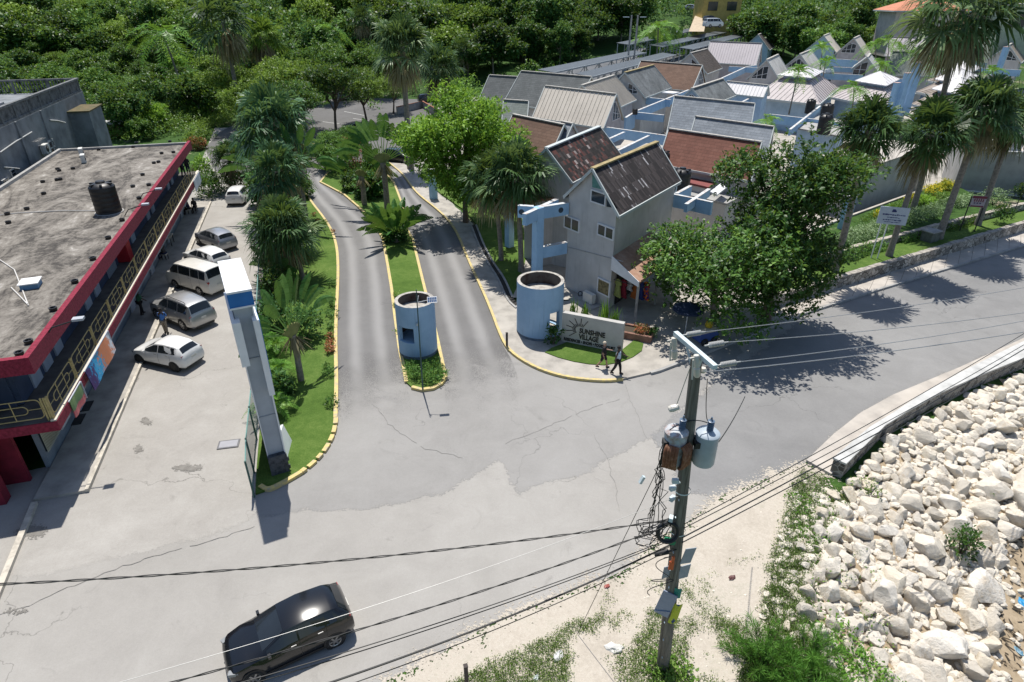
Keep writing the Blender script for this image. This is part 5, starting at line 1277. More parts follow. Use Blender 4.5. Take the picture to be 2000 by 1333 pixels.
b = MB(); q = [A-rdir*.16+Vector((0, 0, .2)), Bq-rdir*.16+Vector((0, 0, .17)), Bq-rdir*.16-Vector((0, 0, .18)), A-rdir*.16-Vector((0, 0, .75))]; b.add(q+[p+rdir*.05 for p in q], [(0, 1, 2, 3), (7, 6, 5, 4)]+[(i, 4+i, 4+(i+1) % 4, (i+1) % 4) for i in range(4)]); b.build('fascia', M_frame, po)
for k in (0.1, 3.2, 6.3):
 b = MB(); p = sdir*(PWd-.15)+rdir*k; b.box((p.x, p.y, 1.4), (.14, .14, 2.7)); b.build('post', M_conc, po)
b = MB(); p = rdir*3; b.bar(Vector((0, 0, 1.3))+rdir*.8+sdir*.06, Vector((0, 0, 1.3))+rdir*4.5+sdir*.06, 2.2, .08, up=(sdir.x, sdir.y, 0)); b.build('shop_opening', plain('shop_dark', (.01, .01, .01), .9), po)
def garment(p, rz, m, label, ln=1.15, w_=.42, flare=.62):
 b = MB(); P = [(0, 0, 0), (.10, 0, .0), (w_/2, 0, -.10), (w_/2+.08, 0, -.34), (w_/2-.04, 0, -.36), (w_/2-.05, 0, -.5), (flare/2, 0, -ln), (-flare/2, 0, -ln), (-w_/2+.05, 0, -.5), (-w_/2+.04, 0, -.36), (-w_/2-.08, 0, -.34), (-w_/2, 0, -.1), (-.1, 0, 0)]
 n_ = len(P); b.add([(x, -.05, z) for x, y, z in P]+[(x, .05, z) for x, y, z in P], [tuple(range(n_)), tuple(range(2*n_-1, n_-1, -1))]+[(i, n_+i, n_+(i+1) % n_, (i+1) % n_) for i in range(n_)])
 tag(b.build('garment', m, loc=p, rot=(0, 0, rz)), label, 'garment', 'garments hanging in the shop porch')
gcol = [('lime yellow', (.45, .50, .15)), ('dark red', (.32, .02, .04)), ('white', (.62, .62, .6)), ('orange', (.55, .16, .03)), ('blue', (.03, .06, .25)), ('red and yellow print', None)]
n = NT('print_cloth'); M_print = n.fin(n.ramp(n.noise(5, detail=2), [(.38, (.02, .03, .15)), (.46, (.5, .03, .03)), (.54, (.65, .22, .02)), (.62, (.6, .4, .03))], 'CONSTANT'), .9)
for i, (nm, c) in enumerate(gcol):
 p = s0+rdir*(.5+.25*i)+sdir*(.4+i*.36)+Vector((0, 0, 2.25)); garment(p, math.atan2(sdir.y, sdir.x), cloth('garment_'+nm.split()[0], tuple(x*.6 for x in c)) if c else M_print, nm+' garment hanging under the shop porch', 1.25 if i != 2 else .7)
b = MB(); p0 = sdir*.2+rdir*.1+Vector((0, 0, 2.3)); b.tube([p0, sdir*2.8+rdir*.8+Vector((0, 0, 2.3))], .025, 5); b.build('hanging_rail', M_trim, po)
gable('house with mottled dark red tile roof behind the front house', (1068, 290), (1170, 248), (1119, 358), (1209, 301), 8.9, 6.6, RM['dark'], ridge=M_fascia)
gable('house with broad beige ribbed metal roof and gable window', (1066, 168), (1203, 184), (1046, 229), (1173, 245), 9.0, 5.9, RM['beige'], M_wallw, seams=.55, winB=(-.75, .1, 6.2, 8.2), ridge=M_ridge)
gable('narrow beige ribbed metal roof house turned sideways behind the broad one', (1137, 167), (1204, 146), (1185, 218), (1241, 197), 9.2, 6.4, RM['beige'], M_wallw, seams=.4)
gable('house with streaked dark slate roof edged in yellow', (1221, 142), (1277, 127), (1259, 189), (1308, 172), 9.5, 6.6, RM['dslate'], ridge=M_ridgey, winA=(.2, .7, 6.9, 8.2))
gable('house with wide plain brown shingle roof', (1253, 119), (1371, 128), (1232, 166), (1350, 174), 9.3, 6.3, RM['brown'], winB=(-.6, .1, 6.4, 8.4))
gable('small house with narrow ribbed tan metal roof', (1349, 104), (1395, 92), (1380, 143), (1424, 128), 9.3, 6.6, RM['tan'], seams=.35, winA=(.1, .8, 7, 8.4))
gable('house with mauve ribbed metal roof', (1388, 81), (1488, 85), (1376, 121), (1476, 125), 9.5, 6.4, RM['purple'], M_wallw, seams=.55, winB=(-.6, .2, 6.6, 8.6))
gable('house with pale roof and dark tarred slope under a blue tarpaulin', (1481, 68), (1508, 57), (1502, 97), (1519, 90), 9.6, 6.8, RM['tarp'], M_wallb)
gable('house with big blue grey slate roof in the village middle', (1319, 188), (1473, 203), (1293, 248), (1440, 264), 8.6, 5.4, RM['slate'], winB=(-.5, .3, 5.8, 7.8))
gable('lower blue grey slate roofed house in front of the big slate roof', (1360, 228), (1510, 248), (1340, 268), (1490, 290), 7.6, 5.4, RM['slate'])
gable('house with stained grey slate roof and green gable behind slate roofs', (1352, 173), (1411, 154), (1380, 208), (1443, 200), 8.9, 6.4, RM['dslate'], M_wallb, winA=(-.5, .5, 6.8, 8.3))
gable('house with bright white ribbed metal roof', (1421, 159), (1500, 167), (1412, 184), (1490, 192), 7.9, 6.4, RM['white'], M_wallb, seams=.5)
gable('house with broad terracotta shingle roof and cement ridge', (1308, 252), (1486, 278), (1290, 318), (1462, 350), 7.9, 5.0, RM['terra'], ridge=M_ridge)
gable('house with brown shingle roof beside the bright green tree', (1003, 224), (1101, 244), (978, 288), (1076, 307), 8.0, 5.1, RM['brown'])
gable('small house with sage roof behind the brown shingle house', (985, 195), (1031, 198), (972, 222), (1020, 228), 8.0, 6.2, RM['sage'], M_wallw, winB=(-.4, .4, 6.4, 7.4))
gable('house with faded slate strip roof between brown and mottled roofs', (1098, 238), (1118, 242), (1082, 282), (1104, 284), 8.0, 5.6, RM['slate'], M_wallw)
gable('long hall with wide grey shingle roof at the village edge', (1019, 139), (1175, 152), (985, 200), (1140, 214), 9.0, 4.6, RM['grey'])
gable('lower grey shingle roofed annex left of the long hall', (957, 147), (1020, 151), (935, 196), (1000, 202), 8.0, 4.6, RM['grey'])
gable('house with grey streaked roof and white framed gable glass', (1498, 117), (1532, 101), (1523, 158), (1552, 142), 9.2, 6.2, RM['pale'], winA=(-.85, .2, 6.3, 8.2))
gable('house with pale roof and dark gable behind palms', (1563, 106), (1592, 94), (1594, 150), (1618, 135), 9.2, 6.3, RM['pale'], winA=(-.6, .6, 6.9, 8.4))
gable('house with beige weathered roof, left of twin gables at the back', (1609, 70), (1630, 61), (1632, 102), (1648, 90), 10.2, 7.0, RM['beige'], M_wallb)
gable('house with beige roof and boarded gable, right of twin gables at back', (1668, 75), (1687, 66), (1690, 108), (1708, 98), 10.2, 7.0, RM['beige'], M_wallw, winA=(-.7, .3, 7.3, 9.2))
gable('house with large glazed gable in front of the blue beams', (1694, 112), (1700, 105), (1702, 150), (1712, 145), 9.0, 5.8, RM['pale'], winA=(-.95, .2, 5.9, 8.3))
gable('house with mauve ribbed roof below the villa', (1740, 72), (1819, 75), (1732, 104), (1810, 107), 10.0, 7.0, RM['purple'], M_wallw, seams=.6)
gable('house with wide sage green roof behind coconut palms', (1744, 101), (1878, 104), (1731, 145), (1868, 148), 9.0, 5.8, RM['sage'], winB=None)
gable('house with long cream ribbed metal roof below the green house', (1871, 63), (1975, 66), (1861, 97), (1950, 100), 10.4, 7.2, RM['beige'], M_wallb, seams=.5)
gable('house with tall window gable at the right edge of the village', (1971, 88), (1990, 76), (1994, 122), (2015, 110), 9.6, 6.6, RM['tan'], M_wallg, winA=(-.2, .8, 6.8, 8.8))
gable('small dark roofed house half hidden behind the tall palm', (1844, 90), (1858, 82), (1866, 101), (1880, 96), 9.0, 7.3, RM['purple'], M_wallw)
def slab(label, px, z, m, hgt, wm, cat='annex'):
 P = XY(px, 0); P = [G(a, b, z) for a, b in px]; c = sum(P, Vector())/len(P); t = empty('flat_annex', (c.x, c.y, 0), label, cat)
 b = MB(); b.prism([(p.x-c.x, p.y-c.y) for p in P], z-.16, z, bottom=True); b.build('roof', m, t)
 b = MB(); b.prism([((p.x-c.x)*.94, (p.y-c.y)*.94) for p in P], .14, z-.16); b.build('wall', wm, t)
 return t
slab('low annex with flat red painted roof behind black tank', [(1341, 356), (1384, 366), (1407, 351), (1350, 340)], 4.6, mat('red_roof_paint', (.20, .055, .05), .8, .2, 1), 4, M_wallg)
slab('flat grey yard roof holding water tanks near the hip pavilion', [(1555, 250), (1640, 266), (1660, 238), (1600, 226)], 4.6, M_conc, 4, M_wallb)
slab('flat roofed annex right of front house under almond tree', [(1306, 372), (1420, 398), (1470, 372), (1350, 350)], 3.9, M_conc, 4, M_wallg)
slab('narrow flat roof left of front house with brick edge', [(1040, 392), (1090, 386), (1105, 360), (1062, 362)], 5.4, mat('brick_edge', (.30, .17, .11), .9, .3, 3), 4, M_wallg)
t = slab('shaded flat roof behind the pergola beams', [(1190, 300), (1290, 320), (1310, 280), (1200, 262)], 4.0, M_pave_pale, 4, M_wallw)
b = MB(); P = [G(q[0], q[1], 4.8) for q in ((1387, 375), (1408, 359), (1420, 366), (1400, 382))]; c = sum(P, Vector())/4; b.prism([(p.x-c.x, p.y-c.y) for p in P], 0, .12, bottom=True); tag(b.build('skylight', M_pw, loc=(c.x, c.y, 4.72)), 'white tilted skylight panel on annex roof beside almond tree', 'skylight')
def pavilion(label, apex, eL, eF, eR, zl, ze, rm, capm, lift=1.0, frac=.36):
 """eL, eF, eR: three eave corners in the photo at height ze; apex of the lantern at height zl"""
 a, f, r = G(*eL, ze), G(*eF, ze), G(*eR, ze); l4 = a+r-f; P = [a, f, r, l4]; c = (a+r)/2
 t = empty('hip_pavilion', (c.x, c.y, 0), label, 'pavilion'); Q = [p-Vector((c.x, c.y, 0)) for p in P]
 zm = zl-lift-.55; inner = [Vector((p.x*frac, p.y*frac, zm)) for p in Q]
 b = MB(); b.add([Vector((p.x, p.y, ze)) for p in Q]+inner, [(i, (i+1) % 4, 4+(i+1) % 4, 4+i) for i in range(4)])
 for i in range(4):
  A, B, Cq, Dq = Vector((Q[i].x, Q[i].y, ze)), Vector((Q[(i+1) % 4].x, Q[(i+1) % 4].y, ze)), inner[(i+1) % 4], inner[i]; k = 14
  b.bar(A, Dq, .16, .1)
  e = (B-A).normalized(); dpt = ((Dq-A)-(Dq-A).dot(e)*e); L_ = (B-A).length; m0 = (Dq-A).dot(e); m1 = L_-(B-Cq).dot(e)
  for j in range(1, k):
   s = L_*j/k; tt = 1.0
   if s < m0: tt = s/m0
   elif s > m1: tt = (L_-s)/(L_-m1)
   b.bar(A+e*s+Vector((0, 0, .03)), A+e*s+dpt*tt+Vector((0, 0, .03)), .05, .07)
 b.build('roof', rm, t)
 b = MB(); b.prism([(p.x*frac*.9, p.y*frac*.9) for p in Q], zm-.2, zm+.6); b.build('lantern_wall', M_wallb, t)
 cp_ = [Vector((p.x*frac*1.22, p.y*frac*1.22, zm+.55)) for p in Q]; ap = Vector((0, 0, zl))
 b = MB(); b.add(cp_+[ap]+[p-Vector((0, 0, .12)) for p in cp_], [(i, (i+1) % 4, 4) for i in range(4)]+[(i, 5+i, 5+(i+1) % 4, (i+1) % 4) for i in range(4)])
 for i in range(4):
  b.bar(cp_[i], ap, .12, .08)
  for j in range(1, 6):
   s = cp_[i].lerp(cp_[(i+1) % 4], j/6); tt = 1-abs(2*j/6-1); b.bar(s+Vector((0, 0, .03)), s+(ap-(cp_[i]+cp_[(i+1) % 4])/2)*tt+Vector((0, 0, .03)), .04, .05)
 b.build('lantern_roof', capm, t)
 b = MB(); b.prism([(p.x*.86, p.y*.86) for p in Q], .14, ze-.05); b.build('wall', M_wallb, t)
 b = MB()
 for i in range(4): A, B = Vector((Q[i].x, Q[i].y, ze-.10)), Vector((Q[(i+1) % 4].x, Q[(i+1) % 4].y, ze-.10)); b.bar(A, B, .12, .3)
 b.build('fascia', M_fascia, t)
pavilion('hip roofed pavilion with white lantern cap behind slender palm', (1556, 138), (1466, 190), (1600, 205), (1640, 172), 8.6, 4.6, RM['pink'], RM['white'], 1.1, .42)
pavilion('hip roofed pavilion with white lantern cap behind blue column', (1703, 146), (1620, 190), (1742, 214), (1790, 182), 8.2, 4.8, RM['pink'], RM['white'], 1.2, .42)
pavilion('white cap pavilion, front one of three in a row', (1861, 161), (1780, 204), (1880, 228), (1935, 190), 8.0, 4.8, RM['tan'], RM['white'], 1.3, .5)
pavilion('white cap pavilion, middle one of three in a row', (1871, 141), (1790, 180), (1880, 200), (1930, 168), 8.4, 5.4, RM['tan'], RM['white'], 1.3, .5)
pavilion('white cap pavilion, rear one of three in a row', (1884, 121), (1810, 158), (1890, 172), (1935, 146), 8.8, 6.2, RM['tan'], RM['white'], 1.3, .5)
def beam(label, pts, zt, depth, th=.24, m=None, cat='beam', name='blue_beam'):
 P = [G(a, b, zt) for a, b in pts]; o0 = P[0].copy(); b = MB()
 ribbon(b, [p-o0 for p in P], th, zt-depth, zt-.03); o = b.build(name, m or M_sky, loc=(o0.x, o0.y, 0))
 b = MB(); ribbon(b, [p-o0 for p in P], th+.02, zt-.03, zt+.01); c = b.build('cap', M_skytop, o)
 return tag(o, label, cat, 'pale blue beams and parapets of the village')
BW = [('pale blue parapet behind the mottled dark roof', [(1174, 247), (1302, 265)], 6.0, 1.0), ('short blue beam joining the mottled roof to the parapet', [(1190, 271), (1219, 258)], 6.0, .55), ('long blue beam just behind the worn tile ridge', [(1207, 294), (1267, 265)], 6.0, .6),
 ('blue parapet left of the big slate roof', [(1240, 219), (1297, 225)], 6.2, .8), ('curved blue wall end beside the broad beige roof', [(1222, 230), (1231, 224), (1240, 219)], 6.2, 1.8), ('long diagonal blue beam running up to the brown shingle house', [(1245, 216), (1349, 174)], 6.3, 1.0),
 ('blue parapet under the streaked dark slate roof', [(1258, 190), (1310, 195)], 6.3, .9), ('diagonal blue beam beside the stained slate gable', [(1409, 153), (1457, 131), (1478, 127)], 6.6, 1.0), ('blue parapet below the tan metal roof', [(1424, 130), (1480, 133)], 6.6, .9),
 ('blue parapet below the bright white roof', [(1428, 184), (1463, 189)], 6.2, .9), ('blue beam rising to the hip pavilion corner', [(1444, 202), (1470, 189)], 6.2, .6), ('long blue parapet in front of the first hip pavilion', [(1503, 223), (1642, 239)], 5.0, 1.1), ('diagonal white topped blue beam between the black tanks', [(1543, 253), (1602, 207)], 5.2, .7),
 ('blue beam below the boarded gable at the back', [(1622, 115), (1676, 118)], 7.2, 1.3), ('second blue beam under the boarded gable', [(1625, 131), (1668, 133)], 6.6, .8), ('blue parapet right of the slender palm', [(1603, 143), (1686, 147)], 6.2, 1.0), ('blue parapet left of the blue columns', [(1721, 152), (1772, 155)], 6.2, 1.2),
 ('blue parapet below the window gable at right edge', [(1908, 133), (1995, 137)], 6.8, 1.1), ('blue parapet under the cream ribbed roof', [(1862, 100), (1934, 103)], 6.9, .9), ('blue parapet on the annex right of the front house', [(1289, 374), (1350, 386), (1392, 395)], 5.6, .95), ('blue beam crossing the annex roof beside almond tree', [(1340, 399), (1385, 369)], 5.62, .6), ('second blue beam across the annex roof behind tank', [(1321, 378), (1349, 363)], 5.62, .9)]
for a in BW: beam(*a)
def column(label, base, top_y, w_=.5, m=None, lean=0, z0=.14, group='pale blue columns', cat='column', nm='blue_column'):
 p = G(*base, z0); q = GY(base[0], top_y, p.y); b = MB(); b.box((0, 0, (q.z-z0)/2), (w_, w_, q.z-z0), .7); b.box((0, 0, q.z-z0), (w_*1.05, w_*1.05, .04), .7, 1)
 o = b.build(nm, [m or M_sky, M_skytop], loc=p); return tag(o, label, cat, group)
column('pale blue square post on the lawn under bright green tree', (847, 388), 330, .62)
column('pale blue square post behind the pair of house palms', (995, 482), 412, .55)
def fin(label, top, w_, dp, zt, zb, rz=.5):
 p = G(*top, zt); b = MB(); b.box((0, 0, (zb-zt)/2), (w_, dp, zt-zb), 0); b.box((0, 0, 0), (w_+.02, dp+.02, .05), 0, 1); o = b.build('blue_column', [M_sky, mat('cap_pink', (.55, .40, .36), .9, .3, 3)], loc=p, rot=(0, 0, rz)); tag(o, label, 'column', 'pale blue columns')
fin('short pale blue column left of the two tall ones', (1753, 162), .9, .5, 8.2, 3.5); fin('middle pale blue column with a round hole near its top', (1774, 143), 1.0, .5, 9.4, 3.5); fin('tallest pale blue column beside the middle one', (1795, 122), 1.1, .6, 10.4, 3.5, .2); fin('leaning pale blue buttress with pink stains at right', (1966, 92), 1.0, .7, 10.0, 3.5)
cb_ = G(1048, 572, .14); zc = GY(1048, 409, cb_.y).z; pg = empty('pergola', cb_, 'pale blue pergola frame joining the front house above the round tower', 'pergola')
b = MB(); b.box((0, 0, zc/2), (.56, .56, zc), grz+t1.rotation_euler.z); b.build('column', M_sky, pg)
w0 = gb_+gdir*.0; toh = (Vector((w0.x, w0.y, 0))-Vector((cb_.x, cb_.y, 0)));
def pbeam(a, c, zt, d, th=.3, nm='beam', hole=None):
 b = MB(); ribbon(b, [a, c], th, zt-d, zt); b.add([], []); o = b.build(nm, M_sky, pg)
 b = MB(); ribbon(b, [a, c], th+.02, zt, zt+.02); b.build('cap', M_skytop, o)
 if hole is not None:
  dd = (Vector(c)-Vector(a)).normalized(); h = Vector(a)+(Vector(c)-Vector(a))*hole; nn = Vector((dd.y, -dd.x, 0)); nn = nn if nn.y < 0 else -nn
  b = MB(); b.lathe([(0, 0), (.15, 0), (.17, .02), (.19, 0)], 16, 0, Matrix.Translation(Vector((h.x, h.y, zt-d/2))+nn*(th/2+.006)) @ nn.to_track_quat('Z', 'Y').to_matrix().to_4x4()); b.build('round_hole', plain('hole_dark', (.05, .07, .09), .9), o)
Z3 = Vector((0, 0, 0)); pbeam(Z3, toh*.98, zc, .8, hole=.72)
lf = G(1024, 428, zc-.2)-cb_; lf.z = 0; bk = G(1091, 390, zc+.02)-cb_; bk.z = 0
pbeam(lf, bk*.9, zc-.03, .75)
l2 = G(1012, 405, zc-.05)-cb_; l2.z = 0; l3 = G(1042, 407, zc-.05)-cb_; l3.z = 0; pbeam(l2, l3, zc-.06, .8, hole=.25)
zl_ = GY(1058, 497, cb_.y).z; pbeam(Z3, toh*.98, zl_+.35, .8)
def vtank(px, z, label, r=.62, h=1.9):
 tank(px, label, r, h, z, 'black plastic water tanks', False)
vtank((1327, 381), 4.6, 'black water tank in front of the red flat annex roof', .70, 2.1); vtank((1287, 345), 4.4, 'black water tank peeping over the worn dark tile roof', .75, 2.3)
vtank((1607, 262), 4.6, 'black water tank nearest the almond tree on the yard roof', .75, 2.2); vtank((1612, 233), 4.6, 'black water tank behind the nearest one on the yard roof', .75, 1.9); vtank((1580, 222), 4.6, 'black water tank under the hip pavilion eave', .6, 1.8); vtank((1240, 224), 6.2, 'small black tank on the curved blue wall', .3, .6); vtank((1313, 108), 5.6, 'black water tank under the solar panel rows', .8, 1.8)
acunit(G(1313, 378, 5.2), .9, 'white condenser beside the black tank by the worn tile roof')
for i, (px, lb) in enumerate((((1617, 141), 'white arched skylight behind the slender palm'), ((1310, 182), 'white flat skylight below the brown shingle roof'))):
 p = G(*px, 6.4); b = MB(); b.lathe([(1.0, 0), (.9, .35), (.5, .55), (0, .6)] if i == 0 else [(1.3, 0), (1.25, .12), (0, .16)], 16 if i == 0 else 4); tag(b.build('skylight_dome', M_pw, loc=p, smooth=50), lb, 'skylight')
M_pv = mat('solar_panel', (.075, .085, .09), .45, .2, 3, spec=.4); M_steel = plain('galvanised', (.36, .40, .42), .5, .3)
def solar(label, a, c, z, wdt=2.7):
 A, B = G(*a, z), G(*c, z); d = (B-A); L_ = d.length; d.normalize(); t = empty('solar_canopy', (A.x, A.y, 0), label, 'solar panels', 'rows of solar panels', math.atan2(d.y, d.x))
 tl = .28; q = [(0, 0, z), (L_, 0, z), (L_, -wdt, z-tl), (0, -wdt, z-tl)]; b = MB(); b.add(q+[(x, y, zz-.09) for x, y, zz in q], [(3, 2, 1, 0), (4, 5, 6, 7)]+[(i, (i+1) % 4, 4+(i+1) % 4, 4+i) for i in range(4)]); b.build('panels', M_pv, t)
 b = MB(); k = max(3, int(L_/5))
 for i in range(k+1):
  x = L_*i/k
  for y, zz in ((-.3, z-.2), (-wdt+.3, z-tl-.1)): b.tube([(x, y, 3.0), (x, y, zz)], .09, 5)
  if i < k:
   for y, zz in ((-wdt+.3, z-tl-.15),): b.tube([(x, y, zz), (x+L_/k/2, y, zz-1.3), (x+L_/k, y, zz)], .06, 4); b.tube([(x, y, zz-1.35), (x+L_/k, y, zz-1.35)], .05, 4)
 b.bar((0, -wdt-.05, z-tl-.05), (L_, -wdt-.05, z-tl-.05), .1, .22); b.build('truss', M_steel, t)
 return t
solar('row of solar panels on steel trusses, farthest back by the trees', (1204, 84), (1376, 50), 9.6); solar('row of solar panels second from the trees', (1268, 88), (1400, 61), 9.3); solar('row of solar panels beside the grey hall ridge', (1050, 136), (1236, 99), 9.0); solar('row of solar panels in front, ending near the narrow beige roof', (1124, 144), (1294, 103), 8.6); solar('row of solar panels reaching the dark tarred roof', (1326, 93), (1479, 57), 9.0)
slab('wide flat shop roof under the rows of solar panels', [(1060, 150), (1240, 165), (1400, 112), (1420, 82), (1250, 95)], 5.6, mat('shop_roof', (.10, .105, .11), .8, .3, .5), 5, M_wallb)
def hillz(px, py, Y): return GY(px, py, Y)
def far_house(label, px, py, Y, w_, d_, h_, wall, roofm, hip=2.2, rz=0, name='hill_house', over=.8, wins=3, flat=False, arches=0):
 p = GY(px, py, Y); t = empty(name, (p.x, p.y, p.z), label, 'house', None, rz)
 b = MB(); b.box((0, 0, h_/2-2.5), (w_, d_, h_+5)); b.build('wall', wall, t)
 b = MB(); W, Dd = w_/2+over, d_/2+over
 if flat: b.box((0, 0, h_+.15), (2*W, 2*Dd, .3))
 else:
  rl = max(0, W-Dd); b.add([(-W, -Dd, h_), (W, -Dd, h_), (W, Dd, h_), (-W, Dd, h_), (-rl, 0, h_+hip), (rl, 0, h_+hip)], [(0, 1, 5, 4), (2, 3, 4, 5), (1, 2, 5), (3, 0, 4)]); b.box((0, 0, h_-.15), (2*W, 2*Dd, .28), mi=1)
 b.build('roof', [roofm, M_fascia], t)
 for i in range(wins):
  x = -w_/2+w_*(i+.5)/wins; b = MB(); b.box((x, -d_/2-.05, h_*.55), (w_/wins*.5, .2, h_*.45)); b.build('window', M_glassd, t)
 for i in range(arches):
  x = -w_*.2+i*3.4; b = MB(); b.lathe([(0, .1), (1.2, .1), (1.2, -.1)], 20, 0, Matrix.Translation((x, -d_/2-.06, h_*.52)) @ Matrix.Rotation(R(90), 4, 'X')); b.box((x, -d_/2-.07, h_*.38), (2.4, .2, 1.3)); b.build('arch', M_glassd, t)
 return t
far_house('hillside villa with orange tiled hip roof and arched veranda', 1785, 66, 175, 15, 10, 5.2, mat('villa_wall', (.52, .48, .44), .9, .15, 1), mat('roof_orange', (.50, .20, .11), .8, .2, 2), 2.6, R(-6), 'hillside_villa', 1.3, 0, False, 2)
far_house('yellow house with flat roof at the top of the sand track', 1398, 33, 205, 11, 8, 5.0, mat('yellow_wall', (.50, .38, .12), .9, .15, 1), M_conc, 0, R(4), 'yellow_house', .3, 2, True)
far_house('pale green house with flat roof beyond the cream ribbed roof', 1985, 72, 150, 12, 8, 6.0, mat('palegreen_wall', (.36, .42, .32), .9, .15, 1), M_conc, 0, R(-8), 'green_house', .6, 2, True)
far_house('house with orange roof glimpsed behind the tall palm crown', 1880, 18, 215, 14, 9, 4.5, mat('villa_wall2', (.5, .46, .42), .9, .15, 1), mat('roof_orange2', (.50, .24, .12), .8, .2, 2), 2.4, R(-5), 'hillside_villa', 1.0, 3)
p = GY(1370, 45, 190); tr_ = [GY(1345, 62, 172), GY(1375, 62, 172), GY(1382, 25, 215), GY(1360, 25, 215)]; b = MB(); b.add([tuple(q) for q in tr_], [(0, 1, 2, 3)]); struct('sand_track', b, mat('sand_track', (.48, .39, .27), .95, .2, 1))
for px, py, Y, m, rz, lb in ((1388, 43, 192, M_cdark, .3, 'dark car parked below the yellow house'), (1352, 20, 218, M_silver, -.5, 'silver car at the top of the sand track')):
 p = GY(px, py, Y); make_car('mpv', m, lb, p, rz, name='distant_car', detail=False)
p = GY(1392, 54, 165); make_car('van', M_white, 'white van parked behind the solar panel rows', p, .3, cat='van', name='white_van', detail=False)
P = [G(838, 206), G(868, 200), G(866, 236), G(806, 222)];
pl = empty('planter_wall', G(800, 232), 'low pale wall with brick capping beside the bright green tree', 'wall'); b = MB(); ribbon(b, [G(q[0], q[1])-G(800, 232) for q in ((776, 224), (826, 212), (860, 232))], .3, 0, 1.2); b.build('wall', M_conc, pl); b = MB(); ribbon(b, [G(q[0], q[1])-G(800, 232) for q in ((776, 224), (826, 212), (860, 232))], .36, 1.2, 1.3); b.build('capping', mat('brick_cap', (.30, .12, .07), .9, .3, 3), pl)
# ================================================================== round towers, sign wall, lamp
def cyl_wall(b, ro, ri, zs, n, opens, mi=0, mtop=1, mint=2):
 """hollow cylinder wall; opens = [(a0, a1, z0, z1)] left open, with reveals"""
 P = lambda r, a, z: (r*math.cos(a), r*math.sin(a), z)
 def isopen(a, z): return any(a0 <= a <= a1 and z0 <= z <= z1 for a0, a1, z0, z1 in opens)
 for i in range(n):
  a, c = 2*math.pi*i/n, 2*math.pi*(i+1)/n; am = (a+c)/2
  for z0, z1 in zip(zs, zs[1:]):
   zm = (z0+z1)/2
   if isopen(am, zm): continue
   b.add([P(ro, a, z0), P(ro, c, z0), P(ro, c, z1), P(ro, a, z1)], [(0, 1, 2, 3)], mi)
   b.add([P(ri, a, z0), P(ri, c, z0), P(ri, c, z1), P(ri, a, z1)], [(3, 2, 1, 0)], mint)
   for q, s in ((a, -1), (c, 1)):
    if isopen(am+s*2*math.pi/n, zm): b.add([P(ro, q, z0), P(ri, q, z0), P(ri, q, z1), P(ro, q, z1)], [(0, 1, 2, 3)], mi)
   if zs.index(z1) < len(zs)-1 and isopen(am, (z1+zs[zs.index(z1)+1])/2): b.add([P(ro, a, z1), P(ro, c, z1), P(ri, c, z1), P(ri, a, z1)], [(0, 1, 2, 3)], mi)
   if zs.index(z0) > 0 and isopen(am, (z0+zs[zs.index(z0)-1])/2): b.add([P(ro, a, z0), P(ro, c, z0), P(ri, c, z0), P(ri, a, z0)], [(3, 2, 1, 0)], mi)
  z1 = zs[-1]; b.add([P(ro, a, z1), P(ro, c, z1), P(ri, c, z1), P(ri, a, z1)], [(0, 1, 2, 3)], mtop)
n = NT('tower_blue'); co = n.co(); mp = n.new('ShaderNodeMapping'); mp.inputs['Scale'].default_value = (5, 5, .35); n.ln(co, mp.inputs['Vector'])
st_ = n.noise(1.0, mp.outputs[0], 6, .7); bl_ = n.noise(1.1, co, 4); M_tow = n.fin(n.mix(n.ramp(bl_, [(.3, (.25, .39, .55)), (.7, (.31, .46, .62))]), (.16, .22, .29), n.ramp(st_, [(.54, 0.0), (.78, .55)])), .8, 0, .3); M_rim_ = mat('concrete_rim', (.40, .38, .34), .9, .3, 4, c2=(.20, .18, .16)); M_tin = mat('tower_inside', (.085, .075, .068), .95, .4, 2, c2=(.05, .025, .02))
def tower(label, basepx, r, toppx_y, win, floor_drop, name, desk=False, z0=.13):
 f = G(*basepx, z0); d = Vector((f.x, f.y, 0)).normalized(); c = f+d*r; c.z = z0
 zt = GY(basepx[0], toppx_y, f.y).z-z0
 t = empty(name, c, label, 'booth'); a0 = math.atan2(-d.y, -d.x) % (2*math.pi)    # towards the camera
 n = 48; ops = []
 for off, half, w0, w1 in win:
  m = (a0+off) % (2*math.pi); ops.append((m-half, m+half, w0, w1))
 zs = sorted(set([0, zt]+[q for w in win for q in w[2:]]+[zt*.93]))
 b = MB(); cyl_wall(b, r, r-.2, zs, n, ops); b.build('wall', [M_tow, M_rim_, M_tin], t, 40)
 b = MB(); b.lathe([(0, zt-floor_drop), (r-.2, zt-floor_drop)], n); b.build('inner_floor', M_rim_, t)
 b = MB(); b.lathe([(r+.004, -.05), (r+.004, .16), (r, .165)], n); b.build('dark_plinth', mat('plinth_stain', (.13, .17, .22), .9, .3, 2), t)
 return t, c, zt
tower('large pale blue round tower with open top beside the sign wall', (1053, 667), 1.42, 566, [(.74, .27, .55, 1.8), (2.42, .45, .05, 1.5)], .75, 'round_tower')
gt, gc, gzt = tower('small pale blue round guard booth with window on the traffic island', (819, 703), 1.12, 602, [(-.62, .42, 1.05, 2.0), (-.62+3.0, .45, .7, 2.0)], .55, 'guard_booth')
b = MB(); b.lathe([(.0, 1.03), (1.05, 1.03)], 30, 0, a0=0, a1=math.pi*2); b.build('desk', M_tow, gt)
b = MB(); q = Vector((.25, -1.12, gzt*.72)); b.bar(q, q+Vector((.02, -.10, .02)), .05); b.box((q.x+.03, q.y-.14, q.z-.02), (.09, .14, .09)); b.build('camera_lamp', plain('lamp_white', (.55, .55, .52), .5), gt)
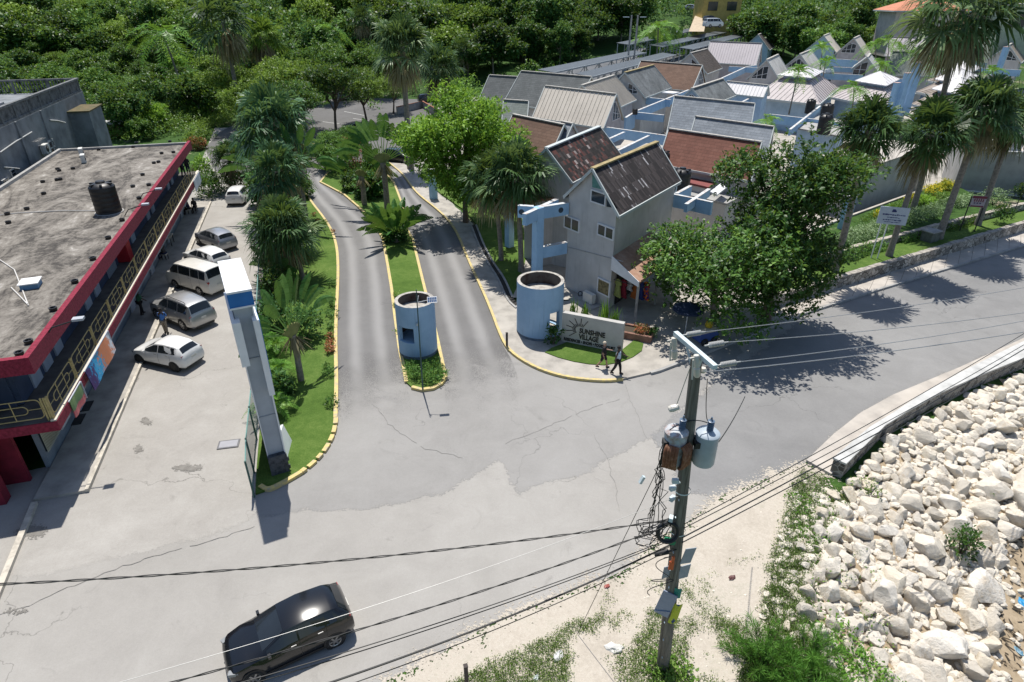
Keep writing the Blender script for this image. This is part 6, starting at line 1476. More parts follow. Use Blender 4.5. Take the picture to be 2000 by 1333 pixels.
lp = G(826, 762, .13); lz = GY(813, 566, lp.y); lt = empty('solar_lamp', lp, 'thin dark green lamp pole with small solar panel in front of the guard booth', 'lamp post')
L0 = Vector((0, 0, 0)); L1 = lz-lp; L1.y += .0
b = MB(); b.tube([L0, L1*.5, L1], [.045, .035, .025], 7); b.build('pole', plain('lamp_green', (.03, .075, .07), .6), lt)
hp = GY(815, 591, lp.y)-lp; pp = GY(844, 586, lp.y)-lp
b = MB(); b.tube([hp, pp-Vector((.15, 0, 0))], .018, 5); b.tube([hp, hp+Vector((.08, 0, .35))], .022, 5); b.build('arm', M_frame, lt)
b = MB(); b.box((0, 0, 0), (.48, .34, .03)); pn = b.build('solar_panel', M_frame, lt, loc=pp, rot=(R(38), 0, R(8)))
b = MB()
for i in range(5):
 for j in range(2): b.box((-.18+i*.09, -.07+j*.14, .018), (.075, .12, .006))
b.build('cells', plain('pv_cell', (.03, .08, .18), .2), pn)
SA, SB = G(1096, 667, .14), G(1213, 691, .14); sx_ = (SB-SA); SL = sx_.length; sx_.normalize(); SH = (GY(1101, 609, SA.y).z-.14); SH2 = GY(1217, 635.5, SB.y).z-.14
SH = (SH+SH2)/2
sw_ = empty('sign_wall', SA, 'low cream wall with sunburst and dark lettering on the corner lawn', 'sign', rz=math.atan2(sx_.y, sx_.x))
b = MB(); b.box((SL/2, .16, SH/2), (SL, .32, SH)); b.build('wall', mat('sign_stone', (.42, .41, .385), .85, .12, 1.2, c2=(.36, .35, .33)), sw_)
M_let = plain('lettering_black', (.012, .012, .012), .6)
def text(body, parent, loc, size, m=M_let, rot=(R(90), 0, 0), ext=.02, bold=.012, name='lettering', sx=1.0):
 cu = bpy.data.curves.new('t', 'FONT'); cu.body = body; cu.size = size; cu.extrude = ext; cu.offset = bold; cu.resolution_u = 3
 o = bpy.data.objects.new('t', cu); COL.objects.link(o); dg = bpy.context.evaluated_depsgraph_get(); dg.update()
 me = bpy.data.meshes.new_from_object(o.evaluated_get(dg)); bpy.data.objects.remove(o); me.materials.clear(); me.materials.append(m)
 return link(name, me, parent, loc, rot, (sx, 1, 1))
def text_fit(body, x, z, w_, cap, bold=.01):
 o = text(body, sw_, (x, -.02, z), cap/.70, bold=bold); xs_ = [v.co.x for v in o.data.vertices]; o.scale = (w_/(max(xs_)-min(xs_)), 1, 1); return o
text_fit('SUNSHINE', SL*.30, SH*.425, SL*.42, SH*.165); text_fit('VILLAGE', SL*.30, SH*.225, SL*.325, SH*.165)
text_fit('RESIDENCES \u2022 SHOPS \u2022 FOOD COURT', SL*.045, SH*.075, SL*.85, SH*.098, .006)
b = MB(); cx, cz = SL*.31, SH*.52
for i, a in enumerate(np.linspace(60, 222, 13)):
 r0, r1 = SH*.13, SH*(.22 if i % 2 else .40)
 t = R(a); b.bar((cx+math.cos(t)*r0*1.15, -.012, cz+math.sin(t)*r0), (cx+math.cos(t)*r1*1.15, -.012, cz+math.sin(t)*r1), .035, .03, up=(0, 1, 0))
b.build('sunburst', M_let, sw_)
p = G(1232, 655, .14); pl = empty('planter', p, 'low brick planter with shrubs right of the sign wall', 'planter', rz=math.atan2(sx_.y, sx_.x))
b = MB(); ribbon(b, [(-.9, -.5), (1.3, -.5), (1.3, .6), (-.9, .6)], .2, 0, .42, closed=True); b.build('wall', mat('planter_brick', (.22, .12, .09), .9, .3, 3), pl)
b = MB(); b.box((.2, .05, .17), (2.0, .95, .3)); b.build('soil', plain('soil', (.06, .045, .03), .95), pl)
link('shrub', bush_mesh(3, .55, .6, 500, .13, L_red), pl, (.6, .05, .25)); link('shrub', bush_mesh(4, .4, .5, 300, .12, L_dark), pl, (1.3, .1, .25))
p = G(1150, 592, .14); acunit(p, math.atan2(gdir.y, gdir.x)+math.pi*0, 'white condenser on a low slab beside the front house wall', None, 1.1)
o = MB().box((0, 0, .05), (2.2, 1.2, .10)).build('concrete_slab', M_conc, loc=(p.x-.2, p.y+.05, .10), rot=(0, 0, math.atan2(gdir.y, gdir.x))); tag(o, 'low concrete slab under the condenser by the front house', 'slab')
b = MB(); b.lathe([(.16+.03*math.cos(t), .03*math.sin(t)) for t in np.linspace(0, 6.2832, 9)], 20); c_ = G(1133, 578, .2); tag(b.build('hose_coil', M_trim, loc=(c_.x, c_.y, .35), rot=(R(75), 0, .5)), 'black hose coil leaning beside the condenser', 'hose')
p = G(1337, 655, .14); um = empty('beach_umbrella', p, 'dark navy beach umbrella under the almond tree', 'umbrella')
b = MB(); k = 10; R_ = .95; ap = (0, 0, 2.25); rimv = [(math.cos(2*math.pi*i/k)*R_, math.sin(2*math.pi*i/k)*R_, 1.85) for i in range(k)]; low = [(x*1.0, y*1.0, z-.12) for x, y, z in rimv]
b.add([ap]+rimv+low, [(0, 1+i, 1+(i+1) % k) for i in range(k)]+[(1+i, 1+k+i, 1+k+(i+1) % k, 1+(i+1) % k) for i in range(k)]); b.build('canopy', cloth('umbrella_navy', (.010, .022, .055)), um)
b = MB(); b.tube([(0, 0, 0), (0, 0, 2.3)], .025, 6); b.build('pole', M_frame, um)
p = G(1375, 668, .14); t = empty('vendor_cart', p, 'small vendor cart with yellow and blue goods under the almond tree', 'cart', rz=.4)
b = MB(); b.box((0, 0, .55), (1.3, .8, .6)); b.build('box', plain('cart_blue', (.03, .07, .25), .6), t); b = MB(); b.box((0, 0, .88), (1.4, .9, .05)); b.build('top', M_cream, t)
b = MB(); b.lathe([(0, 0), (.2, .02), (.24, .2), (.15, .42), (.05, .45), (0, .45)], 12, 0, Matrix.Translation((.25, .1, .9))); b.build('yellow_sack', mat('yellow_sack', (.45, .33, .02), .8, .25, 4), t)
for s in (-1, 1):
 b = MB(); b.lathe([(.10, .03), (.22, .05), (.25, 0), (.22, -.05), (.10, -.03)], 16, 0, Matrix.Translation((.35*s, -.45, .25)) @ Matrix.Rotation(R(90), 4, 'X')); b.build('wheel', M_tyre, t)
for px, h_, lb in (((990, 678), .95, 'short dark post standing on the pavement by the large round tower'), ((912, 1345), 1.1, 'dark wooden post at the bottom of the sandy verge')):
 p = G(*px, .1); b = MB(); b.box((0, 0, h_/2), (.11, .11, h_)); b.box((0, 0, h_), (.13, .13, .03)); tag(b.build('post', plain('post_dark', (.05, .04, .035), .8), loc=p, rot=(0, 0, .3)), lb, 'post')
# ================================================================== sea wall and garden walls
def stone(name, base, mortar, sc=3.0, dark=.35):
 n = NT(name); co = n.co(); v = n.new('ShaderNodeTexVoronoi', feature='DISTANCE_TO_EDGE'); v.inputs['Scale'].default_value = sc; n.ln(co, v.inputs['Vector'])
 v2 = n.new('ShaderNodeTexVoronoi'); v2.inputs['Scale'].default_value = sc; n.ln(co, v2.inputs['Vector'])
 sp_ = n.new('ShaderNodeSeparateColor'); n.ln(v2.outputs['Color'], sp_.inputs[0])
 st_ = n.ramp(sp_.outputs[0], [(0, tuple(x*dark for x in base)), (.5, base), (1, tuple(min(1, x*1.5) for x in base))])
 ed = n.ramp(v.outputs['Distance'], [(.02, 1.0), (.06, 0.0)]); n.bump(v.outputs['Distance'], .8, .06)
 return n.fin(n.mix(st_, mortar, ed), .9, 0, .2)
M_sw = stone('seawall_stone', (.19, .175, .155), (.34, .325, .30), 3.2); M_gw = stone('garden_stone', (.34, .31, .27), (.05, .045, .035), 2.6, .5)
zc_ = .85
cl = [G(*q, zc_) for q in ((1627, 894), (1700, 833), (1743, 807), (1792, 775), (1874, 728), (1979, 676), (2150, 596))]; cr_ = [G(*q, zc_) for q in ((1653, 906), (1729, 831), (1773, 803), (1840, 766), (1914, 733), (2000, 699), (2170, 625))]
o0 = cl[0].copy(); o0.z = 0; se = empty('sea_wall', o0, 'low stone sea wall with broad pale coping along the seaside pavement', 'wall')
def strip_solid(b, L, Rr, z0, z1, mi=0, inset=0):
 for (a, c), (e, f) in zip(zip(L, Rr), list(zip(L, Rr))[1:]):
  A, Cc, E, Fv = [Vector((p.x-o0.x, p.y-o0.y, 0)) for p in (a, c, e, f)]
  q = [A, Cc, Fv, E]; b.add([(p.x, p.y, z0) for p in q]+[(p.x, p.y, z1) for p in q], [(4, 5, 6, 7), (1, 5, 6, 2)[::1], (0, 3, 7, 4), (0, 4, 5, 1), (3, 2, 6, 7)], mi)
b = MB(); strip_solid(b, cl, cr_, zc_-.09, zc_); b.build('coping', mat('coping_pale', (.50, .50, .48), .9, .18, 1.2), se, clean=True)
b = MB(); il = [a.lerp(c, .08) for a, c in zip(cl, cr_)]; ir = [a.lerp(c, .94) for a, c in zip(cl, cr_)]; strip_solid(b, il, ir, -2.0, zc_-.09); b.build('stonework', M_sw, se, clean=True)
w1 = [G(1500, 601, .14), G(1593, 573, .14), G(1800, 510, .14), G(2000, 449, .14), G(2500, 298, .14)]
g0 = w1[0].copy(); g0.z = 0
gw = empty('garden_wall', g0, 'low rubble stone wall along the pavement below the palm terrace', 'wall'); b = MB(); ribbon(b, [p-g0 for p in w1], .38, 0, .92); b.build('stonework', M_gw, gw)
b = MB(); jl = resamp([p-g0 for p in w1], .55)
for a, c in zip(jl, jl[1:]): ribbon(b, [a.lerp(c, .02), a.lerp(c, .97)], .42*random.uniform(.9, 1.08), .921, .95+random.uniform(0, .07))
b.build('cap_stones', mat('cap_stone', (.36, .33, .29), .9, .3, 3), gw)
w2 = [G(1600, 502, 1.35), G(1651, 487, 1.35), G(1760, 458, 1.35), G(1880, 427, 1.35), G(1989, 401, 1.35), G(2200, 348, 1.35)]
g1 = w2[0].copy(); g1.z = 0; gw2 = empty('garden_wall', g1, 'second rubble stone wall higher up the palm terrace', 'wall'); b = MB(); ribbon(b, [p-g1 for p in w2], .34, .5, 1.35); b.build('stonework', M_gw, gw2)
b = MB(); jl = resamp([p-g1 for p in w2], .5)
for a, c in zip(jl, jl[1:]): ribbon(b, [a.lerp(c, .02), a.lerp(c, .97)], .38*random.uniform(.9, 1.08), 1.351, 1.38+random.uniform(0, .06))
b.build('cap_stones', mat('cap_stone2', (.40, .36, .31), .9, .3, 3), gw2)
mb = MB(); mb.prism([(p.x, p.y) for p in w1[:]]+[(p.x, p.y) for p in w2[::-1]], .1, .82); struct('terrace_lawn', mb, M_lawn)
w3 = [G(1590, 450, 1.2), G(1608, 441, 1.2), G(1754, 388, 1.2), G(1850, 352, 1.2), G(1900, 380, 1.2), G(2000, 392, 1.2), G(2200, 340, 1.2)]
mb = MB(); mb.prism([(p.x, p.y) for p in w2]+[(p.x, p.y) for p in w3[::-1]], .1, 1.2); struct('terrace_bed', mb, M_soil)
mb = MB(); ribbon(mb, [G(1590, 450, 1.3), G(1608, 441, 1.3), G(1754, 388, 1.3), G(1800, 372, 1.3)], .22, .1, 1.36); struct('kerb', mb, M_pave_pale)
def longwall(label, a, c, z0, h_, th, m, cap=None, name='long_building'):
 A, B = G(*a, z0), G(*c, z0); d = (B-A); L_ = d.length; rz = math.atan2(d.y, d.x); t = empty(name, (A.x, A.y, 0), label, 'building', None, rz)
 b = MB(); b.box((L_/2, th/2, (z0+h_)/2), (L_, th, z0+h_)); b.build('wall', m, t)
 b = MB(); b.box((L_/2, th/2, z0+h_+.08), (L_+.3, th+.3, .16)); b.build('roof', cap or M_pave_pale, t); return t, L_
longwall('long grey rendered building behind the palm trunks', (1655, 425), (1790, 368), .2, 4.3, 5.0, M_wallg)
t, L_ = longwall('curved pale building with white balustrade at right edge', (1862, 372), (2120, 398), .8, 4.2, 9, mat('pool_wall', (.34, .335, .32), .9, .15, 1))
b = MB()
for i in range(int(L_/.35)): b.tube([(i*.35+.1, .12, 5.15), (i*.35+.1, .12, 5.85)], .07, 6)
b.box((L_/2, .12, 5.92), (L_, .25, .12)); b.build('balustrade', M_frame, t)
b = MB(); b.box((L_*.5, -.08, .9), (L_, .2, .12)); b.build('white_edge', M_frame, t)
column('pale blue column at the corner of the terrace garden', (1875, 378), 300, .8)
column('pale blue column behind the left palm of the terrace', (1640, 470), 385, .7)
p = G(1975, 305, 5.2); t = empty('bench', p, 'white bench on the raised deck at right edge', 'bench', rz=-.2); b = MB(); b.box((0, 0, .42), (1.5, .5, .07)); b.build('seat', M_frame, t); b = MB(); b.box((0, .25, .75), (1.5, .07, .6)); b.build('backrest', M_frame, t)
for s in (-1, 1): b = MB(); b.box((s*.65, 0, .2), (.08, .45, .4)); b.build('leg', M_frame, t)
def board(label, base, cpx, w_, h_, yaw, face, posts, name='notice_sign'):
 B = G(*base, .82); c = GY(*cpx, B.y); t = empty(name, (c.x, c.y, B.z), label, 'sign', None, yaw); zc0 = c.z-B.z
 b = MB(); b.box((0, 0, zc0), (w_, .06, h_)); f = b.build('board', face[0], t)
 for x, z, ww, hh, mi in [q for q in face[2] if q[3] > .11]: b = MB(); b.box((x*w_, -.038, zc0+z*h_), (ww*w_, .02, hh*h_)); b.build('sign_band', face[1][min(mi, len(face[1])-1)], f)
 for x, z, ww, hh, mi in [q for q in face[2] if q[3] <= .11]: b = MB(); b.box((x*w_, -.038, zc0+z*h_), (ww*w_, .02, hh*h_)); b.build('letter_stroke', face[1][min(mi, len(face[1])-1)], f)
 for x in posts:
  b = MB(); b.bar((x*w_, .05, 0), (x*w_, .05, zc0+h_*.4), .07); b.build('post', face[3], t)
random.seed(5)
ln_ = [(-.02, .30, .10, .16, 0), (.04, .27, .06, .10, 0), (-.06, .27, .05, .08, 0)]
for zz, w0, hh in ((.06, .74, .055), (-.10, .40, .04), (-.24, .62, .05), (-.36, .50, .025)):
 x = -w0/2
 while x < w0/2:
  l = random.uniform(.03, .09); ln_.append((x+l/2, zz+random.uniform(-.012, .012), l, hh*random.uniform(.6, 1.5), 0)); x += l+.018
board('white notice sign with dark blue emblem and script on the palm terrace', (1723, 506), (1744.5, 422), 1.95, 1.3, R(-17), (plain('sign_board_white', (.46, .52, .60), .6), [plain('sign_navy', (.02, .035, .16), .6)], ln_, M_frame), (-.32, -.1))
l2_ = [(0, .38, .98, .22, 0), (0, -.42, .9, .12, 0)]+[(-.3+.15*i, .10+.02*(i % 2), .08, .26, 0) for i in range(5)]+[(-.25+.2*i, -.14, .12, .1, 1) for i in range(3)]
board('small red and white sign between thin dark posts on the terrace', (1889, 452), (1911, 394), 1.05, .95, R(-14), (plain('sign_rose', (.42, .36, .38), .6), [plain('sign_red', (.16, .02, .04), .6), plain('sign_navy2', (.02, .03, .10), .6)], l2_, M_trim), (-.55, .5))
p = G(1974, 430, .82); b = MB(); b.bar((0, 0, 0), (.2, .2, 1.9), .05); tag(b.build('post', M_trim, loc=p), 'thin dark leaning post on the terrace lawn at right edge', 'post')
p = G(1814, 470, .82); t = empty('utility_box', p, 'squat grey concrete box on the terrace lawn beside a palm', 'box', rz=.5); b = MB(); b.box((0, 0, .4), (1.1, .9, .8)); b.build('box', mat('mossy_conc', (.13, .14, .115), .9, .3, 3), t); b = MB(); b.box((0, 0, .84), (1.25, 1.05, .08)); b.build('lid', M_conc, t)
# ================================================================== utility pole
pb_ = G(1295, 1304); ptop = GY(1361, 697, pb_.y); PV = ptop-pb_
def pole_at(py):
 lo, hi = 0.0, 1.15
 for _ in range(40):
  m = (lo+hi)/2
  if P2(pb_+PV*m)[1] > py: lo = m
  else: hi = m
 return pb_+PV*lo
up_ = empty('utility_pole', pb_, 'tall weathered wooden utility pole with crossarm in the foreground', 'utility pole')
n = NT('weathered_wood'); co = n.co(); mp = n.new('ShaderNodeMapping'); mp.inputs['Scale'].default_value = (14, 14, .7); n.ln(co, mp.inputs['Vector']); f = n.noise(1.0, mp.outputs[0], 6, .7); n.bump(f, .6, .02)
M_wood = n.fin(n.ramp(f, [(.3, (.07, .063, .05)), (.5, (.165, .152, .125)), (.7, (.27, .255, .215))]), .95, 0, .15)
b = MB(); b.tube([PV*t-Vector((0, 0, .3 if t == 0 else 0)) for t in np.linspace(0, 1, 8)], [.20-.07*i/7 for i in range(8)], 16); b.build('pole', M_wood, up_, 50)
zt_ = ptop.z
ca, cc = G(1319, 651, zt_+.12), G(1397, 718, zt_+.12); cdir = (cc-ca).normalized()
M_galv = mat('crossarm_galv', (.52, .60, .62), .5, .12, 4); M_porc = plain('porcelain_grey', (.42, .42, .40), .3); M_porcw = plain('porcelain_pale', (.60, .57, .50), .35)
b = MB(); b.bar(ca-pb_, cc-pb_, .115, .105); b.build('crossarm', M_galv, up_)
b = MB()
for t_ in (.3, .7): b.bar(ca.lerp(cc, t_)-pb_-Vector((0, 0, .05)), PV*.95, .05, .02)
b.build('brace', M_galv, up_)
wdir = (G(2000, 552, zt_)-ca); wdir.z = 0; wdir.normalize()
def insul(p, d, L_=.62, nm='insulator'):
 b = MB(); pr = [(.02, 0), (.02, .1)]
 for i in range(9): z = .12+i*(L_-.25)/9; pr += [(.035, z), (.066, z+.018), (.066, z+.03), (.035, z+.045)]
 pr += [(.02, L_-.1), (.015, L_)]
 b.lathe(pr, 12, 0, Matrix.Translation(p-pb_) @ d.to_track_quat('Z', 'Y').to_matrix().to_4x4()); b.build(nm, M_porc, up_, 40); return p+d*L_
i1 = insul(ca+cdir*.15+wdir*.1, wdir); i2 = insul(ca.lerp(cc, .62)+wdir*.1+Vector((0, 0, .18)), wdir); i3 = insul(cc-cdir*.05+wdir*.05, wdir); i4 = pole_at(730)+wdir*.2
b = MB(); b.lathe([(0, 0), (.06, 0), (.09, .06), (.06, .12), (0, .12)], 12, 0, Matrix.Translation(i4-pb_)); b.build('insulator', M_porcw, up_)
def cutout(px, z):
 p = G(*px, z); t = p-pb_; b = MB(); d = Vector((.15, -.1, -1)).normalized(); Mx = Matrix.Translation(t) @ d.to_track_quat('Z', 'Y').to_matrix().to_4x4()
 b.lathe([(0, -.05), (.06, -.05), (.075, 0), (.075, .16), (.055, .18), (.055, .26), (.078, .28), (.078, .46), (.05, .5), (0, .5)], 12, 0, Mx); b.bar(t+Vector((-.1, -.12, 0)), t+Vector((-.06, -.14, -.5)), .03); b.bar(t, t+Vector((-.18, -.1, .02)), .03); b.build('fuse_cutout', M_porcw, up_, 40)
cutout((1316, 664), zt_); cutout((1360, 698), zt_+.1)
b = MB()
for py in (957, 1037): b.lathe([(.21, -.02), (.215, 0), (.21, .02)], 16, 0, Matrix.Translation(pole_at(py)-pb_))
for i, py in enumerate(range(900, 1290, 34)): q = pole_at(py)-pb_; b.bar(q+Vector((-.15+.02*(i % 3), -.14, 0)), q+Vector((-.16+.02*(i % 3), -.2, 0)), .025)
b.build('band', M_galv, up_)
M_trf = mat('transformer_grey', (.38, .44, .49), .5, .12, 2); M_rust = mat('rust', (.17, .065, .03), .8, .4, 9, c2=(.30, .16, .10)); M_trr = mat('transformer_rusty', (.42, .45, .47), .55, .25, 5, c2=(.27, .13, .085))
def transformer(px_t, px_b, label, fins, m, bush):
 c = pole_at((px_t[1]+px_b[1])/2); T = GY(*px_t, c.y-.12); Bt = GY(*px_b, c.y-.12); h_ = T.z-Bt.z; r = .275; o_ = Vector((T.x*.5+Bt.x*.5, T.y, Bt.z)); t = empty('transformer', o_, label, 'transformer', 'pole transformers')
 b = MB(); b.lathe([(0, 0), (r*.93, 0), (r, .04), (r, h_-.06), (r*1.06, h_-.05), (r*1.06, h_)], 28); b.build('tank', m, t, 40)
 b = MB(); b.lathe([(r*1.06, h_), (r*.9, h_+.05), (0, h_+.09)], 28); b.build('lid', m, t, 50)
 for bx, by in bush:
  b = MB(); pr = [(.05, 0)]
  for i in range(5): z = .04+i*.06; pr += [(.045, z), (.085, z+.02), (.085, z+.03), (.045, z+.045)]
  b.lathe(pr+[(.02, .36), (.02, .42), (0, .42)], 12, 0, Matrix.Translation((bx, by, h_+.06))); b.build('bushing', plain('bushing_blue', (.12, .17, .24), .35), t, 40)
 for fx, fa in fins:
  b = MB(); Mx = Matrix.Translation((math.sin(fa)*r*1.02, -math.cos(fa)*r*1.02, h_*.40)) @ Matrix.Rotation(fa, 4, 'Z')
  for i in range(5): b.tube([Mx @ Vector((-.13+i*.065, 0, -h_*.33)), Mx @ Vector((-.13+i*.065, -.09, -h_*.26)), Mx @ Vector((-.13+i*.065, -.10, 0)), Mx @ Vector((-.13+i*.065, -.09, h_*.26)), Mx @ Vector((-.13+i*.065, 0, h_*.33))], .045, 7)
  b.build('cooling_fin', M_rust, t, 50)
 b = MB(); pd = Vector((c.x-o_.x, c.y-o_.y, 0)); b.bar(pd.normalized()*r*.9+Vector((0, 0, h_*.8)), pd+Vector((0, 0, h_*.8)), .10, .06); b.bar(pd.normalized()*r*.9+Vector((0, 0, h_*.25)), pd+Vector((0, 0, h_*.25)), .10, .06); b.build('bracket', M_trim, t)
 b = MB(); b.box((-r*.95, -.1, h_*.72), (.12, .2, .16)); b.build('terminal', M_trim, t); return t, o_, h_
T1, o1, h1 = transformer((1318, 842), (1315, 905), 'rust stained grey pole transformer with brown cooling fins left of the pole', [(0, -.45), (0, .75)], M_trr, [(.10, -.05)])
T2, o2, h2 = transformer((1381, 846), (1374, 903), 'clean pale grey pole transformer right of the pole', [], M_trf, [(.02, -.02)])
b = MB(); b.lathe([(0, 0), (.07, .02), (.09, .1), (.07, .25), (0, .28)], 12, 0, Matrix.Rotation(R(70), 4, 'Y')); p = o1+Vector((-.28, 0, h1+.62)); tag(b.build('arrester', M_porcw, loc=p), 'white surge arrester above the rust stained transformer', 'arrester')
GRP = 'overhead cables of the utility pole'
M_wire = plain('wire_black', (.015, .015, .016), .5); M_wirel = plain('wire_bright', (.45, .45, .44), .4, .6)
def cable(label, a, c, sag, r, m=M_wire, ext=0.0, twist=False, n_=40):
 a, c = Vector(a), Vector(c)
 if ext: c = a+(c-a)*(1+ext)
 P = [];
 for i in range(n_+1):
  t = i/n_; q = a.lerp(c, t); q.z -= sag*4*t*(1-t); P.append(q)
 b = MB(); mid = P[0].copy()
 if twist:
  for ph in (0, math.pi):
   n2 = n_*6; Q = []
   for i in range(n2+1):
    t = i/n2; q = a.lerp(c, t); q.z -= sag*4*t*(1-t); w_ = t*(c-a).length*4.2+ph; Q.append(q-mid+Vector((0, math.cos(w_)*r*1.0, math.sin(w_)*r*1.0)))
   b.tube(Q, r*.75, 5)
 else: b.tube([q-mid for q in P], r, 5)
 return tag(b.build('overhead_cable', m, loc=mid), label, 'cable', GRP)
zw = zt_
cable('bright power line from the upper left insulator running east along the road', i1, G(2000, 548, zw), .25, .009, M_wirel, .8)
cable('bright power line from the middle insulator running east along the road', i2, G(2000, 596, zw), .25, .009, M_wirel, .8)
cable('bright power line from the crossarm end running east along the road', i3, G(2000, 612, zw), .25, .009, M_wirel, .8)
cable('neutral line below the crossarm running east along the road', i4, G(2000, 634, zw-.4), .25, .012, M_wirel, .8)
def pz(py): return pole_at(py)
for px0, px1, z1, r, ext, lb in (((1340, 1016), (2000, 642), 7.0, .013, .5, 'topmost black cable east of the pole crossing the sea wall'), ((1340, 1024), (2000, 664), 6.6, .013, .5, 'second black cable east of the pole crossing the sea wall'), ((1332, 1042), (2000, 673), 6.2, .02, .5, 'thick black cable bundle east of the pole'), ((1336, 1052), (2000, 690), 6.0, .016, .5, 'lowest black cable east of the pole')):
 cable(lb, pz(px0[1])+Vector((.1, -.15, 0)), G(*px1, z1), .35, r, M_wire, ext)
for py, px1, z1, r, ext, tw, m, lb in ((1008, (0, 1126), 7.2, .018, .2, True, M_wire, 'twisted black service cable running west to the red building'), (1016, (258, 1333), 6.4, .016, .3, True, M_wire, 'twisted black service cable crossing above the black hatchback'),
 (1044, (400, 1333), 6.1, .013, .3, False, M_wire, 'thin black cable west of the pole crossing the car bonnet'), (1048, (430, 1333), 6.0, .013, .3, False, M_wire, 'second thin black cable west of the pole near the car bonnet'), (1056, (588, 1333), 5.8, .026, .3, False, M_wire, 'thick black cable bundle west of the pole'), (1066, (640, 1333), 5.6, .012, .3, False, M_wire, 'lowest thin black cable west of the pole'),
 (964, (400, 1257), 7.4, .006, .5, False, M_wirel, 'thin pale wire crossing above the car roof')):
 cable(lb, pz(py)+Vector((-.12, -.1, 0)), G(*px1, z1), .45, r, m, ext, tw)
cable('thin guy wire running from the pole down to the sandy verge', pz(800)+Vector((-.1, 0, 0)), G(1128, 1238, .05), .0, .010, M_wire); p = pz(800).lerp(G(1128, 1238, .05), .42)
b = MB(); b.bar((0, 0, .12), (-.1, -.02, -.12), .10, .08); tag(b.build('guy_insulator', M_galv, loc=G(1257, 937, (pz(800).z)*.60)), 'pale strain insulator on the guy wire', 'insulator')
cable('bright jumper wire from the fuse down to the rusty transformer', pz(712)+Vector((-.15, -.1, 0)), o1+Vector((-.1, 0, h1+.75)), 0, .010, M_wirel)
cable('dark wire looping down to the clean transformer', pz(740)+Vector((.3, 0, 0)), o2+Vector((.02, 0, h2+.45)), .5, .010)
cable('black lead between the two transformers', o1+Vector((-.25, -.05, h1)), o2+Vector((.1, 0, h2+.2)), -.25, .012); cable('black lead from the clean transformer running north to the pole top line', o2+Vector((.3, 0, h2*.7)), G(1455, 775, 6.0), .15, .014)
g = np.random.default_rng(21)
for i in range(9):
 a = o1+Vector((-.33+.05*g.random(), -.1, h1*(.15+.6*g.random()))); c = pz(1000+40*g.random())+Vector((-.9+.6*g.random(), -.2, 0)); P = []
 for t in np.linspace(0, 1, 12): q = a.lerp(c, t)+Vector(tuple(g.normal(size=3)*.075*math.sin(t*3.14))); P.append(q)
 P += [c+Vector((.3*math.cos(t), 0, .28*math.sin(t)-.2))+Vector(tuple(g.normal(size=3)*.04)) for t in np.linspace(2.5, 8.5 if i % 2 else 5, 10)]; P.append(pz(1010)+Vector((-.15, -.1, .3*g.random())))
 b = MB(); o_ = P[0].copy(); b.tube([q-o_ for q in smooth3(P)] if False else [q-o_ for q in P], .011, 5, cap=True); tag(b.build('drop_wire', M_wire, loc=o_), 'tangled black drop wire hanging left of the pole below the rusty transformer', 'wire', 'tangled drop wires')
def clutter(nm, px, mbf, m, label, cat, dy=-.22, rot=None, group=None):
 c = GY(px[0], px[1], pole_at(px[1]).y+dy); b = MB(); mbf(b); o = b.build(nm, m, loc=c, rot=rot); return tag(o, label, cat, group)
b_t = lambda b: [b.lathe([(.27+.055*math.cos(t), .09*math.sin(t)) for t in np.linspace(0, 6.2832, 10)], 26)]
clutter('cable_coil', (1304, 1040), b_t, M_wire, 'thick black coil of spare cable hung on the pole', 'cable coil', -.2, (R(70), R(18), 0))
clutter('junction_box', (1308, 1057), lambda b: b.box((0, 0, 0), (.28, .14, .12)), plain('box_green', (.01, .22, .10), .6), 'bright green junction box under the cable coil', 'junction box', -.22, (0, R(15), 0))
clutter('splice_closure', (1296, 1080), lambda b: (b.tube([(-.24, 0, -.07), (.14, 0, .05)], .07, 10), b.tube([(.14, 0, .05), (.34, 0, .12)], .02, 6)), M_trim, 'black splice closure beside the pole below the coil', 'splice closure', -.2)
clutter('orange_marker', (1311, 1105), lambda b: (b.box((0, 0, 0), (.13, .05, .3)), b.box((.02, 0, .24), (.07, .05, .2))), plain('marker_orange', (.60, .12, .03), .6), 'orange marker tag on the grey boards of the pole', 'tag', -.26)
sgm = plain('board_grey', (.30, .34, .38), .6)
for px, w_, h_, rt, lb in (((1344, 1086), .36, .55, R(12), 'upper grey metal board nailed to the right side of the pole'), ((1336, 1117), .34, .5, R(4), 'lower grey metal board nailed to the right side of the pole'), ((1304, 1117), .30, .45, R(3), 'pale grey board on the left side of the pole behind orange tag')):
 clutter('metal_board', px, lambda b: b.box((0, 0, 0), (w_, .02, h_)), sgm, lb, 'board', -.05 if px[0] > 1320 else -.12, (0, rt, R(20)), 'boards nailed on the pole')
clutter('notice_board', (1300, 1180), lambda b: (b.box((0, 0, 0), (.42, .03, 1.0)), b.bar((-.18, -.02, -.42), (.2, -.02, -.2), .04, .02)), plain('board_blueg', (.22, .27, .36), .5), 'tall blue grey notice board nailed to the left side of the pole', 'board', -.16, (0, R(10), R(-25)), 'boards nailed on the pole')
n = NT('poster_print'); co = n.co(); f = n.noise(3.2, co, 2); sx2 = n.new('ShaderNodeSeparateXYZ'); n.ln(co, sx2.inputs[0]); M_post = n.fin(n.mix((.45, .50, .03), (.01, .05, .14), n.ramp(n.math('ADD', n.math('MULTIPLY', n.math('ABSOLUTE', sx2.outputs[0]), 2.2), f), [(.42, 1.0), (.5, 0.0)])), .7)
clutter('poster', (1316, 1188), lambda b: b.lathe([(.215, -.42), (.215, .42)], 12, a0=-2.4, a1=-.9), M_post, 'yellow green poster with dark blue print wrapped round the pole', 'poster', 0, (0, R(6), 0))
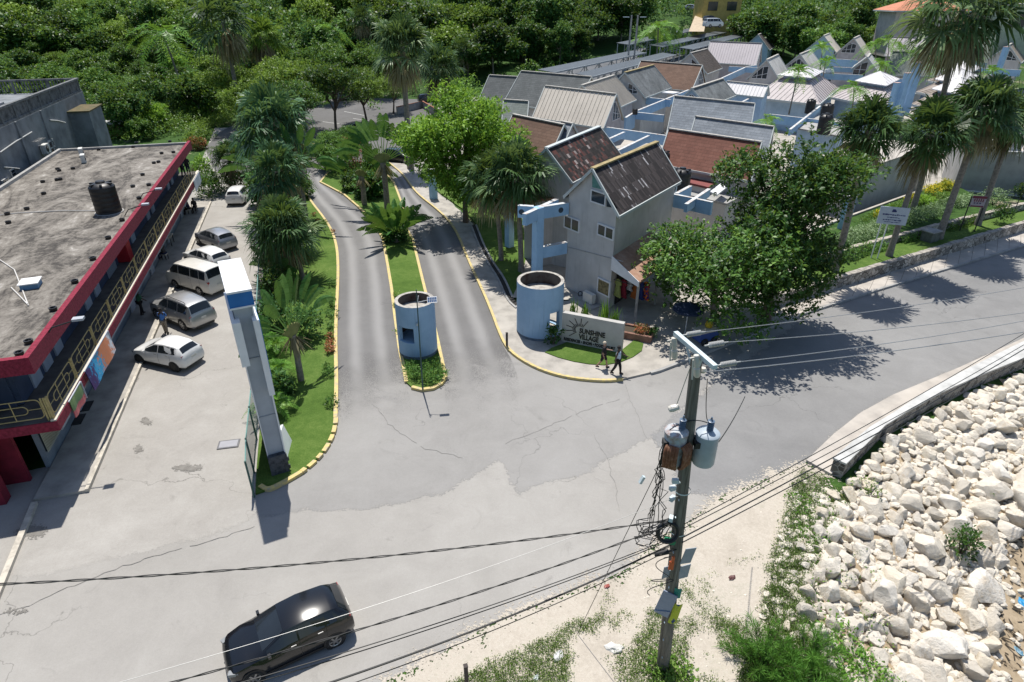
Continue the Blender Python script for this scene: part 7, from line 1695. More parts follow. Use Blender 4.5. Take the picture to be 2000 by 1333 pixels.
clutter('poster', (1322, 1148), lambda b: b.lathe([(.21, -.2), (.21, .2)], 12, a0=-2.6, a1=-1.2), plain('poster_teal', (.02, .22, .17), .7), 'small teal poster above the yellow green one', 'poster', 0)
clutter('loop_cable', (1283, 1130), lambda b: b.tube([(.1+.25*math.sin(t*2)*(.6+.1*t), -.02*t, .8-.13*t-.0*math.cos(t)+.22*math.sin(t*1.1)) for t in np.linspace(0, 9, 40)], .012, 5), M_wire, 'thin black spare cable looping beside the notice board', 'cable', -.25)
b = MB()
for i, (py, dx) in enumerate(((932, -.25), (946, -.3), (966, -.28), (1005, -.26))): c = pz(py)-pb_+Vector((dx, -.15, 0)); b.box(c, (.16, .10, .12), .4*i)
b.build('hardware', [M_galv], up_)
for k, (px, lb) in enumerate((((1228, 100), 'distant pole with crossarm and transformers, left one of a pair by the trees'), ((1240, 98), 'distant pole with crossarm and transformers, right one of a pair by the trees'))):
 q = GY(px[0], px[1], 125); t = empty('distant_pole', (q.x, q.y, gz(q.x, q.y)), lb, 'utility pole', 'distant poles'); zz = GY(px[0], 30, 125).z-t.location.z
 b = MB(); b.tube([(0, 0, 0), (0, 0, zz)], .16, 7); b.build('pole', M_conc, t); b = MB(); b.box((0, 0, zz-.3), (3.0, .14, .14)); b.build('crossarm', M_galv, t)
 b = MB(); b.lathe([(0, 0), (.4, 0), (.4, 1.3), (0, 1.35)], 14, 0, Matrix.Translation((-.6 if k == 0 else .6, -.3, zz*.35))); b.build('transformer_tank', M_trf, t)
# ================================================================== boulders on the shore
from mathutils import noise as mnoise
def rock_mesh(seed):
 g = np.random.default_rng(seed); bm = bmesh.new(); bmesh.ops.create_icosphere(bm, subdivisions=4, radius=1.0)
 P = np.array([v.co[:] for v in bm.verts]); sc = np.array([1.0, .62+.35*g.random(), .52+.3*g.random()])
 for k in range(15):
  nrm_ = unit(1, g)[0]; d = .50+.32*g.random(); dd = P@nrm_; m = dd > d
  P[m] -= nrm_*((dd[m]-d)*(.93))[:, None]
 P *= sc
 for i, p in enumerate(P):
  v = Vector(p); q = mnoise.fractal(v*1.6+Vector((seed*3.1, 0, 0)), 1.0, 2.0, 4)*.09+mnoise.noise(v*6+Vector((0, seed*2.7, 0)))*.02
  P[i] = p*(1+q)
 for v, p in zip(bm.verts, P): v.co = p
 me = bpy.data.meshes.new('boulder'); bm.to_mesh(me); bm.free()
 me.polygons.foreach_set('use_smooth', [True]*len(me.polygons)); me.set_sharp_from_angle(angle=R(24)); return me
n = NT('limestone'); co = n.co(); oi = n.new('ShaderNodeObjectInfo').outputs['Random']
ad = n.new('ShaderNodeVectorMath', operation='ADD'); n.ln(co, ad.inputs[0]); cx_ = n.new('ShaderNodeCombineXYZ'); n.ln(n.math('MULTIPLY', oi, 37.0), cx_.inputs[0]); n.ln(cx_.outputs[0], ad.inputs[1]); cv = ad.outputs[0]
a = n.noise(1.5, cv, 6, .65, .8); c2 = n.noise(5, cv, 5, .7); cr2 = n.noise(14, cv, 4, .8)
col = n.ramp(a, [(.28, (.50, .465, .40)), (.40, (.68, .635, .555)), (.6, (.77, .725, .645)), (.8, (.82, .785, .71))])
tan_ = n.ramp(n.math('ADD', c2, n.math('MULTIPLY', n.math('SUBTRACT', oi, .5), .25)), [(.56, 0.0), (.76, .55)])
col = n.mix(col, (.58, .46, .31), tan_); gr_ = n.ramp(n.noise(2.6, cv, 6, .75, 1.6), [(.62, 0.0), (.72, .55)]); col = n.mix(col, (.30, .295, .28), gr_)
oj = n.math('FRACT', n.math('MULTIPLY', oi, 7.3)); col = n.mix(col, n.ramp(oj, [(0, (.80, .785, .76)), (.3, (.92, .89, .84)), (.6, (1, 1, 1)), (1, (.95, .90, .80))]), 1.0, 'MULTIPLY')
n.bump(n.math('ADD', n.math('MULTIPLY', c2, .7), n.math('MULTIPLY', cr2, .4)), .9, .12); M_lime = n.fin(col, .92, 0, .2)
RK = [rock_mesh(100+i) for i in range(10)]
for m_ in RK: m_.materials.append(M_lime)
g = np.random.default_rng(11); cand = []
def inpoly(x, y, poly):
 c = False; n_ = len(poly); j = n_-1
 for i in range(n_):
  xi, yi = poly[i]; xj, yj = poly[j]
  if (yi > y) != (yj > y) and x < (xj-xi)*(y-yi)/(yj-yi)+xi: c = not c
  j = i
 return c
def wall_clear(x, y):
 for a, c in zip(cr_, cr_[1:]):
  e = Vector((c.x-a.x, c.y-a.y, 0)); q = Vector((x-a.x, y-a.y, 0)); L_ = e.length; t = q.dot(e)/L_
  if -1 < t < L_+1 and (e.x*q.y-e.y*q.x)/L_ > -.35: return False
 return True
rocks = []
def grid_ok(x, y, r, f):
 for (a, b, c) in rocks:
  if (a-x)**2+(b-y)**2 < ((c+r)*f)**2: return False
 return True
def try_rocks(k, r0, r1, s0, s1, f, pw=1.0):
 done = 0; tries = 0
 while done < k and tries < k*60:
  tries += 1
  x, y = g.uniform(5, 50), g.uniform(3, 42)
  s = float(shore_dist(np.array([x]), np.array([y]))[0])
  if not s0 < s < s1: continue
  px, py = P2((x, y, gz(x, y)))
  if not (-60 < px < 2060 and -60 < py < 1400) or not wall_clear(x, y): continue
  if (r0 > .15 or g.random() < .8) and inpoly(px, py, [(2030, 985), (1992, 1010), (1948, 1078), (1955, 1180), (1915, 1345), (1905, 1420), (2300, 1420), (2300, 985)]): continue
  r = r0+(r1-r0)*g.random()**pw
  if not grid_ok(x, y, r, f): continue
  rocks.append((x, y, r)); done += 1
S1 = 8.6
try_rocks(34, .60, .98, 3.5, S1, .66); try_rocks(40, .48, .72, .6, 6.5, .66); try_rocks(240, .32, .52, .0, S1, .58, 1.2); try_rocks(520, .17, .32, -.5, S1+.4, .52, 1.3); try_rocks(1000, .09, .2, -1.2, S1+.8, .42)
rocks_px = []
for x, y, r in rocks:
 dd = math.hypot(x, y); rocks_px.append((r/dd, x, y, r))
rocks_px.sort(reverse=True); nr = 0; small = []
for q, x, y, r in rocks_px:
 z = gz(x, y)+r*.22; px, py = P2((x, y, z)); s = float(shore_dist(np.array([x]), np.array([y]))[0])
 if nr < 295:
  o = link('boulder', RK[int(g.integers(10))], None, (x, y, z), tuple(g.uniform(0, 6.28, 3)*np.array([.12, .12, 1])+np.array([g.normal()*.25, g.normal()*.25, 0])), tuple(r*(.9+.3*g.random(3))))
  big = r > .8; med = r > .4
  lb = ('large pale limestone boulder beside the open sand' if s > 6.5 else 'large pale limestone boulder within the heap') if big else (('medium pale boulder at the sand side of the heap' if s > 6 else 'medium pale boulder near the sea wall or weeds' if s < 2.2 else 'medium pale boulder in the middle of the heap') if med else ('small pale stone wedged between boulders' if s > 2 else 'small pale stone at the weedy edge of the heap'))
  tag(o, lb, 'boulder', 'boulders of the shore heap'); nr += 1
 else: small.append((x, y, z, r))
base = [np.array([v.co[:] for v in m.vertices]) for m in RK[:4]]
bm = bmesh.new(); bmesh.ops.create_icosphere(bm, subdivisions=2, radius=1.0); IV = np.array([v.co[:] for v in bm.verts]); IF = [[v.index for v in f.verts] for f in bm.faces]; bm.free()
b = MB()
for x, y, z, r in small:
 k = IV*(1+.25*g.normal(size=(len(IV), 1))*.5)*np.array([1, .75, .6])*r*1.1; a = g.uniform(0, 6.28); c_, s_ = math.cos(a), math.sin(a)
 b.add([(x+p[0]*c_-p[1]*s_, y+p[0]*s_+p[1]*c_, z+p[2]) for p in k], IF)
for i in range(520):                                    # pebbles and litter chips on the verge and sand
 px, py = g.uniform(900, 2000), g.uniform(960, 1340); p = G(px, py); s = float(shore_dist(np.array([p.x]), np.array([p.y]))[0])
 if s < -6 or not inpoly(px, py, [(880, 1300), (1180, 1140), (1300, 1060), (1560, 920), (2010, 960), (2010, 1340), (820, 1345)]): continue
 r = .02+.05*g.random()**2; z = gz(p.x, p.y)+.01; b.add([(p.x+q[0]*r, p.y+q[1]*r*.8, z+q[2]*r*.6) for q in IV], IF)
me = b.mesh('rubble', M_lime, 30); o = link('rubble', me); tag(o, kind='stuff')
pass
b = MB()
for i in range(260):
 px, py = g.uniform(1940, 2040), g.uniform(1000, 1340); p = G(px, py, -2.5); a = g.uniform(0, 6.28); L_ = .08+.25*g.random(); d = Vector((math.cos(a), math.sin(a), 0)); z = gz(p.x, p.y)+.05
 b.bar((p.x, p.y, z), (p.x+d.x*L_, p.y+d.y*L_, z+.02), .03+.03*g.random(), .015)
o = b.build('seaweed', plain('seaweed', (.05, .038, .024), .9)); tag(o, kind='stuff')
def litter(px, c, label, sz=.22, cat='litter', z=None, nm='litter'):
 p = G(*px, -2.5 if px[0] > 1920 else 0); zz = gz(p.x, p.y)+.05; bmv = IV*np.array([1, .6, .35])*sz*(1+.25*g.normal(size=(len(IV), 1))); b = MB(); b.add([tuple(q) for q in bmv], IF); tag(b.build(nm, plain('litter_%d' % px[0], c, .5), loc=(p.x, p.y, zz), rot=(0, 0, px[0])), label, cat)
litter((1987, 1200), (.02, .25, .50), 'bright blue plastic bag lying on the sand', .28); litter((1978, 1292), (.10, .22, .30), 'dull blue scrap on the sand near the bottom right corner', .2); litter((1706, 937), (.02, .04, .12), 'dark blue rag at the foot of the sea wall', .3); litter((1185, 1147), (.30, .08, .06), 'small red scrap on the broken road edge', .12)
litter((1430, 1130), (.12, .05, .045), 'dark reddish leaf scrap on the sandy verge right of the pole', .14); litter((1047, 1326), (.55, .60, .62), 'white plastic bottle on the verge at the bottom', .12); litter((1088, 1283), (.55, .55, .53), 'white crumpled paper on the verge grass', .2); litter((1200, 1268), (.55, .54, .5), 'white crumpled plastic near the pole base', .26); litter((1519, 1310), (.45, .5, .52), 'white plastic tub under the feathery shrubs', .25); litter((1556, 965), (.6, .58, .55), 'white cup lying in the grass beside the sea wall end', .12)
L_weed = leafmat('leaf_weed', (.035, .05, .012), (.065, .095, .02), (.16, .17, .06), .2)
# ================================================================== verge weeds
def scat(poly, k, seed, gate=None, z=None, fr=.55):
 gg = np.random.default_rng(seed); out = []; xs_ = [p[0] for p in poly]; ys_ = [p[1] for p in poly]
 while len(out) < k:
  px, py = gg.uniform(min(xs_), max(xs_)), gg.uniform(min(ys_), max(ys_))
  if not inpoly(px, py, poly): continue
  p = G(px, py, z or 0)
  if gate is not None and mnoise.fractal(Vector((p.x*fr, p.y*fr, seed)), 1.0, 2.0, 3) < gate+gg.normal()*.12:
   k -= .25; continue
  out.append((p.x, p.y, z if z else gz(p.x, p.y)))
 return np.array(out)
def weeds(name, P, seed, m, size=.1, h=.14, per=9, wid=.5):
 gg = np.random.default_rng(seed); k = len(P); C = np.repeat(P, per, 0); n_ = len(C)
 C = C+gg.normal(size=(n_, 3))*[size*1.6, size*1.6, 0]; C[:, 2] += h*gg.random(n_)**1.5
 D = nrm(unit(n_, gg)+[0, 0, .4]); N = nrm(unit(n_, gg)*.6+[0, 0, 1]); L = Leaves(); s = size*(.5+gg.random(n_))
 L.diamonds(C, D, N, s, s*wid, np.repeat(.45+.2*gg.normal(size=k), per)+.1*gg.normal(size=n_)); o = link(name, L.mesh(name, m)); tag(o, kind='stuff'); return o
strip = [(1565, 920), (1622, 935), (1612, 990), (1640, 950), (1660, 990), (1618, 1010), (1600, 1060), (1580, 1150), (1575, 1235), (1630, 1345), (1440, 1345), (1460, 1250), (1490, 1190), (1500, 1110), (1530, 1020), (1545, 960)]
weeds('verge_weeds', scat(strip, 2400, 1, -.35), 1, L_weed, .065, .2, 19, .38)
weeds('verge_weeds', scat([(1540, 960), (1660, 930), (1660, 1040), (1600, 1050), (1560, 1080)], 250, 9, -.1), 10, L_feather, .09, .2, 10)
low = [(870, 1345), (960, 1290), (1060, 1255), (1120, 1215), (1210, 1200), (1290, 1190), (1330, 1215), (1400, 1190), (1460, 1210), (1440, 1345)]
weeds('verge_weeds', scat(low, 2000, 2, .02), 2, L_weed, .055, .11, 19, .38)
weeds('verge_weeds', scat([(1130, 1190), (1180, 1160), (1420, 1100), (1480, 1080), (1500, 1250), (1250, 1260)], 300, 3, .14), 3, L_weed, .055, .1, 18, .38)
weeds('verge_weeds', scat([(1275, 1290), (1330, 1285), (1340, 1345), (1270, 1345)], 60, 4), 4, L_grass, .12, .4, 14)
rockv = [(1590, 1230), (1640, 1200), (1700, 1280), (1760, 1310), (1760, 1345), (1600, 1345)]
weeds('verge_weeds', scat(rockv, 120, 5, -.2), 5, L_feather, .11, .5, 16)
weeds('verge_weeds', scat([(1580, 1080), (1700, 1040), (1760, 1250), (1720, 1300), (1600, 1250)], 60, 6, .12), 6, L_grass, .09, .5, 12)
def shrub(label, px, r, h_, m, n_=700, size=.14, z=None, seed=1, group=None, cat='shrub', nm='shrub', stem=True, wid=.45):
 p = G(*px, z if z is not None else 0)
 if z is None: p.z = gz(p.x, p.y)
 t = empty(nm, p, label, cat, group); link('foliage', bush_mesh(seed, r, h_, n_, size, m, wid), t)
 if stem:
  b = MB()
  for i in range(4): a = i*1.6+seed; b.tube([(0, 0, -.1), (math.cos(a)*r*.25, math.sin(a)*r*.25, h_*.3), (math.cos(a)*r*.5, math.sin(a)*r*.5, h_*.65)], [.035, .025, .012], 5)
  b.build('stem', M_bark, t)
 return t
shrub('glossy green shrub growing between the shore boulders', (1876, 1082), .62, 1.5, L_almond, 500, .16, -1.2, 31); shrub('small bright shrub between boulders near the right edge', (1930, 975), .4, .7, L_bright, 220, .14, -1.4, 32); shrub('dry twiggy shrub at the foot of the sea wall end', (1690, 955), .8, .6, L_olive, 260, .1, None, 33)
def feathery(label, px, r, h_, seed, nb=46):
 gg = np.random.default_rng(seed); p = G(*px); p.z = gz(p.x, p.y); t = empty('feathery_shrub', p, label, 'shrub', 'feathery shrubs on the verge'); L = Leaves(); b = MB()
 for i in range(nb):
  az = gg.random()*6.28; el = .3+gg.random()*1.1; ln = h_*(.7+.5*gg.random())*(1 if el > .6 else r/h_); d = np.array([math.cos(az)*math.cos(el), math.sin(az)*math.cos(el), math.sin(el)])
  k = 9; pts = np.array([d*ln*j/(k-1)-np.array([0, 0, .22*ln*(j/(k-1))**2]) for j in range(k)]); b.tube([tuple(q) for q in pts], [.018*(1-j/k)+.004 for j in range(k)], 4)
  m = 110; tt = gg.random(m)**.6; i0 = np.minimum((tt*(k-1)).astype(int), k-2); P = pts[i0]+(pts[i0+1]-pts[i0])*((tt*(k-1)-i0)[:, None])
  D = nrm(d*.75+unit(m, gg)*.8+np.array([0, 0, .1])); L.diamonds(P, D, unit(m, gg), .20+.16*gg.random(m), .016, .35+.45*tt+.12*gg.normal(size=m), .05, .25)
 link('needles', L.mesh('needles', L_needle), t); b.build('branches', M_bark, t)
feathery('feathery green shrub on the verge, the leftmost of three', (1490, 1300), 1.25, 1.7, 41); feathery('feathery green shrub on the verge, spreading over the boulders', (1575, 1310), 1.5, 1.6, 42); feathery('feathery green shrub on the verge, lowest at the bottom edge', (1555, 1375), 1.3, 1.6, 43)
# ================================================================== garden plants
def palm_px(base, crown, z0, fn, name, label, cat='palm', group=None, **k):
 B = G(*base, z0); c = GY(*crown, B.y); pr = fn(h=c.z-z0, lean=(c.x-B.x, 0), **k); t = empty(name, B, label, cat, group)
 for nm, me in pr: link(nm, me, t)
 return t
GP = 'fan palms'
palm_px((593, 547), (552, 448), .12, fan_palm, 'fan_palm', 'fan palm with bushy crown on the lawn left of the driveway', group=GP, seed=1, rad=2.9, leaves=44, trunk_r=.17, skirt=14)
palm_px((548, 485), (540, 335), .1, fan_palm, 'fan_palm', 'fan palm squeezed between the shaggy palm and the lawn palm', group=GP, seed=21, rad=2.7, leaves=34, trunk_r=.2, skirt=24, leaf=L_bpalm)
palm_px((572, 425), (532, 240), .1, fan_palm, 'fan_palm', 'tall shaggy fan palm at the bend of the left driveway', group=GP, seed=2, rad=3.7, leaves=40, trunk_r=.22, skirt=26, leaf=L_bpalm)
palm_px((452, 372), (448, 308), .1, fan_palm, 'fan_palm', 'short fan palm at the far end of the parking lot', group=GP, seed=3, rad=2.4, leaves=26, trunk_r=.15, skirt=6)
palm_px((1018, 530), (1008, 345), .15, fan_palm, 'fan_palm', 'fan palm with two tone crown beside the blue pergola, right one of the pair', group=GP, seed=4, rad=2.8, leaves=44, trunk_r=.2, skirt=16)
palm_px((979, 508), (962, 352), .15, fan_palm, 'fan_palm', 'fan palm left one of the pair in front of the grey house', group=GP, seed=5, rad=2.6, leaves=40, trunk_r=.18, skirt=16)
palm_px((802, 330), (785, 92), .1, fan_palm, 'fan_palm', 'very tall fan palm with dead skirt rising by the car park', group=GP, seed=6, rad=3.6, leaves=44, trunk_r=.34, skirt=34)
palm_px((850, 238), (858, 132), .1, fan_palm, 'fan_palm', 'fan palm with paler crown right of the very tall one', group=GP, seed=7, rad=3.9, leaves=40, trunk_r=.26, skirt=28)
palm_px((538, 205), (508, 72), .1, fan_palm, 'fan_palm', 'tall fan palm standing against the dark forest on the left', group=GP, seed=8, rad=4.2, leaves=38, trunk_r=.28, skirt=34, leaf=L_olive)
palm_px((1630, 530), (1697, 255), .82, fan_palm, 'fan_palm', 'fan palm of the terrace row standing nearest the almond trees', group='fan palms of the terrace row', seed=9, rad=2.45, leaves=50, trunk_r=.24, skirt=24)
palm_px((1736, 500), (1815, 262), .82, fan_palm, 'fan_palm', 'fan palm of the terrace row directly beside the white notice sign', group='fan palms of the terrace row', seed=10, rad=2.65, leaves=48, trunk_r=.22, skirt=22)
palm_px((1833, 466), (1922, 215), .82, fan_palm, 'fan_palm', 'fan palm of the terrace row beside the grey concrete box', group='fan palms of the terrace row', seed=11, rad=3.0, leaves=50, trunk_r=.26, skirt=22)
palm_px((1909, 440), (1978, 238), .82, fan_palm, 'fan_palm', 'fan palm of the terrace row next to the small red and white sign', group='fan palms of the terrace row', seed=12, rad=2.5, leaves=46, trunk_r=.24, skirt=20)
palm_px((1781, 416), (1880, 18), 1.2, fan_palm, 'fan_palm', 'tallest palm of the terrace with bare slanting trunk and dark crown', group='fan palms of the terrace row', seed=13, rad=4.2, leaves=36, trunk_r=.24, skirt=30)
CP = 'feather palms of the village'
for i, (bpx, cpx, z0, r, lb) in enumerate((((1541, 222), (1560, 142), 4.6, 2.2, 'slender palm with thin trunk in front of the hip pavilion'), ((1600, 150), (1606, 95), 5.5, 2.4, 'feather palm behind the lantern pavilion, upper crown'), ((1606, 158), (1612, 122), 5.5, 2.2, 'feather palm behind the lantern pavilion, lower crown'), ((1664, 215), (1668, 172), 5.0, 2.2, 'feather palm in front of the blue column pavilion'),
 ((1710, 140), (1708, 88), 5.6, 2.6, 'feather palm left of the group by the glazed gable'), ((1730, 140), (1736, 80), 5.6, 2.5, 'feather palm at the back of the group by glazed gable'), ((1748, 138), (1762, 92), 5.6, 2.4, 'feather palm with thin trunk before the sage roof'), ((1722, 160), (1722, 128), 5.6, 2.4, 'low feather palm in front of the group by glazed gable'),
 ((1792, 148), (1792, 108), 5.6, 2.7, 'yellowish feather palm in front of the sage roof'), ((1838, 160), (1838, 132), 5.6, 2.5, 'feather palm left of the white cap pavilions'), ((1896, 130), (1898, 108), 6.0, 2.5, 'feather palm below the cream ribbed roof'), ((1940, 165), (1938, 140), 5.5, 2.4, 'feather palm right of the white cap pavilions'), ((1498, 250), (1500, 236), 4.5, 1.7, 'bright feather palm beside the slate gable'))):
 palm_px(bpx, cpx, z0, feather_palm, 'feather_palm', lb, group=CP, seed=60+i, rad=r*1.15, fronds=15, trunk_r=.10, nl=16, lw=.06)
def trav_px(base, crown, z0, label, yaw, **k):
 B = G(*base, z0); c = GY(*crown, B.y); t = empty('traveller_palm', B, label, 'palm', "traveller's palms", yaw)
 for nm, me in traveller(trunk_h=c.z-z0, **k): link(nm, me, t)
 return t
trav_px((757, 415), (757, 318), .12, 'traveller palm with full leaf fan above grey trunk on the island', R(4), seed=71, n_leaf=17, plen=2.1, blen=2.4, bw=.75, trunk_r=.26)
trav_px((773, 472), (773, 464), .12, 'young stemless traveller palm at the lower end of the island planting', R(20), seed=72, n_leaf=28, wob=.6, spread=.95, plen=1.3, blen=2.6, bw=.6, trunk_r=.3, skirt=False, fanbase=False)
trav_px((712, 400), (714, 345), .12, 'traveller palm half hidden left of the tall one on the island', R(-20), seed=73, n_leaf=12, plen=1.7, blen=2.3, bw=.75, trunk_r=.24)
trav_px((588, 742), (573, 655), .12, 'traveller palm with yellow green leaf base by the green fence', R(68), seed=74, n_leaf=13, plen=1.7, blen=1.9, bw=.6, trunk_r=.16)
trav_px((545, 425), (540, 345), .12, 'traveller palm standing behind the lawn palm at the driveway bend', R(10), seed=75, n_leaf=14, plen=2.0, blen=2.5, bw=.75, trunk_r=.24)
trav_px((540, 560), (538, 540), .12, 'broad leaved banana like plant in front of the lawn palm', R(-30), seed=76, n_leaf=10, plen=.9, blen=1.9, bw=.6, trunk_r=.18, skirt=False, fanbase=False)
trav_px((600, 440), (602, 330), .12, 'traveller palm leaning leaves over the left driveway bend', R(-12), seed=77, n_leaf=10, plen=2.0, blen=2.2, bw=.65, trunk_r=.2, spread=1.4)
for i, (px, m, r, h_, lb) in enumerate((((540, 580), L_dark, 1.2, 2.3, 'dark leafy bush along the fence behind the traveller palm'), ((545, 640), L_banana, 1.2, 2.2, 'deep green bush along the fence by the sign top'), ((600, 660), L_dark, 1.15, 2.0, 'dark bush on the lawn right of the traveller palm'), ((548, 770), L_dark, .8, 1.2, 'low dark bush beside the pylon sign'), ((560, 520), L_almond, 1.2, 2.0, 'glossy bush between the palm trunk and the fence'))):
 shrub(lb, px, r, h_, m, 1100, .24, .12, 80+i, wid=.4)
for i, (px, r, lb) in enumerate((((530, 690), 1.25, 'bright areca palm by the fence near the traveller palm'), ((538, 745), 1.15, 'bright areca palm by the fence, middle of three'), ((545, 805), 1.05, 'bright areca palm beside the pylon sign foot'))):
 p = G(*px, .12); t = empty('areca_palm', p, lb, 'palm', 'areca palms along the fence')
 for nm, me in feather_palm(90+i, .7, r, 9, .05, (0, 0), L_feather, .05, None, 16, .2, 1.3, 4): link(nm, me, t)
for i, (px, m, r, h_, sz, lb) in enumerate((((545, 470), L_banana, 1.5, 2.6, .5, 'big leaved bush under the shaggy palm at the lawn top'), ((560, 400), L_dark, 1.9, 3.4, .4, 'dark tall bush under the shaggy palm'), ((520, 400), L_banana, 1.6, 3.0, .55, 'big leaved dark bush at the lot side of the shaggy palm'), ((590, 385), L_mid, 1.3, 2.2, .3, 'mid green bush at the bend beside the left driveway'), ((575, 330), L_dark, 2.6, 5.6, .34, 'tall glossy dark bush behind the shaggy palm'),
 ((500, 335), L_mid, 2.2, 3.4, .34, 'rounded bush behind the far end of the parking lot'), ((660, 340), L_mid, 1.8, 3.4, .28, 'leafy bush at the top of the island'), ((690, 330), L_red, 1.7, 3.6, .26, 'reddish leaved bush on the island beside the traveller palm'), ((690, 372), L_dark, 1.4, 2.0, .28, 'dark ground bush at the left kerb of the island'), ((725, 385), L_banana, 1.5, 2.4, .5, 'broad leaved clump below the tall traveller palm'), ((640, 330), L_dark, 1.5, 2.6, .3, 'dark bush at the tip of the island by the bend'), ((735, 350), L_dark, 1.6, 3.0, .34, 'dark bush behind the traveller palm trunk'), ((773, 470), L_dark, 1.1, 1.3, .3, 'dark leafy skirt of plants round the young traveller palm'), ((760, 440), L_grass, .9, .8, .2, 'low lime bush at the lower kerb of the island'), ((500, 300), L_olive, 2.4, 3.4, .32, 'olive bush beside the upper driveway'))):
 shrub(lb, px, r, h_, m, 1500, sz, .12, 460+i)
g = np.random.default_rng(55)
def row(pxs, label, nm, group, r, h_, m, z=.12, n_=160, size=.12, cat='shrub', seed=0, copies=True):
 me = [bush_mesh(seed+j, r, h_, n_, size, m) for j in range(2)]
 for i, px in enumerate(pxs):
  p = G(*px, z); o = link(nm, me[i % 2], None, p, (0, 0, i*1.3), (.8+.4*g.random(),)*3); tag(o, label, cat, group)
row([(648, 600), (647, 620), (646, 640), (647, 585), (648, 560)], 'dark green shrub in the row along the yellow kerb', 'kerb_shrub', 'shrubs along the yellow kerb', .42, .55, L_dark, seed=200)
row([(645, 660), (646, 675), (644, 690), (650, 455), (622, 435), (615, 422)], 'red flowering plant in the row along the yellow kerb', 'flowering_plant', 'red flowering plants along the yellow kerb', .3, .35, L_red, seed=210)
row([(648, 792), (640, 722), (643, 735), (634, 440)], 'small green bush alone on the lawn by the yellow kerb', 'kerb_shrub', 'small bushes on the lawn', .38, .5, L_mid, seed=220)
row([(806, 735), (820, 742), (836, 748), (850, 742), (858, 725), (846, 715), (830, 722), (812, 722), (838, 732), (862, 738), (803, 722)], 'low green shrub in the bed in front of the guard booth', 'bed_shrub', 'shrubs in the bed before the guard booth', .48, .55, L_mid, n_=260, size=.11, seed=230)
row([(776, 580), (772, 600), (778, 650), (800, 470), (764, 470), (757, 462)], 'small plant along the edge of the traffic island', 'edge_plant', 'small plants on the traffic island', .26, .4, L_olive, seed=240, n_=100)
for i, (px, lb) in enumerate((((1118, 640), 'spiky green plant behind the sign wall, at its left'), ((1142, 645), 'spiky green plant behind the sign wall, near the sunburst'), ((1178, 655), 'largest spiky green plant behind the middle of the sign wall'), ((1198, 660), 'spiky green plant behind the right end of the sign wall'))):
 p = G(*px, .14); o = link('spiky_plant', tufts(300+i, [(0, 0, 0)]*3, 1.7 if i == 2 else 1.3, L_feather, 16, .09, .55), None, (p.x, p.y, .8)); o.location.z = .55; tag(o, lb, 'plant', 'spiky plants behind the sign wall')
shrub('young leafy plant between the round tower and the sign wall', (1080, 672), .5, 1.1, L_almond, 160, .26, .14, 310)
def hedge(label, px, z, w_, h_, n_, size, m, seed, nm='hedge', cat='hedge', group=None):
 P = [G(a, c, z) for a, c in px]; o0 = P[0].copy(); o = link(nm, strip_bush(seed, [tuple(p-o0) for p in P], w_, h_, n_, size, m), None, o0); return tag(o, label, cat, group)
hedge('silvery hedge on the upper terrace left of the notice sign', [(1640, 478), (1690, 458), (1725, 446)], 1.2, 1.7, 1.0, 3000, .14, L_silver, 401, group='silvery hedges'); hedge('silvery hedge on the upper terrace behind the notice sign', [(1760, 438), (1800, 424), (1845, 408)], 1.2, 1.8, 1.1, 3400, .14, L_silver, 402, group='silvery hedges'); hedge('silvery hedge on the upper terrace near the small sign', [(1855, 404), (1890, 396), (1915, 400)], 1.2, 1.6, 1.1, 2400, .14, L_silver, 403, group='silvery hedges')
hedge('ragged green planting below the second wall, left part', [(1640, 510), (1690, 492), (1725, 484)], .82, 1.2, .8, 1800, .16, L_mid, 404); hedge('ragged green planting below the second wall, middle part', [(1755, 474), (1800, 462)], .82, 1.0, .6, 900, .15, L_mid, 405); hedge('ragged green planting below the second wall, right part', [(1845, 450), (1880, 440), (1905, 432)], .82, 1.0, .7, 1100, .15, L_grass, 406)
hedge('lime green planting beside the path kerb', [(1690, 440), (1740, 415), (1790, 395), (1830, 385)], 1.2, 1.8, .7, 2200, .17, L_grass, 407)
for i, (px, m, r, h_, lb) in enumerate((((1818, 382), L_yellow, 1.15, 1.1, 'orange yellow croton, the biggest on the upper terrace'), ((1848, 372), L_yellow, .9, 1.0, 'orange yellow croton in shade by the blue column'), ((1778, 395), L_yellow, .6, .7, 'small yellow croton between the two leaning palm trunks'), ((1718, 425), L_yellow, .7, .5, 'low yellow green croton left of the notice sign'),
 ((1806, 402), L_bright, 1.0, 1.0, 'bright green bush in front of the biggest croton'), ((1845, 396), L_grass, 1.0, 1.0, 'lime bush right of the biggest croton'), ((1940, 400), L_silver, 1.3, 1.5, 'rounded grey green bush behind the small sign'), ((1955, 428), L_dark, .9, 1.2, 'dark blue green bush right of the small sign'), ((1995, 385), L_dark, 1.0, 1.4, 'dark bush against the curved wall at right edge'))):
 shrub(lb, px, r, h_, m, 900, .17, 1.2, 420+i)
for i, (px, r, h_, m, lb) in enumerate((((408, 385), 1.6, 2.4, L_mid, 'leafy bush at the far corner of the red building'), ((430, 372), 1.8, 2.2, L_dark, 'dark bush behind the far end of the parking lot'), ((398, 352), 1.2, 2.6, L_bright, 'bright green bush beside the far banner'), ((470, 370), 1.6, 2.0, L_dark, 'dark bush right of the farthest parked car'), ((388, 292), 1.3, 1.6, L_red, 'dark red leaved bush by the far end of the red parapet'))):
 shrub(lb, px, r, h_, m, 1200, .26, .05, 440+i)
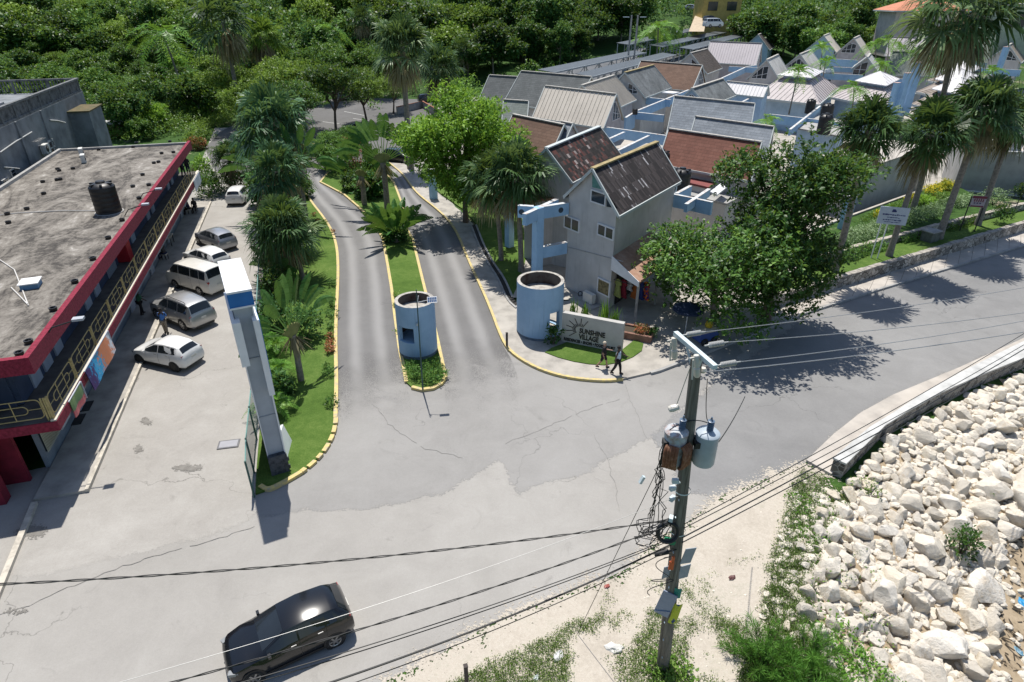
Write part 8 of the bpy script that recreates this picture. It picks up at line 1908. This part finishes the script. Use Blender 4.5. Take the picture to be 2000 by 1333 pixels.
# ================================================================== named trees
AL = tree_proto(501, 7.9, 4.5, 3.6, 18, L_almond, 24000, .25, .26, M_barkg, 7, .8, .3, zs=1.75, wid=.52, hollow=.3, dens_down=.5); BL = tree_proto(502, 12.7, 3.9, 5.6, 20, L_almond, 26000, .25, .32, M_bark, 7, .85, .3, zs=1.6, wid=.52, hollow=.3, dens_down=.5)
p = G(1394, 632, .14); place_tree('almond_tree', AL, p, 'spreading almond tree with low crown over the shop porch', group='almond trees at the corner', rz=1.0, sc=(1.08, 1.0, .92)); p = G(1497, 622, .14); t = place_tree('almond_tree', BL, p, 'taller almond tree by the pavement with crown reaching above roofs', group='almond trees at the corner', rz=.3)
BG = tree_proto(503, 12.6, 4.5, 5.7, 26, L_bright, 30000, .34, .26, M_bark, 7, .9, .3, zs=1.9, wid=.42, hollow=.35, dens_down=.95); p = G(910, 434, .15); place_tree('bright_tree', BG, p, 'tall bright lime green tree beside the right driveway', rz=.5)
# ================================================================== car park trees, forest
SM = [tree_proto(510+i, 6.6, 3.0, 2.2, 11, m, 8000, .26, .15, M_bark, 7, .6, .42, hollow=.3, wid=.4) for i, m in enumerate((L_mid, L_olive, L_dark, L_olive))]
for i, (px, k, sc, lb) in enumerate((((657, 262), 2, 1.35, 'dark leafed small tree with thick trunk in the upper car park'), ((717, 240), 1, 1.15, 'flat crowned small tree in the middle of the upper car park'), ((768, 222), 1, .9, 'yellowish small tree beside the very tall palm trunk'), ((598, 255), 3, 1.4, 'olive green tree left of the dark one in the car park'), ((560, 238), 3, 1.35, 'olive green tree nearest the driveway bend'), ((690, 320), 2, .62, 'low dark tree with red tinged leaves on the island'), ((650, 330), 0, .6, 'low spreading tree at the top end of the island'),
 ((905, 138), 1, 1.2, 'small tree at the back of the car park near the hall'), ((915, 172), 0, 1.0, 'round small tree just left of the grey hall'), ((960, 160), 1, 1.1, 'olive tree behind the lower grey annex'), ((1020, 150), 1, 1.15, 'olive tree at the left end of the solar panel rows'), ((1060, 138), 1, 1.3, 'taller olive tree behind the left end of the solar rows'), ((1090, 128), 3, 1.3, 'pale green tree beside the dark forest edge'), ((640, 200), 0, 1.5, 'tree behind the dark one at the back of the car park'), ((740, 190), 0, 1.3, 'tree left of the very tall palm at the back'), ((500, 270), 1, 1.1, 'yellow green tree left of the driveway bend'), ((470, 240), 3, 1.2, 'yellow green tree at the forest edge above the driveway'), ((590, 290), 2, 1.2, 'dark glossy tree close behind the shaggy fan palm'))):
 p = G(*px, .03); p.z = max(.03, gz(p.x, p.y)); place_tree('small_tree', SM[k], p, lb, group='small trees round the upper car park', sc=sc*1.18, rz=i*1.7)
FT = []
for i, (m, h_, rx, rz_, nl, n_, sz) in enumerate(((L_dark, 10.5, 5.0, 4.6, 12, 5200, .60), (L_mid, 9.5, 5.2, 4.2, 13, 5200, .58), (L_dark, 12.5, 4.2, 5.8, 13, 5200, .60), (L_olive, 8.5, 5.0, 3.4, 12, 5200, .52), (L_almond, 8.0, 4.4, 3.4, 11, 5000, .58), (L_mid, 7.0, 3.6, 3.2, 9, 4200, .50), (L_bright, 8.0, 4.2, 3.4, 8, 4200, .50), (L_olive, 12.0, 5.6, 4.2, 7, 5600, .62), (L_dark, 13.5, 6.0, 5.6, 6, 6500, .75))):
 FT.append(tree_proto(600+i, h_, rx, rz_, nl, m, n_, sz, .22, M_barkg, 5, .85, .35, hollow=.5, wid=.55))
names_ = ('broad dark forest tree on the slope behind', 'mid green forest tree on the slope behind', 'tall narrow dark forest tree at the back', 'olive feathery forest tree on the slope behind', 'large leaved forest tree beside the concrete building', 'small leafy forest tree at the forest edge', 'light green forest tree among darker ones', 'tall airy olive forest tree with wide crown', 'very large dark forest tree with massive crown')
region = [(-400, 262), (120, 262), (150, 268), (330, 280), (372, 262), (400, 246), (480, 212), (560, 192), (680, 165), (800, 140), (905, 150), (1000, 152), (1100, 132), (1190, 100), (1330, 60), (1352, 66), (1375, 66), (1420, 100), (1500, 120), (1600, 130), (1720, 130), (1745, 110), (1850, 105), (1990, 110), (2300, 110), (2300, -60), (-400, -60)]
g = np.random.default_rng(77); cand = []
y_ = 60.0
while y_ < 330:
 st = 5.2+max(0, y_-80)*.032; hw = y_*.98+25; x_ = -hw
 while x_ < hw:
  x = x_+g.normal()*st*.25; y = y_+g.normal()*st*.25; z = gz(x, y); px, py = P2((x, y, z))
  if -220 < px < 2220 and inpoly(px, py, region): cand.append((y, x, z, px, py))
  x_ += st
 y_ += st*.9
cand.sort()
def clear_far(x, y, px, py):
 if 1345 < px < 1460 and 20 < py < 80 and y < 215: return False
 if 1715 < px < 1905 and y < 184: return False
 if 1925 < px < 2060 and y < 160: return False
 if px > 1380 and y < 166: return False
 if 1220 < px < 1500 and y < 150 and py > 62: return False
 if px > 940 and y < 122: return False
 return True
nt_ = 0; farl = []
gb_lim = lambda x, y: (RB.inverted() @ Vector((x, y, 0)))
for y, x, z, px, py in cand:
 q = gb_lim(x, y)
 if q.x < GL+2 and 10 < q.y < 29: continue
 if not clear_far(x, y, px, py): continue
 left = px < 420; k = int(g.choice(9, p=(.06, .18, .03, .10, .30, .19, .12, .02, 0) if left and py > 120 else (.18, .17, .13, .12, .05, .07, .07, .12, .09)))
 if 980 < px < 1230 and y > 120: k = int(g.choice((0, 2, 2)))
 sc = (.7+.75*g.random()**1.6)*(.62 if px < 520 and py > 130 else 1.0)
 if nt_ < 285:
  place_tree('forest_tree', FT[k], (x, y, z-.2), names_[k], 'tree', 'trees of the forest behind', (sc*(.9+.25*g.random()), sc*(.9+.25*g.random()), sc)); nt_ += 1
 else: farl.append((x, y, z, sc, k))
pass
def far_mass(lst, m, seed, name, label):
 gg = np.random.default_rng(seed); lobes = []
 for x, y, z, sc, k in lst:
  for j in range(4): lobes.append((x+gg.normal()*2.2, y+gg.normal()*2.2, z+(4.5+3.5*gg.random())*sc, 3.0*sc, 3.0*sc, 3.2*sc))
 o = link(name, crown_mesh(name, m, lobes, min(90000, 420*len(lst)), .85, gg, 4, .45, .55, .6, .1, .3)); tag(o, kind='stuff')
A_f = [q for q in farl if q[4] in (0, 2, 8)]; B_f = [q for q in farl if q[4] not in (0, 2, 8)]
if A_f: far_mass(A_f, L_dark, 1, 'distant_forest', '')
if B_f: far_mass(B_f, L_mid, 2, 'distant_forest', '')
def undergrowth(poly, k, r0, r1, n_, m, seed, size=.4, hz=.7):
 gg = np.random.default_rng(seed); lobes = []; xs_ = [p[0] for p in poly]; ys_ = [p[1] for p in poly]
 while len(lobes) < k:
  px, py = gg.uniform(min(xs_), max(xs_)), gg.uniform(min(ys_), max(ys_))
  if not inpoly(px, py, poly): continue
  p = G(px, py, 0.0)
  if p.y > 170:
   p = GY(px, py, gg.uniform(120, 200));
  q = gb_lim(p.x, p.y)
  if q.x < GL+1 and 9 < q.y < 28: k -= .2; continue
  r = gg.uniform(r0, r1); lobes.append((p.x, p.y, gz(p.x, p.y)+r*.25, r, r, r*hz))
 o = link('undergrowth', crown_mesh('undergrowth', m, lobes, n_, size, gg, 5, .6, .6, .5, .1, .15, .5)); tag(o, kind='stuff')
undergrowth([(140, 275), (330, 283), (372, 272), (380, 250), (480, 210), (540, 190), (470, 120), (300, 130), (150, 180)], 150, 1.2, 2.6, 26000, L_grass, 11, .36)
undergrowth([(150, 260), (330, 278), (420, 230), (500, 190), (400, 130), (160, 170)], 80, 1.4, 2.8, 15000, L_almond, 12, .42)
undergrowth([(370, 300), (430, 255), (480, 232), (560, 205), (540, 190), (470, 208), (380, 250)], 60, .9, 1.6, 9000, L_olive, 13, .30)
undergrowth([(560, 195), (900, 120), (1010, 130), (1200, 80), (1180, 60), (900, 80), (560, 150)], 110, 1.5, 3.2, 18000, L_mid, 14, .5)
FP = fan_palm(801, 9.0, 3.4, leaves=30, trunk_r=.2, skirt=20, segs=14); QP = feather_palm(802, 8.5, 4.2, 16, .14, (.8, 0), L_feather, .05, None, 18)
for i, (px, Y, top, pr, lb) in enumerate(((435, 105, 40, FP, 'fan palm rising from the forest left of the tall palm'), (330, 120, 55, QP, 'feather palm rising from the forest on the left'), (640, 150, 52, QP, 'feather palm rising behind the car park trees'), (705, 160, 38, FP, 'fan palm rising behind the car park left of the very tall palm'), (930, 165, 70, QP, 'feather palm at the forest edge behind the grey hall'), (905, 150, 95, FP, 'fan palm at the back of the car park'), (1290, 150, 48, QP, 'feather palm behind the solar panel rows'))):
 q = GY(px, top, Y); z = gz(q.x, q.y); place_tree('forest_palm', pr, (q.x, q.y, z), lb, 'palm', 'palms rising from the forest', max(.7, min(1.9, (q.z-z)/9.0)))
for i, (px, Y, lb) in enumerate((((1318, 42), 168, 'banana plants beside the sand track, right clump'), ((1295, 48), 162, 'banana plants beside the sand track, left clump'))):
 p = GY(*px, Y); p.z = gz(p.x, p.y); t = empty('banana_clump', p, lb, 'plant', 'banana plants by the track', R(20*i));
 for nm, me in traveller(700+i, 4.0, 11, 1.2, 5.5, 1.3, 1.5, .4, skirt=False, fanbase=False): link(nm, me, t)
for i, (px, lb, c) in enumerate((((225, 222), 'long low shed with pale cream edge seen through the left trees', (.42, .36, .26)), ((212, 250), 'small white sheet roof lying among the left trees', (.55, .55, .54)))):
 p = G(*px, 1.2); t = empty('garden_shed', (p.x, p.y, 0), lb, 'shed', None, R(-10+25*i)); b = MB(); b.box((0, 0, 1.0), (6.5-3*i, 2.4, 1.6)); b.build('wall', mat('shed_wall_%d' % i, (.20, .13, .08), .9, .3, 1), t); b = MB(); b.box((0, 0, 1.95), (7.2-3*i, 3.0, .16)); b.build('roof', mat('shed_roof_%d' % i, c, .8, .2, 1), t)
# ================================================================== light and camera
w = bpy.data.worlds.new('World'); SC.world = w; w.use_nodes = True
nt = w.node_tree; bg = nt.nodes['Background']
sky = nt.nodes.new('ShaderNodeTexSky'); sky.sky_type = 'NISHITA'; sky.sun_disc = False
EL, AZ = R(68), R(-14)      # sun beyond the scene, a little to the left
sky.sun_elevation = EL; sky.sun_rotation = AZ
sky.altitude = 10; sky.air_density = 1.0; sky.dust_density = .8; sky.ozone_density = 1.5
nt.links.new(sky.outputs[0], bg.inputs['Color']); bg.inputs['Strength'].default_value = .10
sd = bpy.data.lights.new('sun', 'SUN'); sd.energy = 4.6; sd.angle = R(.53); sd.color = (1, .955, .89)
so = bpy.data.objects.new('sun', sd); COL.objects.link(so)
dirv = Vector((math.sin(AZ)*math.cos(EL), math.cos(AZ)*math.cos(EL), math.sin(EL)))
so.rotation_euler = dirv.to_track_quat('Z', 'Y').to_euler()
so.location = (0, 40, 60)
cd = bpy.data.cameras.new('camera'); cam = bpy.data.objects.new('camera', cd); COL.objects.link(cam)
cd.sensor_width = 36; cd.sensor_fit = 'HORIZONTAL'; cd.lens = 36*F/2000; cd.clip_end = 3000; cd.clip_start = .1
cam.location = (0, 0, H); cam.rotation_euler = (R(90)-TH, 0, 0)
SC.camera = cam
SC.view_settings.view_transform = 'Standard'; SC.view_settings.look = 'None'
SC.view_settings.exposure = .38; SC.view_settings.gamma = 1
SC.cycles.use_adaptive_sampling = True
SC.cycles.max_bounces = 6; SC.cycles.transparent_max_bounces = 4
